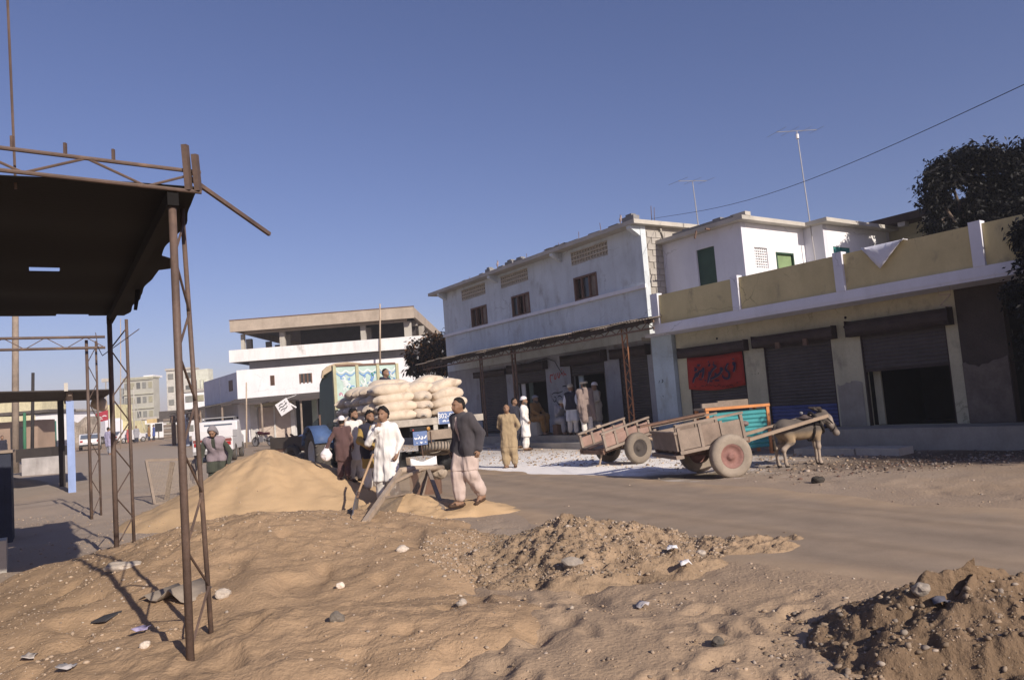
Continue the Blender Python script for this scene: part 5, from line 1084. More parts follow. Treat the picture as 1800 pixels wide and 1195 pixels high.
for j in range(5):
    for i, x in enumerate(xs): V.append((x, 84 + .3 * vn(x * 1.1, j * 1.0, s=3), tz(0, 84) - .3 + (D(140, 735, 84)[2] - tz(0, 84) + .3 + (.5 * vn(x * .9, 4., s=5))) * j / 4))
F = [(16 * j + i, 16 * j + i + 1, 16 * j + i + 17, 16 * j + i + 16) for j in range(4) for i in range(15)]; o = mesh('stonework', V, F, M('rubble_stone', (.36, .31, .26), v=.35, s=1.2, fs=6, bump=.8, bd=.1), RW); sm = o.modifiers.new('t', 'SOLIDIFY'); sm.thickness = .5
YP = thing('yellow_kiosk', 'narrow yellow building with a signboard, left of the distant concrete block', 'building', (D(196, 740, 96)[0], 96, tz(0, 96))); k = MB(); far_box(k, 186, 204, 712, 96, 4); k.build('wall', M('bright_yellow_wall', (.66, .60, .36)), YP); k = MB(); far_box(k, 203, 228, 742, 97, 4); k.build('annex', M('bright_yellow_wall', (.66, .60, .36)), YP)
k = MB(); q = D(187, 650, 96); 
RB = thing('roadside_banner', 'tilted red banner strung beside the yellow building', 'banner', D(180, 733, 86)); 
p_ = [D(168, 727, 86), D(190, 720, 86), D(190, 738, 86), D(168, 743, 86)]; k = MB(); k.ext(p_, (0, .05, 0)); k.build('cloth', M('crimson_cloth', (.40, .04, .06)), RB)
strokes('lettering', [[(.1, .4), (.3, .6), (.5, .4)], [(.55, .5), (.7, .6), (.9, .45)], [(.3, .3), (.6, .25)]], p_[3] - np.array([0, .03, 0]), p_[2] - p_[3], p_[0] - p_[3], np.array([0, -1.0, 0]), .05, ink_wht, RB, .01)
k = MB(); k.tube([(p_[0][0], 86, tz(0, 86)), p_[0] + np.array([0, 0, .1])], .04, 5); k.tube([(p_[1][0], 86, tz(0, 86)), p_[1] + np.array([0, 0, .1])], .04, 5); k.build('poles', woodgr, RB)
FP = thing('floodlight_mast', 'thin mast with a small light head left of the concrete block', 'mast', (D(186, 740, 120)[0], 120, tz(0, 120))); k = MB(); k.tube([(D(186, 740, 120)[0], 120, tz(0, 120)), D(186, 672, 120)], [.16, .1], 6); k.build('pole', concrete, FP); k = MB(); q = D(186, 668, 120); k.box(q[0] - .6, q[0] + .6, 119.8, 120.3, q[2] - .3, q[2] + .25); k.build('light_head', concrete_lt, FP)
# distant blocks
def block(name, label, px0, px1, pyt, Y_, dep, mt, rows, cols, wm, bandm=None, side=None, extra=None):
    t = thing(name, label, 'building', ((D(px0, pyt, Y_)[0] + D(px1, pyt, Y_)[0]) / 2, Y_, tz(0, Y_))); k = MB(); a_, c_ = far_box(k, px0, px1, pyt, Y_, dep); k.build('wall', mt, t)
    z0 = tz(0, Y_); H_ = a_[2] - z0; W_ = c_[0] - a_[0]
    for r_i in range(rows):
        zc = z0 + H_ * (r_i + .55) / rows
        if bandm is not None: k = MB(); k.box(a_[0] - .05, c_[0] + .05, Y_ - .25, Y_ - .002, z0 + H_ * (r_i + .98) / rows - .18, z0 + H_ * (r_i + .98) / rows); k.build('floor_band', bandm, t)
        for q_ in range(cols):
            x = a_[0] + W_ * (q_ + .5) / cols; k = MB(); k.box(x - W_ / cols * .30, x + W_ / cols * .30, Y_ - .10, Y_ - .003, zc - H_ / rows * .22, zc + H_ / rows * .2); k.build('window', wm[(r_i * 3 + q_) % len(wm)], t)
    k = MB(); k.box(a_[0] - .15, c_[0] + .15, Y_ - .2, Y_ + dep + .1, a_[2] + .002, a_[2] + .35); k.build('roof_edge', bandm or concrete_lt, t)
    return t, a_, c_
grn = M('grey_green_render', (.42, .41, .35), v=.12, s=.4); wdm = [M('far_dull_glass', (.22, .22, .20)), M('far_khaki_panel', (.34, .32, .22)), M('far_dark_glass', (.12, .12, .11))]
t, a_, c_ = block('office_block', 'khaki grey four-storey concrete block with banded floors far down the street', 217, 269, 668, 150, 2.5, grn, 4, 5, wdm, M('khaki_band', (.44, .43, .33)))
k = MB(); q0, q1 = D(252, 660, 152), D(269, 660, 152); k.box(q0[0], q1[0], 152, 156, a_[2] + .36, q0[2]); k.build('stair_house', plaster_white, t)
k = MB(); k.box(a_[0] - 1.2, a_[0] - .01, 150.5, 152, 0, D(0, 690, 150)[2] - 1); k.build('side_annex', M('dull_grey_annex', (.28, .29, .28)), t)
t, a_, c_ = block('apartment_block', 'pale apartment block behind the near post with a pale green end', 292, 338, 652, 130, 2.5, M('pale_render', (.55, .53, .48)), 5, 3, wdm)
k = MB(); q0, q1 = D(276, 655, 134), D(292, 652, 130); k.ext([(q0[0], 138, 0), (q1[0] - .01, 130, 0), (q1[0] - .01, 130, a_[2]), (q0[0], 138, a_[2])], (.05, 4, 0)); k.build('shaded_side', M('shade_toned_render', (.36, .36, .36)), t)  # this side's shade is painted in with a darker render
k = MB(); q0, q1 = D(338, 650, 129), D(366, 650, 129); k.box(q0[0] + .02, q1[0], 129, 131, 0, q0[2]); k.build('green_end', M('pale_green_render', (.60, .61, .52)), t)
for i in range(4): k = MB(); q0 = D(341 + i * 6, 660, 129); k.box(q0[0], q0[0] + .28, 128.7, 128.99, D(0, 700, 129)[2] - 1, q0[2] - .6); k.build('fin', M('pale_green_render', (.60, .61, .52)), t)
t, a_, c_ = block('white_flat_house', 'low white flat-roofed house at the end of the street before the apartment block', 322, 362, 690, 100, 10, plaster_white, 3, 2, wdm)
t, a_, c_ = block('long_white_shop', 'long low white building at the end of the street', 248, 330, 738, 110, 8, plaster_white, 1, 4, [M('far_khaki_panel', (.34, .32, .22)), darkin])
# two guyed poles, kiosk, yellow hoarding
k = MB(); a_ = D(236, 775, 95); b_ = D(235, 680, 95); k.tube([a_, b_], [.09, .06], 6); tag(k.build('pole', concrete_lt, None, True, None, a_), 'pale guyed pole in front of the distant concrete block', 'pole')
k = MB(); k.tube([D(236, 700, 95), D(259, 775, 93)], .035, 5); tag(k.build('guy_wire', concrete_lt, None, True, None, D(236, 775, 95)), 'slanting stay of the pale guyed pole', 'stay')
KS = thing('slatted_kiosk', 'grey slatted kiosk at the end of the street left of the near iron post', 'kiosk', (D(297, 770, 90)[0], 90, tz(0, 90)))
k = MB(); a_, c_ = far_box(k, 287, 308, 748, 90, 2.5); k.build('frame', woodgr, KS)
for i in range(7): k = MB(); z = tz(0, 90) + .2 + i * .33; k.box(a_[0] + .05, c_[0] - .05, 89.9, 89.99, z, z + .2); k.build('slat', concrete if i % 2 else woodgr, KS)
k = MB(); a_, c_ = far_box(k, 280, 345, 742, 91, 4, D(0, 745, 91)[2]); k.build('roof', M('dark_tin', (.1, .085, .075)), KS)
YH = thing('yellow_hoarding', 'tan yellow hoarding panel at the end of the street', 'hoarding', (D(267, 770, 92)[0], 92, tz(0, 92))); k = MB(); far_box(k, 258, 279, 744, 92, .2, D(0, 757, 92)[2]); k.build('panel', M('tan_yellow_board', (.60, .45, .22)), YH); k = MB()
for px in (259, 278): q = D(px, 757, 92); k.tube([(q[0], 92.1, tz(0, 92)), (q[0], 92.1, q[2])], .06, 5)
k.build('posts', woodgr, YH)
# white van or covered lorry far left
def tfm(loc, ang):                          # local x forward, y left, z up
    c, s_ = math.cos(ang), math.sin(ang); loc = np.asarray(loc, float)
    return lambda x, y, z: loc + np.array([x * c - y * s_, x * s_ + y * c, z])
def tpts(T, pts): return [T(*p) for p in pts]
class LB(MB):                               # mesh builder in a local frame
    def __init__(s, T): super().__init__(); s.T = T
    def lb(s, x0, x1, y0, y1, z0, z1): o = s.T(x0, y0, z0); return s.obox(o, s.T(x1, y0, z0) - o, s.T(x0, y1, z0) - o, s.T(x0, y0, z1) - o)
    def lext(s, poly, y0, y1): return s.ext([s.T(x, y0, z) for x, z in poly], s.T(0, y1, 0) - s.T(0, y0, 0))
tyrem = M('dusty_tyre_rubber', (0.085, 0.075, 0.066), rough=.9, v=.2, s=5, fs=40, bump=.4); tyred = M('dust_coated_tyre', (0.30, 0.25, 0.20), rough=.95, v=.18, s=4, fs=35, bump=.4)
def wheel(parent, T, x, y, z, r, wd, tm, rm, side, name='wheel', tread=0):
    """tyre with rounded shoulders, dished rim and hub; side: +1 outer face to the left, -1 to the right"""
    ax_ = T(0, 1, 0) - T(0, 0, 0); c = T(x, y, z); k = MB(); h = wd / 2; ri = r * .56
    k.lathe(c, ax_, [(-h * .8, ri), (-h, r * .74), (-h * .92, r * .90), (-h * .62, r * .985), (0, r), (h * .62, r * .985), (h * .92, r * .90), (h, r * .74), (h * .8, ri), (-h * .8, ri)], 36); w_ = k.build(name, tm, parent, True)
    k = MB(); k.lathe(c, ax_, [(-h * .7, ri * 1.0), (-h * .75, ri * .97), (-h * .3, ri * .80), (-h * .1, ri * .35), (side * h * .45, ri * .30), (side * h * .55, ri * .16), (side * h * .55, 0)] if side < 0 else [(h * .7, ri), (h * .75, ri * .97), (h * .3, ri * .80), (h * .1, ri * .35), (h * .45, ri * .30), (h * .55, ri * .16), (h * .55, 0)], 28); k.build('rim', rm, w_, True)
    if tread:
        k = MB(); rd = T(1, 0, 0) - T(0, 0, 0); up = np.array([0, 0, 1.0])
        for i in range(tread):
            for sg in (-1, 1):
                t = 2 * math.pi * (i + (.5 if sg > 0 else 0)) / tread; d = rd * math.cos(t) + up * math.sin(t); tg = -rd * math.sin(t) + up * math.cos(t)
                a_ = c + d * (r * .995) + ax_ * sg * h * .1; b_ = c + d * (r * .95) + ax_ * sg * h * .98 + tg * r * .16; k.bar(a_, b_, r * .07, r * .07, d)
        k.build('tread', tm, w_, kind='stuff')
    return w_
whitep = M('white_vehicle_paint', (.60, .59, .60), rough=.35, v=.05, spec=.5); redrim = M('faded_red_rim', (.25, .13, .11), rough=.7, v=.2, s=8); blackm = M('black_rubber_trim', (.015, .015, .016), rough=.6)
def car(name, label, loc, ang, kind):
    t = thing(name, label, 'car' if kind != 'pickup' else 'pickup truck', loc); T = tfm(loc, ang); hw = .80
    if kind == 'hatch': prof = [(-1.8, .32), (-1.86, .75), (-1.75, .95), (-1.35, 1.36), (.35, 1.40), (.95, .98), (1.75, .86), (1.85, .35)]
    else: prof = [(-2.2, .45), (-2.22, 1.02), (-.45, 1.02), (-.38, 1.70), (.55, 1.74), (1.15, 1.12), (1.95, 1.02), (2.1, .45)]
    k = LB(T); k.lext(prof, -hw, hw); b = k.build('body', whitep, t); bv = b.modifiers.new('b', 'BEVEL'); bv.width = .06; bv.segments = 3
    if kind == 'pickup':
        k = LB(T); k.lb(-2.12, -.52, -hw + .08, hw - .08, 1.022, 1.024); k.build('bed_floor', blackm, t)
        k = LB(T)
        for y in (-hw, hw - .05): k.lb(-2.2, -.46, y, y + .05, 1.02, 1.30)
        k.lb(-2.22, -2.17, -hw + .051, hw - .051, 1.02, 1.30); k.build('bed_sides', whitep, t)
        k = LB(T); k.lb(-.40, -.385, -.58, .58, 1.18, 1.58); k.build('rear_window', M('bluish_car_glass', (.10, .12, .16), rough=.15, spec=.6), t)
        k = LB(T); k.lb(-2.235, -2.221, -hw + .05, hw - .05, .86, .97); k.build('red_stripe', M('dull_red_band', (.20, .06, .05)), t)
        k = LB(T); y0, y1 = -.66, .66
        for x in (-.3, .45): k.bar(T(x, y0, 1.86), T(x, y1, 1.86), .04, .04)
        for y in (y0, y1): k.bar(T(-.35, y, 1.86), T(.5, y, 1.86), .04, .04); k.bar(T(-.3, y, 1.70), T(-.3, y, 1.86), .03, .03); k.bar(T(.45, y, 1.74), T(.45, y, 1.86), .03, .03)
        k.build('roof_rack', alu, t)
        rw = [(-1.35, .36), (1.3, .36)]
    else:
        k = LB(T); k.ext([T(-1.44, -.66, 1.30), T(-1.79, -.70, .97), T(-1.79, .70, .97), T(-1.44, .66, 1.30)], T(-.02, 0, .012) - T(0, 0, 0)); k.build('rear_window', M('bluish_car_glass', (.10, .12, .16), rough=.15, spec=.6), t)
        k = LB(T); k.lb(-1.90, -1.861, -.35, .35, .62, .72); k.build('number_plate', plaster_white, t); rw = [(-1.15, .30), (1.15, .30)]
    for y in (-.72, .52): k = LB(T); x = prof[1][0]; k.lb(x - .025, x - .002, y, y + .2, .70, .84); k.build('tail_light', M('red_lamp_glass', (.35, .02, .02), rough=.3), t)
    k = LB(T); x = prof[0][0]; k.lb(x - .10, x + .02, -hw + .03, hw - .03, .36, .50); k.build('bumper', blackm if kind == 'hatch' else alu, t)
    for x, r_ in rw:
        for sd_ in (-1, 1): wheel(t, T, x, sd_ * (hw - .06), r_, r_, .19, tyrem, alu, sd_)
    return t
q = D(159, 780, 66); car('hatchback_car', 'white hatchback driving away beyond the left-hand sheds', (q[0], q[1], tz(q[0], q[1])), R(118), 'hatch')
q = D(368, 790, 32.5); car('pickup_truck', 'white pickup with a roof rack parked behind the sand heap', (q[0], q[1] + 1.2, tz(q[0], q[1])), R(104), 'pickup')
q = D(227, 770, 84); car('hatchback_car', 'white car partly hidden at the end of the street', (q[0], q[1], tz(q[0], q[1])), R(60), 'hatch')
q = D(184, 770, 92); LT = thing('covered_lorry', 'white canvas-covered lorry far off behind the walking man', 'lorry', (q[0], q[1], tz(q[0], q[1]))); T = tfm((q[0], q[1], tz(q[0], q[1])), R(150))
k = LB(T); k.lext([(-2, .9), (-2, 2.6), (-1.6, 2.95), (1.4, 2.95), (1.8, 2.6), (1.8, .9)], -1.1, 1.1); k.build('cover', plaster_lilac, LT); k = LB(T); k.lext([(1.82, .5), (1.82, 2.1), (2.6, 2.0), (3.1, 1.3), (3.1, .5)], -1, 1); k.build('cab', whitep, LT); k = LB(T); k.lb(-2, 1.8, -1, 1, .6, .898); k.build('chassis', blackm, LT)
for x in (-1.2, 2.4):
    for sd_ in (-1, 1): wheel(LT, T, x, sd_ * .9, .42, .42, .25, tyrem, alu, sd_)
# motorcycle
q = D(463, 783, 44); mz = tz(q[0], q[1]); MC = thing('motorcycle', 'dark motorcycle parked in front of the cream shutters', 'motorcycle', (q[0], q[1], mz)); T = tfm((q[0], q[1], mz), R(150))
for x in (-.62, .62):
    c = T(x, 0, .30); ax_ = T(0, 1, 0) - T(0, 0, 0); k = MB(); k.lathe(c, ax_, [(-.05, .22), (-.055, .27), (0, .30), (.055, .27), (.05, .22), (-.05, .22)], 24); w_ = k.build('wheel', tyrem, MC, True); k = MB(); k.lathe(c, ax_, [(-.03, .225), (-.03, .03), (.03, .03), (.03, .225)], 16); k.build('spokes', alu, w_)
k = MB(); k.tube(tpts(T, [(-.62, .06, .30), (-.15, .06, .42), (.1, 0, .45), (.42, 0, .82)]), .03, 6); k.tube(tpts(T, [(.62, .06, .30), (.45, .05, .85)]), .025, 6); k.tube(tpts(T, [(.62, -.06, .30), (.45, -.05, .85)]), .025, 6); k.build('frame', blackm, MC)
V, F = solid([('c', T(.05, 0, .76), T(.32, 0, .80), .10, .12), ('c', T(-.5, 0, .74), T(-.05, 0, .74), .08, .09)], .03); mesh('tank_and_seat', V, F, M('dark_red_tank', (.06, .015, .015), rough=.3), MC, True)
k = LB(T); k.lb(-.12, .22, -.12, .12, .28, .60); k.build('engine', alu, MC); k = MB(); k.tube(tpts(T, [(.42, .34, 1.02), (.46, .1, .98), (.46, -.1, .98), (.42, -.34, 1.02)]), .015, 6); k.build('handlebar', alu, MC); k = MB(); k.lathe(T(.52, 0, .84), T(1, 0, 0) - T(0, 0, 0), [(-.08, 0), (-.06, .07), (.02, .08), (.02, 0)], 12); k.build('headlamp', alu, MC); k = MB(); k.tube(tpts(T, [(.1, -.1, .34), (-.7, -.12, .30)]), .035, 6); k.build('exhaust', alu, MC)

# ================================================================== loaded truck
TF = Frame(R(30), (0, 0, 0)); rl = D(682, 747, 18.6); TF = Frame(R(30), (rl[0], rl[1], tz(rl[0], rl[1])))
BW, BLn, BZ = 2.35, 4.3, rl[2] - TF.o[2] + .06
TR = thing('loaded_truck', 'flatbed truck piled with grain sacks, painted headboard behind, seen from the rear', 'truck', TF.o)
def tb(u0, u1, n0, n1, z0, z1): return MB().fb(TF, u0, u1, n0, n1, z0, z1)
tb(0.06, BLn, 0, BW, BZ - .16, BZ - .02).build('bed', woodgr, TR)
tb(-.03, .055, -.12, 2.62, BZ - .14, BZ + .03).build('rear_beam', M('chalky_painted_beam', (.40, .36, .31), v=.25, s=4, streak=.2), TR)
for i in range(7): k = tb(.3 + i * .6, .42 + i * .6, -.06, -.003, BZ - .2, BZ + .10); k.build('side_stake', woodgr, TR)
for n_ in (.65, 1.6): tb(.1, 7.0, n_ - .06, n_ + .06, BZ - .42, BZ - .163).build('chassis_rail', blackm, TR)
tb(.0, .05, 1.0, 1.9, BZ - .52, BZ - .28).build('under_bumper', woodgr, TR)
tb(-.01, .05, 1.2, 1.32, BZ - .28, BZ - .145).build('bumper_hanger', concrete_lt, TR)
TT = lambda x, y, z: TF.P(x, BW / 2 - y, z)   # local: x forward, y left
for u, rr_ in ((1.25, .50), (5.9, .50)):
    k = MB(); k.tube([TF.P(u, .1, .5), TF.P(u, BW - .1, .5)], .07, 8); k.build('axle', blackm, TR)
    for y in (-.88, .88): wheel(TR, TT, u, y, .50, .50, .34 if u < 2 else .26, tyrem, blackm, 1 if y > 0 else -1, tread=26)
k = MB(); k.lathe(TF.P(.42, 1.45, .62), np.array([0, .25, 1.0]), [(-.1, .28), (-.12, .36), (-.08, .46), (0, .48), (.08, .46), (.12, .36), (.1, .28), (-.1, .28)], 30); sw = k.build('spare_wheel', tyred, TR, True)
k = MB()
for i in range(36):
    t = 2 * math.pi * i / 36; d = np.array([math.cos(t), math.sin(t) * .97, -math.sin(t) * .25]); c = TF.P(.42, 1.45, .62) + d * .475; k.bar(c - np.array([0, .02, .09]), c + np.array([0, .02, .09]), .03, .02, d)
k.build('tread', tyrem, sw, kind='stuff')
for n_ in (.35, 1.9):
    V = []; F = []
    for i in range(6):
        for j in range(5): V.append(TF.P(.62 + .05 * math.sin(i * 1.3 + j), n_ - .32 + .64 * i / 5, .62 - .5 * j / 4 - (.10 * math.sin(i * 1.1) if j == 4 else 0)))
    F = [(5 * i + j, 5 * i + j + 1, 5 * i + j + 6, 5 * i + j + 5) for i in range(5) for j in range(4)]; o = mesh('mud_flap', V, F, blackm if n_ > 1 else blackm, TR, True); sm = o.modifiers.new('t', 'SOLIDIFY'); sm.thickness = .01
# registration plates with lettering
platem = M('faded_blue_plate', (.13, .19, .36), rough=.5, v=.15, s=6)
def text(body, P0, X, Z, size, mt, parent, name='lettering', depth=.002):
    c = bpy.data.curves.new(name, 'FONT'); c.body = body; c.size = size; c.extrude = depth; c.align_x = 'CENTER'; c.align_y = 'CENTER'; c.materials.append(mt)
    o = bpy.data.objects.new(name, c); COL.objects.link(o); o.parent = parent; X = np.asarray(X, float) / np.linalg.norm(X); Z = np.asarray(Z, float) / np.linalg.norm(Z); Y = np.cross(X, Z)
    m_ = Matrix.Identity(4); N_ = np.cross(X, Z)
    for i in range(3): m_[i][0], m_[i][1], m_[i][2] = X[i], Z[i], N_[i]
    q_ = np.asarray(P0, float) - origin(parent)
    for i in range(3): m_[i][3] = q_[i]
    bpy.context.view_layer.update(); me = bpy.data.meshes.new_from_object(o.evaluated_get(bpy.context.evaluated_depsgraph_get())); bpy.data.objects.remove(o)
    o = bpy.data.objects.new(name, me); COL.objects.link(o); o.parent = parent; o.matrix_local = m_; return o
PL = tb(-.055, -.033, 1.34, 1.86, BZ - .15, BZ + .16).build('upper_plate', platem, TR)
tb(-.058, -.0335, 1.325, 1.339, BZ - .15, BZ + .16).build('plate_edge', plaster_white, PL)
text('802-952', TF.P(-.060, 1.60, BZ + .05), TF.n, (0, 0, 1), .17, ink_wht, PL)
strokes('lettering', [[(0, 0), (.05, .03), (.1, 0)], [(.12, .01), (.18, .02)], [(.2, .03), (.24, -.01), (.3, .02)], [(.32, .01), (.42, .03)]], TF.P(-.057, 1.44, BZ - .09), TF.n, np.array([0, 0, 1.0]), -TF.d, .018, ink_wht, PL, .004)
PL2 = tb(-.04, -.02, .62, 1.0, BZ - .62, BZ - .28).build('lower_plate', platem, TR)
strokes('lettering', [[(.03, .19), (.06, .15), (.10, .18)], [(.11, .16), (.16, .17), (.17, .22)], [(.19, .17), (.23, .14), (.26, .19), (.22, .21)], [(.28, .16), (.33, .18), (.35, .23)], [(.12, .24), (.14, .25)], [(.08, .07), (.10, .05)], [(.18, .08), (.21, .04), (.23, .08)], [(.30, .07), (.34, .06)]], TF.P(-.042, .62, BZ - .62), TF.n, np.array([0, 0, 1.0]), -TF.d, .016, ink_wht, PL2, .003)
tb(-.03, .02, .55, 1.1, BZ - .27, BZ - .17).build('lamp_bar', blackm, TR)
k = MB(); k.lathe(TF.P(-.03, 1.04, BZ - .23), -TF.d, [(0, .05), (.03, .045), (.04, 0)], 12); k.build('amber_lamp', M('amber_lamp_glass', (.40, .20, .05), rough=.3), TR)
k = MB(); k.lathe(TF.P(-.035, .63, BZ - .24), -TF.d, [(0, .025), (.02, .02), (.025, 0)], 10); k.build('tail_lamp', M('red_lamp_glass', (.35, .02, .02), rough=.3), TR)
k = MB(); k.lathe(TF.P(-.035, 2.22, BZ - .05), -TF.d, [(0, .06), (.03, .05), (.04, 0)], 12); k.build('tail_lamp', M('red_lamp_glass', (.35, .02, .02), rough=.3), TR)
k = MB(); k.tube([TF.P(-.03, .83, BZ - .62), TF.P(-.03, .86, BZ - .95)], .012, 5); k.tube([TF.P(-.03, 1.1, BZ - .3), TF.P(-.03, 1.11, BZ - .62)], .010, 5); k.build('hanging_chain', rust, TR)
# painted headboard: green panels with swirls between pale posts, tan arched crown, cab
HU = BLn + .03; HWd = 2.0; HZ = BZ + 1.72
hbm = M('pale_green_headboard', (.43, .55, .50), v=.12, s=3); hpost = M('headboard_post', (.42, .40, .26), v=.15, s=5)
HB_ = MB().fb(TF, HU, HU + .05, 0.05, HWd, BZ, HZ).build('headboard', hbm, TR)
for n_ in (.03, .72, 1.38, HWd): MB().fb(TF, HU - .04, HU + .08, n_ - .045, n_ + .045, BZ - .1, HZ + .03).build('headboard_post', hpost, HB_)
MB().fb(TF, HU - .03, HU + .07, .08, HWd - .05, HZ - .001 + .003, HZ + .06).build('headboard_rail', woodbr, HB_)
pr_ = random.Random(5); cols_ = [M('sky_blue_motif', (.16, .28, .52)), M('white_motif', (.62, .66, .66)), M('pink_motif', (.48, .22, .30)), M('deep_green_motif', (.06, .22, .16))]
for ci in range(4):
    ln = []
    for p_i, (n0, n1) in enumerate(((.09, .66), (.78, 1.32), (1.44, 1.94))):
        w_ = n1 - n0
        for q_ in range(11 if ci < 2 else 5):
            cx = n0 + w_ * pr_.uniform(.15, .85); cz = pr_.uniform(.25, 1.45); r_ = pr_.uniform(.05, .13); a0 = pr_.uniform(0, 6.28)
            ln.append([(cx + r_ * (1 - t * .12) * math.cos(a0 + t * .75) * .8, cz + r_ * (1 - t * .12) * math.sin(a0 + t * .75)) for t in range(8)])
        if ci == 0: ln += [[(n0 + w_ * t / 6, 1.56 - .10 * math.sin(math.pi * (t / 6 * 2 % 1)) - .03) for t in range(7)]]
        if ci == 1: ln += [[(n0 + w_ * t / 6, 1.62 - .11 * math.sin(math.pi * (t / 6 * 2 % 1))) for t in range(7)]]
    [strokes('painted_motif', [l_], TF.P(HU - .004, 0, BZ), TF.n, np.array([0, 0, 1.0]), -TF.d, .022, cols_[ci], HB_, .003 + ci * .002 + .0003 * q_) for q_, l_ in enumerate(ln)]
arc = [(-.05, HZ - .25), (.0, HZ - .02), (.15, HZ + .10), (.40, HZ + .19), (.80, HZ + .22), (1.2, HZ + .17), (1.6, HZ + .05), (1.9, HZ - .15)]
k = MB(); k.ext([TF.P(HU + 1.1, n_, z) for n_, z in arc], TF.d * .08); k.build('crown', M('tan_crown_board', (.42, .33, .23), v=.15, s=3), TR)
for n_ in (.3, 1.2): k = MB(); k.fb(TF, HU + 1.07, HU + 1.10, n_ - .02, n_ + .02, HZ - .2, HZ + .12); k.build('crown_rib', woodbr, TR)
k = MB(); k.ext([TF.P(HU + .12, .04, BZ - .2), TF.P(HU + .12, .04, HZ - .06), TF.P(HU + 1.2, .02, HZ - .18), TF.P(HU + 1.9, .10, HZ - .4), TF.P(HU + 2.3, .12, BZ - .2)], TF.n * 1.95); k.build('cab', M('dark_green_cab', (.03, .075, .055), rough=.5, v=.2), TR)
k = MB(); k.ext([TF.P(HU + 2.32, .1, .5), TF.P(HU + 2.32, .1, BZ + .25), TF.P(HU + 3.2, .15, BZ + .1), TF.P(HU + 3.2, .15, .5)], TF.n * 1.7); k.build('bonnet', M('dark_green_cab', (.03, .075, .055)), TR)
# grain sacks
sackm = M('woven_sack_cloth', (0.60, 0.50, 0.385), rough=.95, v=.16, s=3, fs=55, bump=.5, bd=.01, c2=(0.40, 0.31, 0.23), c2a=0.35, sheen=.2)
def sack(label, c, d, L_, W_, H_, seed, group='sacks on the truck'):
    """a filled sack lying along d: puckered ends, sagging belly"""
    rs = np.random.default_rng(seed); L_, W_, H_ = L_ * rs.uniform(.90, 1.08), W_ * rs.uniform(.9, 1.12), H_ * rs.uniform(.88, 1.12); d = np.asarray(d, float); d = d / np.linalg.norm(d); up = np.array([0, 0, 1.0]); s_ = np.cross(d, up); s_ /= np.linalg.norm(s_); up = np.cross(s_, d)
    nu, nv = 19, 20; V = []
    for i in range(nu):
        t = -1 + 2 * i / (nu - 1); e = (1 - abs(t) ** 3.2) ** .62; wd = W_ / 2 * (.52 * e + .48 * (1 - abs(t) ** 7) ** .5); ht = H_ / 2 * (.06 + .94 * (1 - abs(t) ** 2.6) ** .75)
        for j in range(nv):
            a_ = 2 * math.pi * j / nv; ca, sa = math.cos(a_), math.sin(a_); x = np.sign(ca) * abs(ca) ** .8 * wd; z = np.sign(sa) * abs(sa) ** .85 * ht
            x *= 1 + .07 * math.sin(t * 2.2 + seed); z += .022 * math.sin(t * 2.4 + seed * 1.7) * e - .035 * (t * t) * (1 if sa < 0 else .6)
            wr = .010 * math.sin(a_ * 7 + seed) * (abs(t) > .6) * e
            V.append(c + d * t * L_ / 2 + s_ * (x + wr) + up * (z + wr))
    V = np.array(V); V += .020 * np.stack([vn(V[:, 0] * 4.5, V[:, 1] * 4.5, V[:, 2] * 4.5, s=seed + 31), vn(V[:, 0] * 4.5, V[:, 1] * 4.5, V[:, 2] * 4.5, s=seed + 35), vn(V[:, 0] * 4, V[:, 1] * 4, V[:, 2] * 4, s=seed + 39)], 1) + .008 * np.stack([vn(V[:, 0] * 7, V[:, 1] * 7, V[:, 2] * 7, s=seed), vn(V[:, 0] * 7, V[:, 1] * 7, V[:, 2] * 7, s=seed + 5), vn(V[:, 0] * 6, V[:, 1] * 6, V[:, 2] * 6, s=seed + 9)], 1)
    F = [(i * nv + j, i * nv + (j + 1) % nv, (i + 1) * nv + (j + 1) % nv, (i + 1) * nv + j) for i in range(nu - 1) for j in range(nv)] + [tuple(range(nv))[::-1], tuple((nu - 1) * nv + j for j in range(nv))]
    o = mesh('grain_sack', V, F, sackm, None, True, None, c); return tag(o, label, 'sack', group)
def tdir(a): return TF.d * math.cos(R(a)) + TF.n * math.sin(R(a))
lay = ['bottom', 'second', 'third', 'fourth']
cols3 = [(.42, 88, 1.12, .58, 'left'), (1.12, 8, .95, .50, 'middle'), (1.84, 84, 1.10, .56, 'right')]
for li in range(4):
    for ci, (n_, a_, L_, W_, nm) in enumerate(cols3):
        z = BZ + .14 + li * .23 + (0, .0, .02)[ci]; back = .34 + li * .10 + (.05, 0.12, .03)[ci]
        if li == 3 and ci == 1: continue
        sack('pale sack at the rear of the load, %s layer, %s column' % (lay[li], nm), TF.P(back, n_ + random.uniform(-.05, .05), z), tdir(a_ + random.uniform(-7, 7)) + np.array([0, 0, (.02, 0, .07)[ci] * li]), L_, W_, .33, 100 + li * 7 + ci)
for bi in range(5):
    for li in range(4):
        if li == 3 and bi == 4: continue
        sack('sack on the left flank of the load, %s layer, %s from the rear' % (lay[li], ['first', 'second', 'third', 'fourth', 'fifth'][bi]), TF.P(.95 + bi * .62 + li * .03, .25 + random.uniform(-.07, .07) + .06 * li, BZ + .14 + li * .23), tdir(90 + random.uniform(-9, 9)), 1.15, .62, .33, 200 + bi * 9 + li)
for bi in range(5): sack('sack in the top middle of the load, %s from the rear' % ['first', 'second', 'third', 'fourth', 'fifth'][bi], TF.P(.75 + bi * .64, 1.15, BZ + .80 + (.06 if bi == 1 else 0)), tdir(90 + random.uniform(-15, 15)), 1.1, .60, .34, 300 + bi)
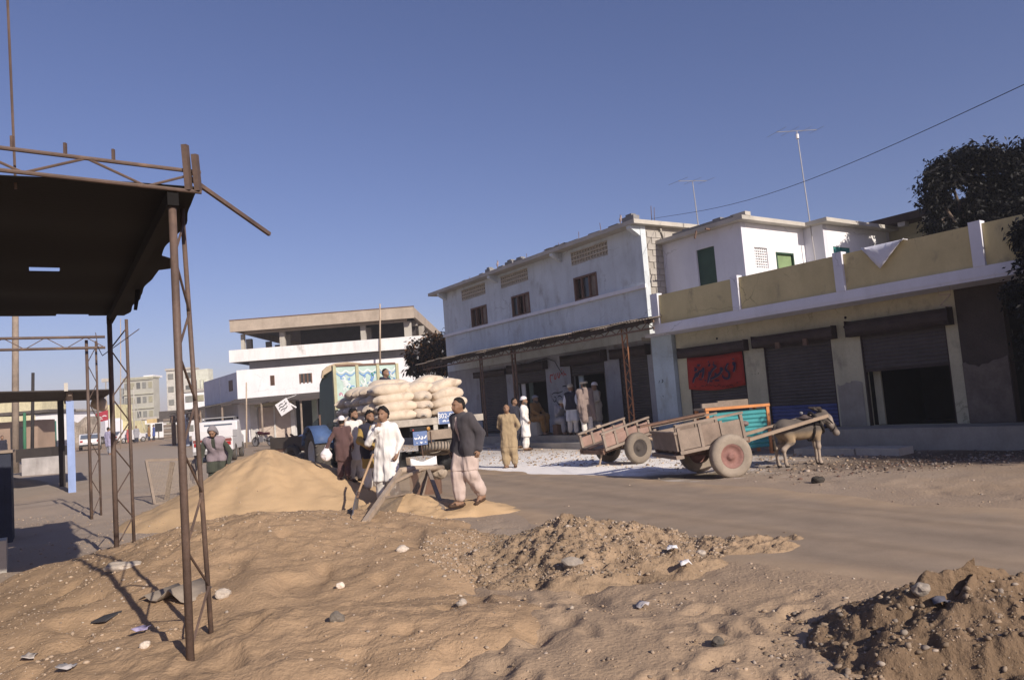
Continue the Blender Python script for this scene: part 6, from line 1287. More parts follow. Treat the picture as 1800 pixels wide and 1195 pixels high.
for bi in range(4): sack('sack along the right top of the load, %s from the rear' % ['first', 'second', 'third', 'fourth'][bi], TF.P(1.05 + bi * .7, 1.86, BZ + .82 - .05 * bi), tdir(86 + random.uniform(-9, 9)) + np.array([0, 0, .10]), 1.12, .56, .33, 320 + bi)
sack('humped sack on top of the load just below the sitting man', TF.P(1.9, .80, BZ + .98), tdir(92), 1.15, .66, .36, 350)
sack('long sack on top of the load tilting up to the right', TF.P(1.5, 1.72, BZ + .98), tdir(84) + np.array([0, 0, .18]), 1.2, .52, .32, 352)
# ================================================================== blue tractor beside the truck
tq = G(584, 829); tq = np.array([-4.95, 20.9, 0]); tq[2] = tz(tq[0], tq[1]); Tt = tfm(tq, R(120))
TRC = thing('farm_tractor', 'blue farm tractor with large rear tyres left of the sack truck', 'tractor', tq); tblue = M('dusty_tractor_blue', (.07, .12, .25), rough=.55, v=.2, s=3)
for y in (-.62, .62):
    sd_ = 1 if y > 0 else -1; wheel(TRC, Tt, 0, y, .68, .68, .42, tyrem, M('pale_tractor_rim', (.45, .44, .42)), sd_, tread=18)
    k = MB(); V = []; F = []
    for i in range(9):
        t = R(20 + i * 17); 
        for yy_ in (-.24, .24): V.append(Tt(.76 * math.cos(t), y + yy_, .68 + .78 * math.sin(t)))
    F = [(2 * i, 2 * i + 1, 2 * i + 3, 2 * i + 2) for i in range(8)]; o = mesh('fender', V, F, tblue, TRC, True); sm = o.modifiers.new('t', 'SOLIDIFY'); sm.thickness = .03
    wheel(TRC, Tt, 1.75, y * .95, .36, .36, .2, tyrem, M('pale_tractor_rim', (.45, .44, .42)), sd_)
k = LB(Tt); k.lext([(.3, .65), (.3, 1.15), (.75, 1.30), (2.0, 1.22), (2.1, 1.1), (2.1, .6), (.8, .5)], -.26, .26); b = k.build('bonnet', tblue, TRC); bv = b.modifiers.new('b', 'BEVEL'); bv.width = .05; bv.segments = 2
k = LB(Tt); k.lb(-.3, .8, -.2, .2, .45, .80); k.build('gearbox', blackm, TRC); k = LB(Tt); k.lb(1.68, 1.82, -.5, .5, .36, .48); k.build('front_axle', blackm, TRC)
V, F = solid([('e', Tt(-.15, 0, 1.08), np.eye(3), (.22, .22, .06)), ('e', Tt(-.34, 0, 1.24), np.eye(3), (.10, .20, .18))], .03); mesh('seat', V, F, blackm, TRC, True)
k = MB(); c = Tt(.42, 0, 1.42); ax_ = Tt(-.4, 0, 1) - Tt(0, 0, 0); k.lathe(c, ax_, [(-.012, .19), (0, .205), (.012, .19), (0, .178), (-.012, .19)], 20); k.tube([c, Tt(.62, 0, 1.2)], .02, 6); k.build('steering_wheel', blackm, TRC); k = MB(); k.tube([Tt(1.4, .12, 1.2), Tt(1.4, .12, 1.75)], .03, 8); k.build('exhaust_pipe', rust, TRC)

# ================================================================== donkey carts
def cart(label, W, hd, tilt, rear, front, wid, bz, tm, rm, rw, sides, shaft, planks, mats, hb=.34, colr=None, group=None):
    """W: point on the ground midway between the wheels; local x forward; tilt raises the front"""
    ct, st_ = math.cos(tilt), math.sin(tilt); Tg = tfm(W, hd); ax0 = rw
    T = lambda x, y, z: Tg(x * ct - (z) * st_, y, ax0 + x * st_ + z * ct)   # bed frame about the axle
    t = thing('donkey_cart', label, 'cart', W, group)
    hw = wid / 2
    for i in range(planks):
        y0 = -hw + wid * i / planks + .004; y1 = -hw + wid * (i + 1) / planks - .004; k = LB(T); k.lb(rear + random.uniform(-.02, .02), front + random.uniform(-.02, .02), y0, y1, bz, bz + .03); k.build('plank', mats[0] if i % 3 else mats[1], t)
    for y in (-hw * .75, hw * .75): k = LB(T); k.lb(rear - .05, front + .02, y - .04, y + .04, bz - .09, bz - .003); k.build('bearer', mats[1], t)
    for x in (rear + .1, 0, front - .1): k = LB(T); k.lb(x - .035, x + .035, -hw + .01, hw - .01, bz - .05, bz - .0035); k.build('cross_bearer', mats[1], t)
    k = MB(); k.tube([Tg(0, -hw - .1, rw), Tg(0, hw + .1, rw)], .04, 8); k.build('axle', rust, t)
    for y in (-.2, .2): k = MB(); k.tube([T(-.35, y * 2.2, bz - .06), Tg(0, y * 2.2, rw + .02), T(.35, y * 2.2, bz - .06)], .025, 6); k.build('leaf_spring', rust, t)
    for sd_ in (-1, 1): wheel(t, Tg, 0, sd_ * (hw + .10), rw, rw, .20, tm, rm, sd_, tread=0)
    # sideboards: posts with separate panels between rails
    for sd_, npan, x0, x1, h_ in sides:
        y = sd_ * (hw - .02)
        for q_ in range(npan + 1):
            x = x0 + (x1 - x0) * q_ / npan; k = LB(T); k.lb(x - .028, x + .028, y - .03, y + .03, bz + .031, bz + h_ + random.uniform(-.01, .04)); k.build('stake', mats[2], t)
        for q_ in range(npan):
            xa = x0 + (x1 - x0) * q_ / npan + .03; xb = x0 + (x1 - x0) * (q_ + 1) / npan - .03; k = LB(T); k.lb(xa, xb, y - .012, y + .012, bz + .04, bz + h_ * random.uniform(.86, .99)); k.build('side_panel', mats[3 if q_ % 2 else 4], t)
        k = LB(T); k.lb(x0 - .05, x1 + .05, y - .035, y + .035, bz + h_ + .045, bz + h_ + .085); k.build('top_rail', mats[2], t)
        k = LB(T); k.lb(x0 - .05, x1 + .04, y + sd_ * .035 - .02, y + sd_ * .035 + .02, bz - .03, bz + .03); k.build('bottom_rail', mats[2], t)
    if shaft:
        for y in (-.33, .33): k = MB(); k.tube([T(front - .5, y * 1.3, bz - .05), T(front, y * 1.15, bz - .03), T(shaft[0], y, shaft[1])], [.045, .045, .034], 8); k.build('shaft', mats[5], t)
    return t, T, Tg
brnw = M('brown_grey_weathered_board', (.25, .19, .15), v=.22, s=4, streak=.3); pinkw = M('pinkish_weathered_paint', (.33, .215, .175), v=.2, s=4, streak=.25); greyw = M('bleached_plank', (.29, .23, .185), v=.2, s=4, streak=.3); shaftw = M('smooth_shaft_wood', (.33, .25, .185), v=.15, s=3)
wn_ = G(1287, 838); wf = np.array([wn_[0] - .25, wn_[1] + 1.36, 0]); Wm = (wn_ + wf) / 2 ; Wm[2] = (tz(*wn_[:2]) + tz(*wf[:2])) / 2 + .0
CH = R(10.5)
C1, T1, Tg1 = cart('laden wooden cart with a dust-coated tyre, hitched to the donkey', Wm, CH, R(6.5), -.88, .52, 1.22, .225, tyred, redrim, .395, [(-1, 3, -.84, .40, .42), (1, 3, -.84, .45, .40)], None, 7, [woodgr, woodbr, greyw, brnw, greyw, shaftw])
k = LB(T1); k.lb(-.92, -.88, -.58, .58, .26, .56); k.build('tail_panel', greyw, C1); k = LB(T1)
k.lb(-.94, -.88, -.62, .62, .565, .61); k.build('tail_rail', greyw, C1)
k = LB(T1); k.lb(-.98, -.83, -.62, .62, .12, .19); k.build('tail_bearer', greyw, C1)
DK = np.array([5.42, 14.72, 0]); DK[2] = tz(DK[0], DK[1]); DH = R(8)
Td = tfm(DK, DH)
for y in (-.30, .30):
    k = MB(); k.bar(T1(-.1, y * 1.5, .13), Td(.42, y * .95, .93), .075, .06); k.build('shaft', shaftw, C1)
k = MB(); k.bar(Td(.12, -.34, .90), Td(.12, .34, .90), .035, .03); k.build('cross_bar', woodgr, C1)
# load of cloth bundle and planks
q = T1(.30, -.25, .48); V, F = solid([('e', q + np.array([i * .13, math.sin(i * 2) * .06, .03 * math.cos(i * 3)]), np.eye(3), (.12, .10, .05)) for i in range(-2, 3)], .025); V = V + (.02 * fbm(V[:, 0] * 12, V[:, 1] * 12, V[:, 2] * 12, o=2))[:, None]; tag(mesh('cloth_bundle', V, F, M('faded_red_grey_rag', (.20, .15, .14), v=.4, s=9), None, True, None, q), 'crumpled rope and rag bundle over the cart side next to the donkey', 'bundle')
k = LB(T1); k.lb(-1.15, .25, .50, .66, .225 + .40 + .088, .225 + .40 + .13); tag(k.build('plank', woodbr, None, False, None, T1(-1.15, .6, .7)), 'long brown plank lying along the far top rail of the laden donkey cart', 'plank')
# second cart, seen from behind
wr, wl = G(1130, 817), G(1066, 814); W2 = (wr + wl) / 2; W2[2] = tz(W2[0], W2[1])
ax2 = wl - wr; hd2 = math.atan2(ax2[1], ax2[0]) - math.pi / 2
C2, T2, Tg2 = cart('empty wooden cart with pink sideboards standing tail-first left of the laden cart', W2, hd2, R(11), -.85, .62, .95, .20, M('half_dusty_tyre', (.20, .165, .13), v=.25), M('dark_rim', (.06, .05, .045)), .36, [(-1, 4, -.8, .55, .30), (1, 4, -.8, .55, .30)], (1.5, -.30), 6, [woodgr, woodbr, greyw, pinkw, pinkw, shaftw])
k = LB(T2); k.lb(-.9, -.86, -.46, .46, .10, .20); k.build('tail_bearer', woodbr, C2)
k = MB(); k.tube([T2(-.7, -.1, .05), Tg2(-.75, -.05, .02)], .025, 6); k.build('prop_stick', woodtan, C2)
q = T2(.3, .25, .30); k = LB(T2); k.lb(-.3, -.18, .40, .47, .55, .62); k.build('rail_knob', woodtan, C2)
# teal corrugated market counter behind the carts
pf = G(1362, 797); c_r = np.array([pf[0], pf[1] + .2, tz(pf[0], pf[1])]); CF = tfm(c_r, R(184)); tealc = M('teal_corrugated_paint', (.055, .27, .285), rough=.5, v=.12, s=2, streak=.2); orgw = M('orange_painted_wood', (.62, .26, .10), v=.15, s=3, streak=.2)
CT = thing('market_counter', 'teal corrugated counter with orange wooden edging behind the donkey cart', 'counter', c_r)
Lc, Hc, Dc = 1.45, 1.10, .8
V, F = corr(CF(.05, .02, .16), np.array([0, 0, Hc - .22]), CF(Lc, .02, .16) - CF(.05, .02, .16), 9, .014, CF(0, 1, 0) - CF(0, 0, 0), .006); mesh('front_sheet', V, F, tealc, CT)
V, F = corr(CF(.02, -Dc + .03, .16), np.array([0, 0, Hc - .22]), CF(.02, 0, .16) - CF(.02, -Dc + .03, .16), 9, .014, CF(-1, 0, 0) - CF(0, 0, 0), .006); mesh('end_sheet', V, F, tealc, CT)
for x in (0, Lc):
    for y in (-.01, -Dc): k = LB(CF); k.lb(x - .035, x + .035, y - .03, y + .045, -.05, Hc); k.build('leg', orgw, CT)
k = LB(CF); k.lb(-.05, Lc + .05, -.02, .055, Hc + .002, Hc + .065); k.build('front_edge', orgw, CT); k = LB(CF); k.lb(-.05, Lc + .05, -Dc - .05, -.022, Hc + .002, Hc + .05); k.build('top', woodgr, CT)
for x0, x1, y0, z0, z1, mt, lab in ((.85, 1.5, -.15, Hc + .068, Hc + .17, greyw, 'bleached board standing on edge on the teal counter'), (.25, 1.0, -.5, Hc + .052, Hc + .20, woodgr, 'grey board box end on the right of the teal counter')):
    k = LB(CF); k.lb(x0, x1, y0 - .12, y0, z0, z1); tag(k.build('board', mt, None, False, None, CF(x0, y0, z0)), lab, 'board')
# junk cart beyond the tractor
jq = D(520, 800, 26.5); jq = np.array([-7.35, 26.0, tz(-7.35, 26.0)]); Tj = tfm(jq, R(150)); JC = thing('junk_cart', 'dark two-wheeled cart heaped with scrap left of the blue tractor', 'cart', jq)
for sd_ in (-1, 1): wheel(JC, Tj, 0, sd_ * .55, .38, .38, .2, tyrem, M('dark_rim', (.06, .05, .045)), sd_)
k = LB(Tj); k.lb(-.9, .9, -.5, .5, .55, .66); k.build('bed', woodbr, JC); k = LB(Tj); k.lb(-.9, 1.1, .46, .52, .66, 1.05); k.lb(-.9, 1.1, -.52, -.46, .66, 1.05); k.build('sideboards', M('dark_boards', (.08, .065, .055)), JC)
k = LB(Tj); k.lb(.9, 2.2, -.3, -.24, .60, .66); k.lb(.9, 2.2, .24, .30, .60, .66); k.build('shafts', woodgr, JC)
for i in range(14):
    a_ = Tj(random.uniform(-.8, .8), random.uniform(-.4, .4), .75); k = MB(); k.bar(a_, a_ + np.array([random.uniform(-.4, .4), random.uniform(-.3, .3), random.uniform(.05, .4)]), .05, .05); k.build('scrap', [woodgr, rust, woodbr, M('yellow_scrap', (.45, .35, .12))][i % 4], JC)
q = Tj(-.2, .1, .95); V, F = solid([('e', q, np.eye(3), (.35, .25, .16)), ('e', q + np.array([.25, 0, .06]), np.eye(3), (.2, .2, .14))], .04); tag(mesh('white_bundle', V, F, plaster_white, None, True, None, q), 'white cloth bundle on top of the scrap on the junk cart', 'bundle')
for i_, (px, py, sz_, lab) in enumerate([(507, 800, (.5, .35, .35), 'squared concrete lump left of the junk cart'), (519, 789, (.55, .4, .45), 'larger squared rubble lump against the junk cart')]):
    q = D(px, py, 29); q[2] = tz(q[0], q[1]); k = MB(); T_ = tfm(q, R(20 + 30 * i_)); k = LB(T_); k.lb(-sz_[0] / 2, sz_[0] / 2, -sz_[1] / 2, sz_[1] / 2, -.05, sz_[2]); o = k.build('rubble_lump', concrete_lt, None, False, None, q); tag(o, lab, 'lump'); bv = o.modifiers.new('b', 'BEVEL'); bv.width = .05

# ================================================================== donkey
def donkey():
    T = Td; P_ = []
    c = lambda a, b, ra, rb, kk=.05: P_.append(('c', T(*a), T(*b), ra, rb, kk))
    A_ = np.array([T(1, 0, 0) - T(0, 0, 0), T(0, 1, 0) - T(0, 0, 0), [0, 0, 1.0]])
    e = lambda p, r_, kk=.06: P_.append(('e', T(*p), A_, r_, kk))
    e((-.02, 0, .69), (.40, .185, .195)); e((-.33, 0, .73), (.21, .165, .19)); e((.25, 0, .70), (.19, .15, .21)); c((-.34, 0, .80), (.25, 0, .81), .09, .085)
    c((.26, 0, .79), (.48, 0, .95), .135, .085, .08); c((.30, 0, .70), (.46, 0, .88), .11, .08)
    c((.49, 0, .96), (.58, 0, .86), .082, .085); c((.58, 0, .85), (.72, 0, .60), .078, .052); e((.735, 0, .565), (.062, .052, .055), .04); c((.55, 0, .84), (.64, 0, .70), .075, .05)
    for s_ in (-1, 1):
        c((.45, s_ * .05, 1.015), (.38, s_ * .095, 1.065), .028, .036, .02); c((.38, s_ * .095, 1.065), (.28, s_ * .135, 1.095), .036, .014, .02)
        fx_ = .02 * s_
        c((.28, s_ * .085, .62), (.30 + fx_, s_ * .09, .36), .075, .040); e((.30 + fx_, s_ * .09, .345), (.042, .042, .05), .02); c((.30 + fx_, s_ * .09, .34), (.30 + fx_, s_ * .09, .10), .031, .027, .02); c((.30 + fx_, s_ * .09, .10), (.325 + fx_, s_ * .09, .015), .032, .045, .02)
        hx = -.03 * s_
        c((-.37, s_ * .09, .70), (-.30 + hx, s_ * .10, .50), .135, .078); c((-.30 + hx, s_ * .10, .50), (-.46 + hx, s_ * .10, .35), .066, .042); e((-.47 + hx, s_ * .10, .345), (.045, .038, .045), .02); c((-.465 + hx, s_ * .10, .34), (-.45 + hx, s_ * .10, .10), .033, .028, .02); c((-.45 + hx, s_ * .10, .10), (-.42 + hx, s_ * .10, .015), .032, .044, .02)
    c((-.52, 0, .80), (-.575, 0, .62), .030, .022, .03); c((-.575, 0, .62), (-.56, 0, .36), .022, .035, .02)
    V, F = solid(P_, .0125, .05, cuts=[(np.array([0, 0, DK[2] + .004]), np.array([0, 0, -1.0]))]); V = relax(V, F, 1, .4)
    loc = np.stack([(V - T(0, 0, 0)) @ A_[0], (V - T(0, 0, 0)) @ A_[1], V[:, 2] - DK[2]], 1); x, y, z = loc.T
    top = np.array([.105, .088, .076]); bel = np.array([.30, .22, .14]); pale = np.array([.34, .275, .22]); dark = np.array([.05, .038, .03])
    f = sstep(.70, .58, z) * (x < .4) * (z > .47); col = top[None] * (1 - f)[:, None] + bel[None] * f[:, None]
    f = sstep(.50, .40, z) * (x < .42); col = col * (1 - f)[:, None] + pale[None] * f[:, None]
    f = np.clip(sstep(.66, .60, z) * sstep(.62, .70, x), 0, 1); col = col * (1 - f)[:, None] + np.array([.24, .20, .17])[None] * f[:, None]
    f = np.exp(-(((x - .60) / .055) ** 2 + ((z - .80) / .10) ** 2)) * (np.abs(y) > .035); col = col * (1 - f)[:, None] + np.array([.40, .34, .29])[None] * f[:, None]
    f = (z < .045) | ((np.abs(y) < .022) & (z > .84 + .4 * (x - .2)) & (x > .1) & (x < .47)) | ((z > 1.045) & (np.abs(y) > .06)) | ((x < -.54) & (z < .55)); col[f] = dark
    col *= (1 + .12 * fbm(x * 14, y * 14, z * 14, o=3))[:, None]
    t = mesh('donkey', V, F, vcol_mat('donkey_coat', rough=.9, v=.1, fs=70, bump=.3, bd=.006), None, True, None, DK, col); tag(t, 'small brown-grey donkey with a pale muzzle standing harnessed between the shafts', 'donkey')
    for s_ in (-1, 1): V, F = solid([('e', T(.585, s_ * .072, .885), np.eye(3), (.014, .012, .012))], .005); mesh('eye', V, F, blackm, t, True)
    lea = M('black_harness_leather', (.025, .02, .018), rough=.6)
    def loop(pts, r_, nm): k = MB(); k.tube(tpts(T, pts), r_, 6); k.build(nm, lea, t, True)
    def ring(x, zc, ry, rz, tlt, r_, nm, n_=18, x1=0): loop([(x + tlt * math.sin(q_ / n_ * 2 * math.pi) * rz + x1, ry * math.cos(q_ / n_ * 2 * math.pi), zc + rz * math.sin(q_ / n_ * 2 * math.pi)) for q_ in range(n_ + 1)], r_, nm)
    ring(.20, .70, .19, .235, .15, .020, 'girth_strap'); ring(.335, .80, .155, .20, -.55, .026, 'collar'); ring(.56, .84, .10, .11, -1.0, .010, 'noseband', 14); ring(.67, .68, .075, .075, .6, .008, 'bridle_strap', 14)
    loop([(.34, -.16, .76), (.2, -.2, .80), (-.1, -.21, .78)], .012, 'trace'); loop([(.34, .16, .76), (.2, .2, .80), (-.1, .21, .78)], .012, 'trace'); loop([(.58, -.09, .76), (.44, -.13, .84), (.2, -.2, .92)], .008, 'rein')
    k = MB(); q = T(.10, 0, .905); V, F = solid([('e', q, A_, (.13, .17, .035)), ('e', q + np.array([0, 0, .03]), A_, (.06, .07, .04))], .015); mesh('saddle_pad', V, F, M('worn_pad_cloth', (.12, .09, .08), v=.3, s=12), t, True)
    k = MB(); k.lathe(T(.05, 0, .99), (0, 0, 1), [(0, .03), (.03, .035), (.045, .015), (.045, 0)], 10); k.build('pad_buckle', alu, t)
donkey()
# ================================================================== sieves and shovel
def wires(p00, p10, p11, p01, nu, nv, r_, name, mt, parent):
    p00, p10, p11, p01 = (np.asarray(q, float) for q in (p00, p10, p11, p01)); k = MB()
    f = lambda s_, t: (p00 * (1 - s_) + p10 * s_) * (1 - t) + (p01 * (1 - s_) + p11 * s_) * t
    for i in range(nu + 1): k.bar(f(i / nu, 0), f(i / nu, 1), r_, r_)
    for j in range(nv + 1): k.bar(f(0, j / nv), f(1, j / nv), r_, r_)
    return k.build(name, mt, parent, kind='stuff')
wirem = M('dusty_sieve_wire', (.34, .27, .20), rough=.7, v=.15)
L0 = sight(640, 917) + np.array([0, 0, -.02]); L1 = D(705, 827, 12.5); R0 = D(716, 893, 12.45); R1 = D(748, 824, 13.1)
SV = thing('sand_sieve', 'wooden-framed wire sieve propped on a leg over the sieved sand', 'sieve', L0)
def wbar(a, b, wd, ht, nm, mt, par): k = MB(); k.bar(a, b, wd, ht); return k.build(nm, mt, par)
wbar(L0, L1 + (L1 - L0) * .02, .055, .07, 'side_bar', woodtan, SV); wbar(R0 - (R1 - R0) * .15, R1, .055, .07, 'side_bar', woodgr, SV)
k = MB(); k.tube([L1 - (R1 - L1) * .05, (L1 + R1) / 2 + np.array([0, 0, .015]), R1 + (R1 - L1) * .75], [.05, .055, .05], 8); k.build('top_pole', woodtan, SV, True)
wires(L0 + (L1 - L0) * .05, R0, R1, L1, 26, 40, .0040, 'wire_screen', wirem, SV)
lg = sight(783, 903); wbar(R1 + (R1 - L1) * .1, lg + np.array([0, 0, -.03]), .06, .045, 'leg', woodgr, SV); wbar(L0 * .28 + L1 * .72, R1 * .9 + L1 * .1 + np.array([0, 0, .02]), .05, .04, 'brace', woodtan, SV)
wbar((R0 + R1) / 2 + np.array([-.02, .1, -.42]), R1 + np.array([.02, .06, -.03]), .06, .045, 'leg', woodgr, SV)
wbar(L0 * .6 + L1 * .4, R0 * .6 + R1 * .4, .04, .03, 'cross_bar', woodgr, SV)
q = R1 + (R1 - L1) * .55; V, F = solid([('e', q + np.array([0, .02, -.10]), np.eye(3), (.16, .10, .10)), ('e', q + np.array([-.1, .02, -.02]), np.eye(3), (.12, .08, .08))], .025); V = V + (.02 * fbm(V[:, 0] * 14, V[:, 1] * 14, V[:, 2] * 14, o=2))[:, None]; tag(mesh('rag_bundle', V, F, M('sandy_rag', (.36, .29, .22), v=.3, s=8), None, True, None, q), 'sandy rag bundle slung over the end of the propped sieve', 'rag')
V = []; a_ = D(722, 818, 14.6); b_ = D(768, 815, 14.8)
for i in range(9):
    t = i / 8; p = a_ * (1 - t) + b_ * t; hgt = .05 + .12 * abs(t - .45) * 1.6; V += [p + np.array([0, 0, hgt]), p + np.array([0, .02, -.06]), p + np.array([0, .12, -.10])]
F = [(3 * i + j, 3 * i + j + 1, 3 * i + j + 4, 3 * i + j + 3) for i in range(8) for j in range(2)]; o = mesh('white_sheet', V, F, plaster_white, None, True, None, a_); tag(o, 'white sheet draped on a low trestle behind the propped sieve', 'sheet'); sm = o.modifiers.new('t', 'SOLIDIFY'); sm.thickness = .01
k = MB(); k.box(a_[0] - .05, b_[0] + .05, a_[1] + .06, a_[1] + .35, tz(a_[0], a_[1]) - .05, a_[2] - .10); tag(k.build('trestle_box', woodbr, None, False, None, (a_[0], a_[1], tz(a_[0], a_[1]))), 'dark low box under the white sheet behind the sieve', 'box')
Y1 = 17.3; a00 = D(272, 886, Y1); a01 = D(257, 809, Y1 + .5); a11 = D(344, 806, Y1 + .9); a10 = D(352, 872, Y1 + .4)
SV2 = thing('sand_sieve', 'large dark-framed wire sieve leaning left of the tall sand heap', 'sieve', a00)
for p, q in ((a00, a01), (a01, a11), (a11, a10), (a10, a00)): wbar(p, q, .06, .06, 'frame_bar', woodgr, SV2)
wires(a00, a10, a11, a01, 32, 32, .0042, 'wire_screen', wirem, SV2)
b0 = D(292, 872, Y1 + .9); b0[2] = tz(b0[0], b0[1]) - .05; wbar(D(303, 812, Y1 + .75), b0, .10, .05, 'leg', woodgr, SV2); b1 = b0 + np.array([.9, .3, 0]); wbar(D(330, 808, Y1 + .85), b1, .06, .05, 'leg', woodgr, SV2)
st0, st1, tip = D(656, 798, 12.75), D(630, 866, 12.2), sight(621, 906)
SHV = thing('shovel', 'shovel with a long wooden handle standing in the cut edge of the sand heap', 'shovel', tip)
k = MB(); k.tube([st0, st0 * .45 + st1 * .55 + np.array([0, 0, .01]), st1], [.019, .021, .02], 8); k.build('handle', M('polished_handle_wood', (.42, .28, .17), rough=.5), SHV, True)
dv = tip - st1; sd_ = np.cross(dv / np.linalg.norm(dv), [0.15, 1, 0]); sd_ /= np.linalg.norm(sd_); nv_ = np.cross(sd_, dv / np.linalg.norm(dv)); V = []
for i in range(7):
    t = i / 6; wd = .115 * (1 if t < .55 else math.sqrt(max(0, 1 - ((t - .55) / .47) ** 2))) * (.55 + .45 * min(1, t / .12))
    for j in range(5): s_ = -1 + j / 2; V.append(st1 + dv * (.12 + .92 * t) + sd_ * wd * s_ + nv_ * (.03 * s_ * s_ - .02))
F = [(5 * i + j, 5 * i + j + 1, 5 * i + j + 6, 5 * i + j + 5) for i in range(6) for j in range(4)]; o = mesh('blade', V, F, M('worn_steel', (.30, .27, .26), rough=.45, v=.25, s=8, metal=.5, c2=(.12, .075, .05), c2a=.4), SHV, True); sm = o.modifiers.new('t', 'SOLIDIFY'); sm.thickness = .005
k = MB(); k.tube([st1 - dv * .05, st1 + dv * .2], [.026, .02], 8); k.build('socket', rust, SHV)

# ================================================================== trees
def tree(name, label, base, h, crown, nl, ls, cols, trunk_r, seed, droop=.5, limbs=7, mat='leaf_mass'):
    """crown: list of (centre offset, radii); leaves are folded blades in clumps along twigs"""
    rs = np.random.default_rng(seed); t = thing(name, label, 'tree', base); base = np.asarray(base, float); k = MB()
    fk = base + np.array([0, 0, h * .45]); k.tube([base - np.array([0, 0, .2]), base + np.array([.05, 0, h * .25]), fk], [trunk_r, trunk_r * .85, trunk_r * .7], 10); k.build('trunk', M('grey_bark', (.16, .12, .09), v=.3, s=5, fs=20, bump=.8, streak=.3), t, True)
    cl = []; lim = []
    for c, r_ in crown:
        c = base + np.array(c, float); r_ = np.array(r_, float); lim.append(c); nclump = max(4, int(40 * r_.prod() ** .66))
        for _ in range(nclump):
            d = rs.normal(size=3); d /= np.linalg.norm(d); q = c + d * r_ * rs.uniform(.55, 1.0); cl.append((q, rs.uniform(.16, .34) * (r_.mean() ** .4)))
    k = MB()
    for c in lim: m_ = (fk + c) / 2 + rs.normal(size=3) * .12; k.tube([fk - np.array([0, 0, .1]), m_, c], [trunk_r * .5, trunk_r * .3, trunk_r * .12], 7)
    for i in range(min(len(cl), 60)): q = cl[i * len(cl) // min(len(cl), 60)][0]; c = min(lim, key=lambda p: np.linalg.norm(p - q)); k.tube([c, (c + q) / 2 + rs.normal(size=3) * .05, q], [trunk_r * .12, trunk_r * .08, .008], 5)
    k.build('limbs', M('grey_bark', (.16, .12, .09)), t, True)
    n = nl; ci = rs.integers(0, len(cl), n); C_ = np.array([q for q, r_ in cl])[ci]; Rr = np.array([r_ for q, r_ in cl])[ci]
    P_ = C_ + rs.normal(size=(n, 3)) * Rr[:, None] * np.array([.6, .6, .5]); dr = rs.normal(size=(n, 3)); dr[:, 2] = dr[:, 2] * .5 - droop; dr /= np.linalg.norm(dr, axis=1, keepdims=True)
    sd_ = np.cross(dr, rs.normal(size=(n, 3))); sd_ /= np.linalg.norm(sd_, axis=1, keepdims=True); nr_ = np.cross(dr, sd_); L_ = ls * rs.uniform(.6, 1.3, (n, 1)); Wd = L_ * .20
    tip = P_ + dr * L_ - np.array([0, 0, 1]) * L_ * .12; mid = P_ + dr * L_ * .45
    V = np.stack([P_, mid + sd_ * Wd + nr_ * Wd * .3, tip, mid - sd_ * Wd + nr_ * Wd * .3], 1).reshape(-1, 3); i4 = np.arange(n)[:, None] * 4; F = (i4 + np.array([[0, 1, 2, 3]])).astype(int)
    pal = np.array(cols); cc = pal[rs.integers(0, len(cols), n)] * rs.uniform(.75, 1.25, (n, 1)); cc = cc * (1 + .25 * vn(P_[:, 0] * 1.5, P_[:, 1] * 1.5, P_[:, 2] * 1.5, s=seed))[:, None]
    o = mesh('crown', V, F, vcol_mat(mat, rough=.6, v=.05, fs=30, bump=0), t, False, 'stuff', col=np.repeat(cc, 4, 0)); return t
bq = FR.P(5.4, 15.75, 0); bq[2] = tz(bq[0], bq[1])
def tw(px, py, Y): return tuple(D(px, py, Y) - bq)
TL_ = [(.036, .032, .016), (.050, .040, .021), (.095, .058, .034), (.026, .026, .014)]
tree('shade_tree', 'drooping boughs added at the right edge to darken the open shop bay', bq, 4.0, [(tw(1815, 430, 13.6), (.40, .45, .50)), (tw(1838, 500, 13.2), (.50, .5, .55)), (tw(1870, 560, 13.1), (.7, .6, .75)), (tw(1850, 600, 13.1), (.45, .45, .50)), (tw(1895, 660, 13.0), (.7, .5, .6)), (tw(1900, 420, 13.2), (.9, .8, .8))], 24000, .115, TL_, .16, 91, .75)  # boughs put here to darken the right-hand end
yb = 21.8; q = D(1770, 600, yb); bq = np.array([q[0], q[1], tz(q[0], q[1])])
tree('shade_tree', 'broad dark drooping tree rising behind the parapet at the right-hand end', bq, 6.6, [(tw(x, y, yb + dy), tuple(np.array(r_) * 1.55)) for x, y, r_, dy in ((1640, 332, (.36, .45, .36), 0), (1665, 300, (.36, .4, .30), 0), (1700, 285, (.46, .5, .34), 0), (1752, 298, (.52, .55, .46), 0), (1808, 300, (.6, .6, .55), 0), (1655, 385, (.36, .4, .26), 0), (1712, 372, (.46, .5, .40), 0), (1775, 380, (.6, .6, .50), 0), (1850, 370, (.9, .7, .8), -.3), (1730, 420, (.6, .5, .4), 0), (1800, 430, (.6, .5, .4), -.3))], 44000, .16, TL_, .24, 93, .75)
bq = FR.P(-4.6, 16.6, 0); bq[2] = tz(bq[0], bq[1])
tree('shade_tree', 'large unseen tree added beyond the right edge to shade the shop end', bq, 7.5, [((0, 0, 5.6), (2.2, 2.2, 1.5)), ((-1.0, 1.0, 4.7), (1.7, 1.7, 1.3)), ((1.0, -.6, 6.4), (1.8, 1.8, 1.2)), ((.2, 1.4, 6.2), (1.6, 1.6, 1.1)), ((-.6, -.6, 4.2), (1.5, 1.4, 1.0))], 26000, .20, [(.035, .040, .018), (.045, .045, .022), (.025, .030, .015)], .26, 95, .6)  # out of view, put in to shade the neighbouring tree and shop end
bq = D(757, 700, 41); bq[2] = tz(bq[0], bq[1])
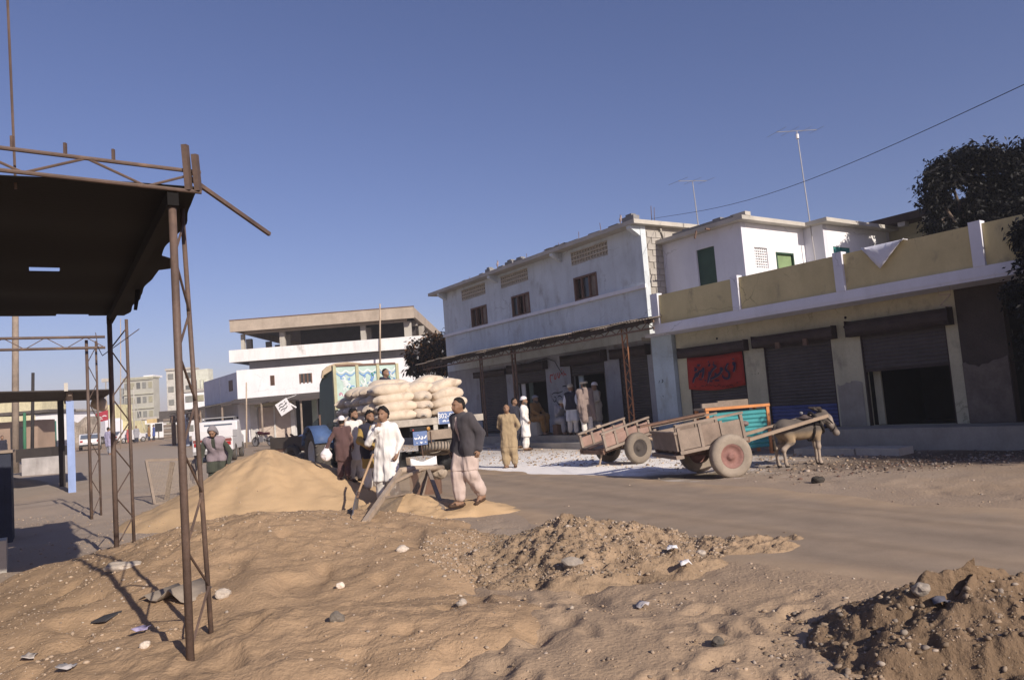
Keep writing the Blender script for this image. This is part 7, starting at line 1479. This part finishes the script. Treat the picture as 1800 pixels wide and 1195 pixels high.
tree('street_tree', 'dusty brownish tree between the white building and the blue shop house', bq, 4.9, [((-.3, 0, 4.4), (1.0, .9, .8)), ((.5, 0, 4.9), (.9, .8, .7)), ((0, .2, 3.7), (1.2, .9, .6)), ((.8, 0, 4.0), (.7, .7, .6))], 5200, .26, [(.20, .16, .10), (.27, .21, .14), (.13, .115, .065), (.36, .30, .23)], .14, 99, .5)
# ================================================================== people
skin_m = M('brown_skin', (0.25, 0.145, 0.092), rough=.6, v=.10, s=8, fs=60, bump=.15, bd=.003, spec=.35)
hairm = M('black_hair', (.012, .010, .009), rough=.7, v=.3, s=30); beardg = M('grizzled_beard', (.10, .09, .085), rough=.85, v=.4, s=60)
eyem = M('eye_white', (.5, .48, .45), rough=.3); sandalm = M('brown_sandal_leather', (.07, .04, .025), rough=.7)
def clothm(nm, c, v=.10): return M(nm, c, rough=.95, v=v, s=4, fs=90, bump=.25, bd=.004, sheen=.15, spec=.1)
def person(label, loc, ang, H=1.72, pose=None, lean=0.0, head=(0, 0), kameez=None, shalwar=None, hem=.52, sleeve=.97, vest=None, vest_sleeves=False, vest_hem=.82, hair='short', beard=None, moustache=False, cap=None, capmat=None,
           shawl=None, fine=.0125, baggy=1.0, foot=True, sleeve_end=None, group=None, hands=True, seedv=1, extra=None, curl=.5, stoop=0, collar=None):
    s = H / 1.72; Tg = tfm(loc, ang); W_ = lambda p: Tg(p[0] * s, p[1] * s, p[2] * s)
    J = dict(pel=(0, 0, .95), che=(.015, 0, 1.27), nck=(-.005, 0, 1.455), hd=(.03, 0, 1.60), shL=(-.005, .178, 1.385), shR=(-.005, -.178, 1.385), elL=(-.04, .235, 1.13), elR=(-.04, -.235, 1.13), wrL=(.05, .245, .885), wrR=(.05, -.245, .885),
             hipL=(0, .09, .93), hipR=(0, -.09, .93), knL=(.025, .105, .50), knR=(.025, -.105, .50), anL=(-.025, .11, .085), anR=(-.025, -.11, .085), toL=(.13, .14, .035), toR=(.13, -.14, .035))
    J = {k_: np.array(v_, float) for k_, v_ in J.items()}
    pose = pose or {}
    for k_, v_ in pose.items():
        if k_ in J and not k_.startswith(('el', 'wr')): J[k_] = np.array(v_, float)
    if lean:
        cl, sl = math.cos(lean), math.sin(lean); o = J['pel']
        for k_ in ('che', 'nck', 'hd', 'shL', 'shR', 'elL', 'elR', 'wrL', 'wrR'):
            d = J[k_] - o; J[k_] = o + np.array([d[0] * cl + d[2] * sl, d[1], -d[0] * sl + d[2] * cl])
    for k_, v_ in pose.items():
        if k_.startswith(('el', 'wr')): J[k_] = np.array(v_, float)
    hy, hp = head; hp = hp + lean * .4
    hf = np.array([math.cos(hy) * math.cos(hp), math.sin(hy) * math.cos(hp), -math.sin(hp)]); hl = np.array([-math.sin(hy), math.cos(hy), 0]); hu = np.cross(hf, hl)
    R3 = np.stack([W_((1, 0, 0)) - W_((0, 0, 0)), W_((0, 1, 0)) - W_((0, 0, 0)), W_((0, 0, 1)) - W_((0, 0, 0))]) / s
    dirw = lambda d: d[0] * R3[0] + d[1] * R3[1] + d[2] * R3[2]
    HA = np.stack([dirw(hf), dirw(hl), dirw(hu)])
    hp_ = lambda a, b, c: J['hd'] + hf * a + hl * b + hu * c
    P_ = []
    c = lambda a, b, ra, rb, k_=.03: P_.append(('c', W_(a), W_(b), ra * s, rb * s, k_))
    e = lambda p, r_, A=HA, k_=.02: P_.append(('e', W_(p), A, np.array(r_) * s, k_))
    # trunk and limbs under the clothes
    c(J['pel'], J['che'], .08, .08); c(J['che'], J['nck'], .075, .055)
    for q in 'LR':
        c(J['che'] * .5 + J['sh' + q] * .5, J['sh' + q], .06, .045); c(J['sh' + q], J['el' + q], .050, .040); c(J['el' + q], J['wr' + q], .040, .027)
        c(J['hip' + q], J['kn' + q], .085, .055); c(J['kn' + q], J['an' + q], .052, .036)
        an, to = J['an' + q], J['to' + q]; fd = to - an; fd[2] = 0; fd = fd / (np.linalg.norm(fd) + 1e-6)
        dn = np.array([0, 0, -1.0]) if to[2] < an[2] + .02 else np.array([0, 0, -1.0])
        c(an + np.array([0, 0, -.045]) - fd * .035, an + np.array([0, 0, -.05]) + fd * .06, .036, .038, .03); c(an * .5 + to * .5 + np.array([0, 0, -.01]), to, .036, .026, .03)
    c(J['nck'] - np.array([0, 0, .05]), hp_(-.015, 0, -.05), .062, .054)
    e(hp_(-.012, 0, .022), (.098, .076, .104)); e(hp_(.030, 0, -.045), (.064, .057, .070)); e(hp_(.055, 0, -.088), (.030, .030, .020))
    P_.append(('c', W_(hp_(.080, 0, .025)), W_(hp_(.112, 0, -.018)), .011 * s, .017 * s, .014)); e(hp_(.078, 0, .040), (.020, .052, .012), k_=.015)
    for q in (-1, 1): e(hp_(-.006, q * .076, -.002), (.022, .010, .033), k_=.008); e(hp_(.060, q * .040, -.020), (.030, .024, .020), k_=.02)
    e(hp_(.088, 0, -.050), (.012, .026, .007), k_=.006); e(hp_(.085, 0, -.062), (.012, .022, .008), k_=.006)
    body_V, body_F = [], []
    hand_tubes = MB()
    for q, sg in (('L', 1), ('R', -1)):
        if not hands: continue
        wr, el = J['wr' + q], J['el' + q]; d = pose.get('hd' + q); d = (wr - el) / np.linalg.norm(wr - el) if d is None else np.array(d, float) / np.linalg.norm(d)
        n_ = pose.get('pn' + q); n_ = np.array([0, -sg, 0.0]) if n_ is None else np.array(n_, float); n_ = n_ - d * (n_ @ d); n_ /= np.linalg.norm(n_); sd_ = np.cross(d, n_) * sg; 
        if pose.get('th' + q) is None and sd_[0] < 0 and abs(d[2]) > .5: sd_ = -sd_
        AA_ = np.stack([dirw(d), dirw(sd_), dirw(n_)]); e(wr + d * .048, (.052, .040, .018), AA_, .015)
        for fi, (off, ln) in enumerate(((.030, .070), (.010, .080), (-.010, .074), (-.029, .058))):
            b0 = wr + d * .080 + sd_ * off; pts = [b0 - d * .02]; a_ = 0; p = b0
            for sgm in range(3): a_ += curl * (1, 1.1, .8)[sgm]; p = p + (d * math.cos(a_) + n_ * math.sin(a_)) * ln * (.45, .32, .23)[sgm]; pts.append(p)
            hand_tubes.tube([W_(x) for x in pts], [.0095 * s, .0092 * s, .0085 * s, .0065 * s], 6)
        b0 = wr + d * .030 + sd_ * .030; t1 = b0 + (d * .6 + sd_ * .7 + n_ * .25) * .034; t2 = t1 + (d * .85 + sd_ * .25 + n_ * .4) * .030
        hand_tubes.tube([W_(b0 - sd_ * .015), W_(t1), W_(t2)], [.012 * s, .0105 * s, .008 * s], 6)
    V, F = solid(P_, fine, .03, cuts=[(np.array([0, 0, loc[2] + .004]), np.array([0, 0, -1.0]))] if foot else ()); V = relax(V, F, 1, .35)
    Fl = [tuple(f) for f in F.tolist()]; k0 = len(V); Vh = np.array(hand_tubes.V).reshape(-1, 3)
    t = thing('person', label, 'person', loc, group)
    mesh('body', np.concatenate([V, Vh]) if len(Vh) else V, Fl + [tuple(i + k0 for i in f) for f in hand_tubes.F], skin_m, t, True)
    if fine < .02:
        for q in (-1, 1):
            V, F = solid([('e', W_(hp_(.083, q * .032, .016)), HA, np.array([.010, .015, .008]) * s)], .004); mesh('eye', V, F, hairm, t, True)
    def cloth(nm, prims, mt, h=.016, amp=1.0, cuts=(), subs=(), k_=.05):
        V, F = solid(prims, h, k_ , cuts, subs); V = relax(V, F, 1, .4); N_ = normals(V, F); q = (V - np.array(loc)) ; sd0 = seedv * 13
        f1 = fbm(q[:, 0] * 15, q[:, 1] * 15, q[:, 2] * 3.2, o=3, s=sd0); f2 = vn(q[:, 0] * 6, q[:, 1] * 6, q[:, 2] * 2.2, s=sd0 + 3); f3 = vn(q[:, 0] * 9 + q[:, 2] * 7, q[:, 1] * 9, q[:, 2] * 9, s=sd0 + 6)
        V = V + N_ * (amp * (.008 * f1 + .009 * f2 + .006 * f3))[:, None]; return mesh(nm, V, F, mt, t, True)
    hcl = max(.014, fine * 1.2)
    def cc(lst, a, b, ra, rb, k_=.05): lst.append(('c', W_(a), W_(b), ra * s, rb * s, k_))
    fwd = lambda p, dx: p + np.array([dx, 0, 0])
    def torso(ex, hemz, sleeves, flare=.02, sl_end=None, hemfrom=None):
        L = []
        for q in 'LR': cc(L, J['nck'] - np.array([0, 0, .055]), J['sh' + q], .066 + ex, .062 + ex, .06)
        che, pel = J['che'], J['pel']; cc(L, che + np.array([0, 0, .06]), pel, .112 + ex, .112 + ex, .06)
        for q, sg in (('L', 1), ('R', -1)):
            a = J['sh' + q] * .62 + J['nck'] * .38 - np.array([0, 0, .07]); m_ = pel + np.array([.0, sg * .075, .12]); cc(L, a, che + np.array([0, sg * .075, 0]), .095 + ex, .105 + ex); cc(L, che + np.array([0, sg * .075, 0]), m_, .105 + ex, .105 + ex)
            hp0 = J['hip' + q]; kn = J['kn' + q]; 
            if hemz < .9:
                tt = np.clip((hp0[2] - hemz) / max(.05, hp0[2] - kn[2]), 0, 1.25) if hp0[2] - kn[2] > .15 else .95
                end = hp0 + (kn - hp0) * tt; cc(L, m_, hp0 + np.array([-.005, 0, 0]), .105 + ex, .125 + ex); cc(L, hp0, end, .125 + ex, .120 + ex + flare)
            if sleeves:
                el, wr = J['el' + q], J['wr' + q]; se = sleeve if sl_end is None else sl_end; cc(L, J['sh' + q], el, .066 + ex, .058 + ex, .04); cc(L, el, el + (wr - el) * se, .057 + ex, .050 + ex, .03)
        cc(L, J['nck'] - np.array([0.01, 0, .06]), J['nck'] + np.array([.0, 0, -.02]), .070 + ex, .060 + ex, .03)
        return L
    upz = np.array([0, 0, 1.0])
    if shalwar is not None:
        L = []
        cc(L, J['hipL'], J['hipR'], .11, .11)
        for q in 'LR':
            hp0, kn, an = J['hip' + q], J['kn' + q], J['an' + q]; cc(L, hp0, kn, .105 * (1 + .1 * baggy), .088 * baggy); d = an - kn; cc(L, kn, kn + d * .88, .088 * baggy, .062 + .012 * baggy)
            cc(L, kn + d * .62, kn + d * .80, .072 * baggy + .015, .070 * baggy, .03)
        cloth('shalwar', L, shalwar, hcl, 1.7)
    if kameez is not None:
        cuts = []
        if J['hipL'][2] - J['knL'][2] > .15: cuts = [(W_((0, 0, hem)), -upz)]
        cloth('kameez', torso(.0, hem, True, sl_end=sleeve_end), kameez, hcl, 1.7, cuts)
        if fine < .016:
            k = MB(); b0 = W_(J['nck'] + np.array([.068, 0, -.045])); 
            L = []; n0 = J['nck'] + np.array([.005, 0, -.012]); pts = [n0 + np.array([.062 * math.cos(a_), .070 * math.sin(a_), .012 - .022 * math.cos(a_)]) for a_ in np.linspace(.45, 2 * math.pi - .45, 14)]
            k.tube([W_(p) for p in pts], .013 * s, 6, flat=1.6); k.build('collar', collar or kameez, t, True)
    if vest is not None:
        front = W_(J['che'] + np.array([.16, 0, -.12])); A3_ = np.stack([R3[0], R3[1], R3[2]])
        cloth('jacket' if vest_sleeves else 'waistcoat', torso(.016, vest_hem, vest_sleeves, 0.0, .93), vest, hcl, 1.0, [(W_((0, 0, vest_hem)), -upz)], [(front, A3_, np.array([.09, .045 if vest_sleeves else .05, .42]) * s)])
    if shawl is not None:
        L = []; 
        cc(L, J['shL'], J['shR'], .10, .10, .08); cc(L, J['nck'] + np.array([-.02, 0, .0]), J['che'], .10, .17, .08)
        for q, sg in (('L', 1), ('R', -1)): cc(L, J['sh' + q], J['pel'] + np.array([-.05, sg * .16, .0]), .10, .13, .08); cc(L, J['pel'] + np.array([-.05, sg * .16, 0]), J['pel'] + np.array([-.12, sg * .18 + shawl[1], -.42]), .13, .12 if sg > 0 else .06, .08)
        cloth('shawl', L, shawl[0], hcl, 2.2, [(W_((0, 0, .40)), -upz)])
    # hair, beard, headwear
    skull = lambda g: ('e', W_(hp_(-.014, 0, .026)), HA, np.array([.100 + g, .078 + g, .104 + g]) * s)
    hh = max(.010, fine * .85)
    if hair:
        g = .006 if hair == 'short' else .015
        nrm = dirw(hf * .80 - hu * .60); V, F = solid([skull(g)] + [('e', W_(hp_(-.06, 0, -.04)), HA, np.array([.05, .066, .06]) * s)] + ([('e', W_(hp_(.0, 0, .092)), HA, np.array([.092, .076, .055]) * s)] if hair == 'thick' else []), hh, .02, [(W_(hp_(.030, 0, .068)), nrm), (W_(hp_(0, 0, -.070)), -HA[2])]); N_ = normals(V, F); V = V + N_ * ((.016 if hair == 'thick' else .007) * fbm(V[:, 0] * 36, V[:, 1] * 36, V[:, 2] * 36, o=3, s=seedv))[:, None]; mesh('hair', V, F, hairm, t, True)
    if beard is not None:
        V, F = solid([('e', W_(hp_(.036, 0, -.080)), HA, np.array([.066, .064, .048]) * s), ('e', W_(hp_(.06, 0, -.115)), HA, np.array([.035, .04, .04]) * s), ('e', W_(hp_(.02, .058, -.045)), HA, np.array([.03, .018, .05]) * s), ('e', W_(hp_(.02, -.058, -.045)), HA, np.array([.03, .018, .05]) * s)], hh, .02, [(W_(hp_(.09, 0, -.052)), dirw(hf * .55 + hu * .83))]); mesh('beard', V, F, beard, t, True)
    if moustache or beard is not None:
        V, F = solid([('c', W_(hp_(.100, 0, -.036)), W_(hp_(.080, .036, -.050)), .011 * s, .006 * s), ('c', W_(hp_(.100, 0, -.036)), W_(hp_(.080, -.036, -.050)), .011 * s, .006 * s)], min(hh, .008), .01); mesh('moustache', V, F, beard if beard is not None else hairm, t, True)
    if cap == 'prayer':
        V, F = solid([skull(.020), ('e', W_(hp_(-.014, 0, .085)), HA, np.array([.100, .080, .070]) * s)], hh, .03, [(W_(hp_(0, 0, .042)), -dirw(hu * .97 - hf * .24))]); mesh('prayer_cap', V, F, capmat, t, True)
    elif cap == 'pakol':
        V, F = solid([('e', W_(hp_(-.01, 0, .105)), HA, np.array([.135, .130, .028]) * s)] + [('c', W_(hp_(-.01 + .108 * math.cos(a_), .098 * math.sin(a_), .072)), W_(hp_(-.01 + .108 * math.cos(a_ + .5), .098 * math.sin(a_ + .5), .072)), .024 * s, .024 * s) for a_ in np.arange(0, 6.28, .5)], hh, .02); mesh('wool_cap', V, F, capmat, t, True)
    elif cap == 'turban':
        V, F = solid([skull(.018)] + [('c', W_(hp_(-.012 + .098 * math.cos(a_), .084 * math.sin(a_), .058 + .022 * math.sin(a_ * 2 + i_))), W_(hp_(-.012 + .098 * math.cos(a_ + .45), .084 * math.sin(a_ + .45), .058 + .022 * math.sin(a_ * 2 + .9 + i_) + .01)), .026 * s, .026 * s) for i_ in (0, 1.6) for a_ in np.arange(0, 6.3, .45)], hh, .012, [(W_(hp_(0, 0, .030)), -dirw(hu * .95 - hf * .3))]); mesh('turban', V, F, capmat, t, True)
    elif cap == 'headcloth':
        V, F = solid([skull(.022), ('e', W_(hp_(-.075, 0, -.06)), HA, np.array([.055, .085, .11]) * s), ('e', W_(hp_(-.02, .085, -.06)), HA, np.array([.05, .03, .10]) * s), ('e', W_(hp_(-.02, -.085, -.06)), HA, np.array([.05, .03, .10]) * s)], hh, .03, [(W_(hp_(.045, 0, .045)), dirw(hf * .92 - hu * .40))]); N_ = normals(V, F); V = V + N_ * (.008 * fbm(V[:, 0] * 18, V[:, 1] * 18, V[:, 2] * 10, o=3))[:, None]; mesh('head_cloth', V, F, capmat, t, True)
    if foot and fine < .02:
        for q in 'LR':
            an, to = J['an' + q], J['to' + q]; fd = to - an; fd = fd / np.linalg.norm(fd); L = [('c', W_(np.array([an[0], an[1], to[2] + .00]) - np.array([fd[0], fd[1], 0]) * .06 - np.array([0, 0, .012])) if to[2] < .06 and an[2] < .12 else W_(an - np.array([.03, 0, .075])), W_(to + np.array([fd[0], fd[1], 0]) * .02 - np.array([0, 0, .012])), .040 * s, .036 * s), ('c', W_(to * .72 + an * .28 + np.array([0, .035, .012])), W_(to * .72 + an * .28 + np.array([0, -.035, .012])), .018 * s, .018 * s)]
            V, F = solid(L, .010, .02, [(np.array([0, 0, loc[2] + .001]), -upz)]); V[:, 2] = np.where(V[:, 2] > W_(to)[2] + .022 * s, V[:, 2] * .5 + .5 * (W_(to)[2] + .022 * s), V[:, 2]); mesh('sandal', V, F, sandalm, t, True)
    return t, W_, J
def spot(px, py, Y=None, z=None):
    if z is not None: q = G(px, py, z); return q
    if Y is None: return sight(px, py)
    q = D(px, py, Y); return np.array([q[0], q[1], top_z(q[0], q[1])])
def hgt(px, py, q): return D(px, py, q[1])[2] - q[2]
wht = clothm('white_cotton', (.72, .69, .66), .05); wht2 = clothm('off_white_cotton', (.66, .62, .57), .06); pinkw_ = clothm('pinkish_cotton', (.50, .40, .355), .08)
mau = clothm('mauve_brown_cotton', (.105, .062, .060), .10); mus = clothm('mustard_cotton', (.34, .23, .075), .10); khk = clothm('khaki_cotton', (.34, .255, .155), .10); grj = clothm('charcoal_wool', (.062, .056, .062), .12)
brn = clothm('ochre_cotton', (.26, .145, .055), .10); gry = clothm('grey_cotton', (.27, .265, .29), .08); shw = clothm('brown_grey_shawl', (.24, .185, .165), .14); dks = clothm('dark_navy_cloth', (.03, .03, .045), .2)
capw = clothm('white_cap_cloth', (.74, .70, .72), .04); capc = clothm('cream_wool', (.52, .46, .36), .08); lilac = clothm('dusty_lilac_knit', (.26, .21, .23), .14); dkg = clothm('dark_green_cloth', (.06, .065, .05), .15)
# walking man in the charcoal jacket
q = spot(826, 888); Hh = hgt(806, 699, q)
person('man in a charcoal jacket and pinkish shalwar walking past the propped sieve', q, R(222), Hh, dict(anL=(-.20, .08, .16), knL=(.02, .09, .52), toL=(-.07, .10, .035), anR=(.13, -.08, .085), knR=(.12, -.09, .51), toR=(.29, -.10, .035), elL=(-.12, .25, 1.13), wrL=(-.05, .26, .88), elR=(-.02, -.25, 1.12), wrR=(.06, -.27, .87)),
       lean=.10, head=(-.15, .05), kameez=pinkw_, shalwar=pinkw_, hem=.56, vest=grj, vest_sleeves=True, vest_hem=.78, moustache=True, baggy=1.30, seedv=1, fine=.0115)
# man in white holding the shovel
q = spot(683, 868, 12.95); Hh = hgt(669, 717, q)
_, Wp, Jp = person('moustached man in a white kameez resting his chin on one hand beside the shovel', q, R(-104), Hh, dict(elR=(.13, -.27, 1.13), wrR=(.17, -.06, 1.36), hdR=(-.05, .35, .9), pnR=(-1, 0, .2), elL=(-.06, .26, 1.13), wrL=(.08, .24, .90), anL=(-.02, .14, .085), anR=(0, -.12, .085)), head=(-.12, .02), kameez=wht, shalwar=wht2, hem=.46, moustache=True, hair='thick', baggy=1.15, seedv=2, fine=.0115, curl=.75)
# man in mustard gripping the shovel handle
q = spot(657, 860, 13.9); ht = D(655, 799, 12.75)
hl_ = lambda p: tuple(np.array([(p - q) @ np.array([math.cos(R(-70)), math.sin(R(-70)), 0]), (p - q) @ np.array([-math.sin(R(-70)), math.cos(R(-70)), 0]), p[2] - q[2]]) / (hgt(656, 722, q) / 1.72))
person('man in a mustard shirt and dark waistcoat leaning behind the man in white', q, R(-70), hgt(656, 722, q), dict(elR=(.10, -.26, 1.10), wrR=(.36, -.14, .99), elL=(.10, .22, 1.08), wrL=(.36, -.04, .97)), lean=.06, head=(.35, .05), kameez=mus, shalwar=wht2, hem=.50, vest=dks, vest_hem=.70, hair='thick', beard=hairm, seedv=3, curl=.9)
# bearded man in white beside him
q = spot(627, 846); person('bearded man in a long white kameez looking right before the sack truck', q, R(-38), hgt(617, 720, q), dict(anL=(.03, .11, .085), anR=(-.05, -.12, .085)), head=(.25, .12), kameez=wht2, shalwar=wht2, hem=.50, hair='thick', beard=hairm, seedv=4, baggy=1.1)
# man in mauve brown from behind
q = spot(606, 842); Hh = hgt(597, 733, q)
_, Wp, Jp = person('man in mauve brown clothes and a white cap seen from behind with a white bag', q, R(98), Hh, dict(elL=(-.02, .33, 1.12), wrL=(-.02, .44, .90), elR=(-.06, -.25, 1.13), wrR=(-.02, -.27, .88)), head=(.1, .1), kameez=mau, shalwar=mau, hem=.50, cap='prayer', capmat=capw, seedv=5)
b = Wp(Jp['wrL'] + np.array([.0, .02, -.20])); V, F = solid([('e', b, np.eye(3), (.10, .09, .11)), ('c', b + np.array([0, 0, .08]), b + np.array([0, 0, .16]), .04, .02)], .012, .03); V = V + (.012 * fbm(V[:, 0] * 16, V[:, 1] * 16, V[:, 2] * 16, o=2))[:, None]; tag(mesh('plastic_bag', V, F, capw, None, True, None, b), 'small white bag hanging from the hand of the man in mauve brown', 'bag')
# stooping man behind the sand heap
q = spot(386, 880, 17.6); person('stooping man in a lilac knit waistcoat and grey head cloth behind the sand heap', q, R(-86), 1.74, dict(elL=(.12, .33, 1.02), wrL=(.22, .30, .80), elR=(.10, -.34, 1.04), wrR=(.16, -.36, .80)), lean=.42, head=(0, .55), kameez=dkg, shalwar=dkg, hem=.62, vest=lilac, vest_hem=.86, cap='headcloth', capmat=clothm('grey_head_cloth', (.22, .20, .21), .15), beard=hairm, seedv=6)
# khaki man
q = spot(898, 822); person('man in plain khaki shalwar kameez standing with hands behind him on the pale ground', q, R(-97), hgt(889, 710, q), dict(elL=(-.10, .27, 1.12), wrL=(-.16, .12, .92), elR=(-.10, -.27, 1.12), wrR=(-.16, -.10, .90), anL=(-.03, .13, .085), anR=(.04, -.10, .085)), head=(.05, -.04), kameez=khk, shalwar=khk, hem=.55, moustache=True, hair='short', baggy=1.35, seedv=7)
# group before the shop
q = spot(926, 790, 25.2); person('old man in bright white with a white cap, in profile by the shop steps', q, R(-12), hgt(921, 698, q), dict(elR=(.02, -.24, 1.12), wrR=(.14, -.20, .95)), head=(0, .05), kameez=wht, shalwar=wht, hem=.45, cap='prayer', capmat=capw, beard=beardg, seedv=8, fine=.015)
q = spot(909, 790, 26.4); person('man in dark clothes half hidden behind the khaki man', q, R(-30), hgt(902, 700, q), None, head=(0, .1), kameez=dks, shalwar=dks, seedv=9, fine=.016)
sit = dict(pel=(0, 0, .52), che=(.03, 0, .86), nck=(.03, 0, 1.05), hd=(.07, 0, 1.19), shL=(.03, .18, 1.00), shR=(.03, -.18, 1.00), hipL=(.02, .09, .50), hipR=(.02, -.09, .50), knL=(.42, .13, .52), knR=(.40, -.12, .50), anL=(.40, .12, .09), anR=(.46, -.10, .09), toL=(.54, .14, .04), toR=(.60, -.10, .04), elL=(.12, .25, .76), wrL=(.33, .12, .64), elR=(.12, -.25, .76), wrR=(.34, -.10, .62))
us_ = FL.at(945, 740, 15.5)[0]; st_ = FL.P(us_, 15.55, .44); k = MB(); k.fb(FL, us_ - .2, us_ + .6, 15.3, 15.8, .443, .92); tag(k.build('stone_block', concrete_lt, None, False, None, st_), 'low pale stone block used as a seat beside the shop steps', 'seat')
q = spot(944, 770, 25.6); q[2] = .44; zoff = .42
s2_ = {k_: (v_[0], v_[1], v_[2] + .10) if k_[:2] not in ('an', 'to') else v_ for k_, v_ in sit.items()}
q = FL.P(us_ + .05, 15.45, .44)
person('seated man in ochre clothes and pale turban on a stone block by the shop door', q + np.array([0, 0, 0.0]), R(-42), 1.72, {**s2_, 'pel': (0, 0, .64)}, head=(0, .05), kameez=brn, shalwar=brn, cap='turban', capmat=gry, beard=beardg, seedv=10, fine=.015)
q = FL.P(FL.at(984, 740, 15.6)[0], 15.6, .44); person('crouching man in grey with a white head cloth against the written pier', q + np.array([0, 0, 0]), R(-65), 1.70, {**sit, 'hd': (.14, 0, 1.10), 'nck': (.08, 0, 1.0), 'wrR': (.30, -.05, .95), 'elR': (.22, -.25, .72), 'hdR': (-.1, .2, .9)}, lean=.20, head=(.3, .3), kameez=gry, shalwar=gry, cap='turban', capmat=capc, seedv=11, fine=.015)
k = MB(); T_ = tfm(q, R(-65)); k = LB(T_); k.lb(-.18, .14, -.2, .2, .003, .36); tag(k.build('wooden_crate', woodbr, None, False, None, q), 'low brown crate under the crouching man in grey', 'crate')
q = G(1009, 764, .44); person('man in a white kameez and dark waistcoat with a round cream cap, seen from behind', q, R(62), hgt(1003, 676, q), None, head=(-.4, .05), kameez=clothm('bluish_white_cotton', (.55, .57, .64), .06), shalwar=wht2, hem=.48, vest=dks, vest_hem=.86, cap='prayer', capmat=capc, hair=None, seedv=12, fine=.015)
q = G(1034, 765, .44); person('man wrapped in a long brown grey shawl with a rolled wool cap', q, R(112), hgt(1022, 671, q), None, head=(.3, .05), kameez=shw, shalwar=wht2, hem=.6, shawl=(shw, -.05), cap='pakol', capmat=capc, hair='short', seedv=13, fine=.015)
q = G(1053, 761, .44); person('man in a grey kameez and white cap standing in the dark shop doorway', q, R(205), hgt(1043, 673, q), dict(elR=(.05, -.26, 1.12), wrR=(.22, -.12, 1.05), elL=(.05, .26, 1.12), wrL=(.22, .10, 1.05)), head=(.1, .1), kameez=clothm('putty_cotton', (.36, .32, .27), .1), shalwar=gry, hem=.42, cap='prayer', capmat=capw, seedv=14, fine=.015)
# man sitting on the sacks
q = TF.P(2.75, .98, BZ + .62); person('dark haired man sitting on top of the sack load, only his head showing', q, R(-20), 1.68, {k_: (v_[0], v_[1], v_[2] - .42) if k_[:2] not in ('an', 'to') else (v_[0] + .1, v_[1], v_[2] + .04) for k_, v_ in sit.items()}, head=(-.2, 0), kameez=dks, shalwar=dks, seedv=15, fine=.016, foot=False)
# far figures
for px, py, pt, Y_, ang, kz, sh_, lab, cp in ((191, 790, 745, 50, 70, clothm('pale_lilac_cotton', (.30, .28, .40)), gry, 'man in pale lilac walking away behind the white hatchback', None), (227, 774, 742, 82, -90, clothm('red_print_cotton', (.45, .10, .10)), clothm('red_print_cotton', (.45, .10, .10)), 'small figure in red at the end of the street', None), (262, 772, 738, 84, 30, brn, dks, 'far figure in brown before the tan hoarding', None), (271, 772, 739, 84, -160, clothm('deep_blue_cotton', (.06, .09, .28)), dks, 'far figure in deep blue before the tan hoarding', None), (240, 772, 744, 80, -60, gry, dks, 'far figure in grey left of the tan hoarding', None), (321, 772, 742, 86, 180, wht2, wht2, 'far figure in pale clothes by the slatted kiosk', None), (4, 798, 755, 48, -40, dks, dks, 'dark figure at the left edge behind the stall cabinet', None)):
    q = D(px, py, Y_); q[2] = tz(q[0], q[1]); person(lab, q, R(ang), float(np.clip(hgt(px, pt, q), 1.5, 1.8)), dict(anL=(.12, .1, .085), toL=(.27, .12, .035)), kameez=kz, shalwar=sh_, seedv=int(px), fine=.024, hands=False)

# ================================================================== thin dusty air over the street
hz = bpy.data.materials.new('street_haze'); hz.use_nodes = True; hn = hz.node_tree; hn.nodes.clear()
ho = hn.nodes.new('ShaderNodeOutputMaterial'); hv = hn.nodes.new('ShaderNodeVolumePrincipled'); hv.inputs['Color'].default_value = (.86, .88, .96, 1); hv.inputs['Density'].default_value = 0.0009; hv.inputs['Anisotropy'].default_value = 0.0
hn.links.new(hv.outputs[0], ho.inputs['Volume'])
k = MB(); k.box(-2600, 2600, -2600, 2600, -1.6, 17.5); k.build('haze', hz, None, False, 'stuff')
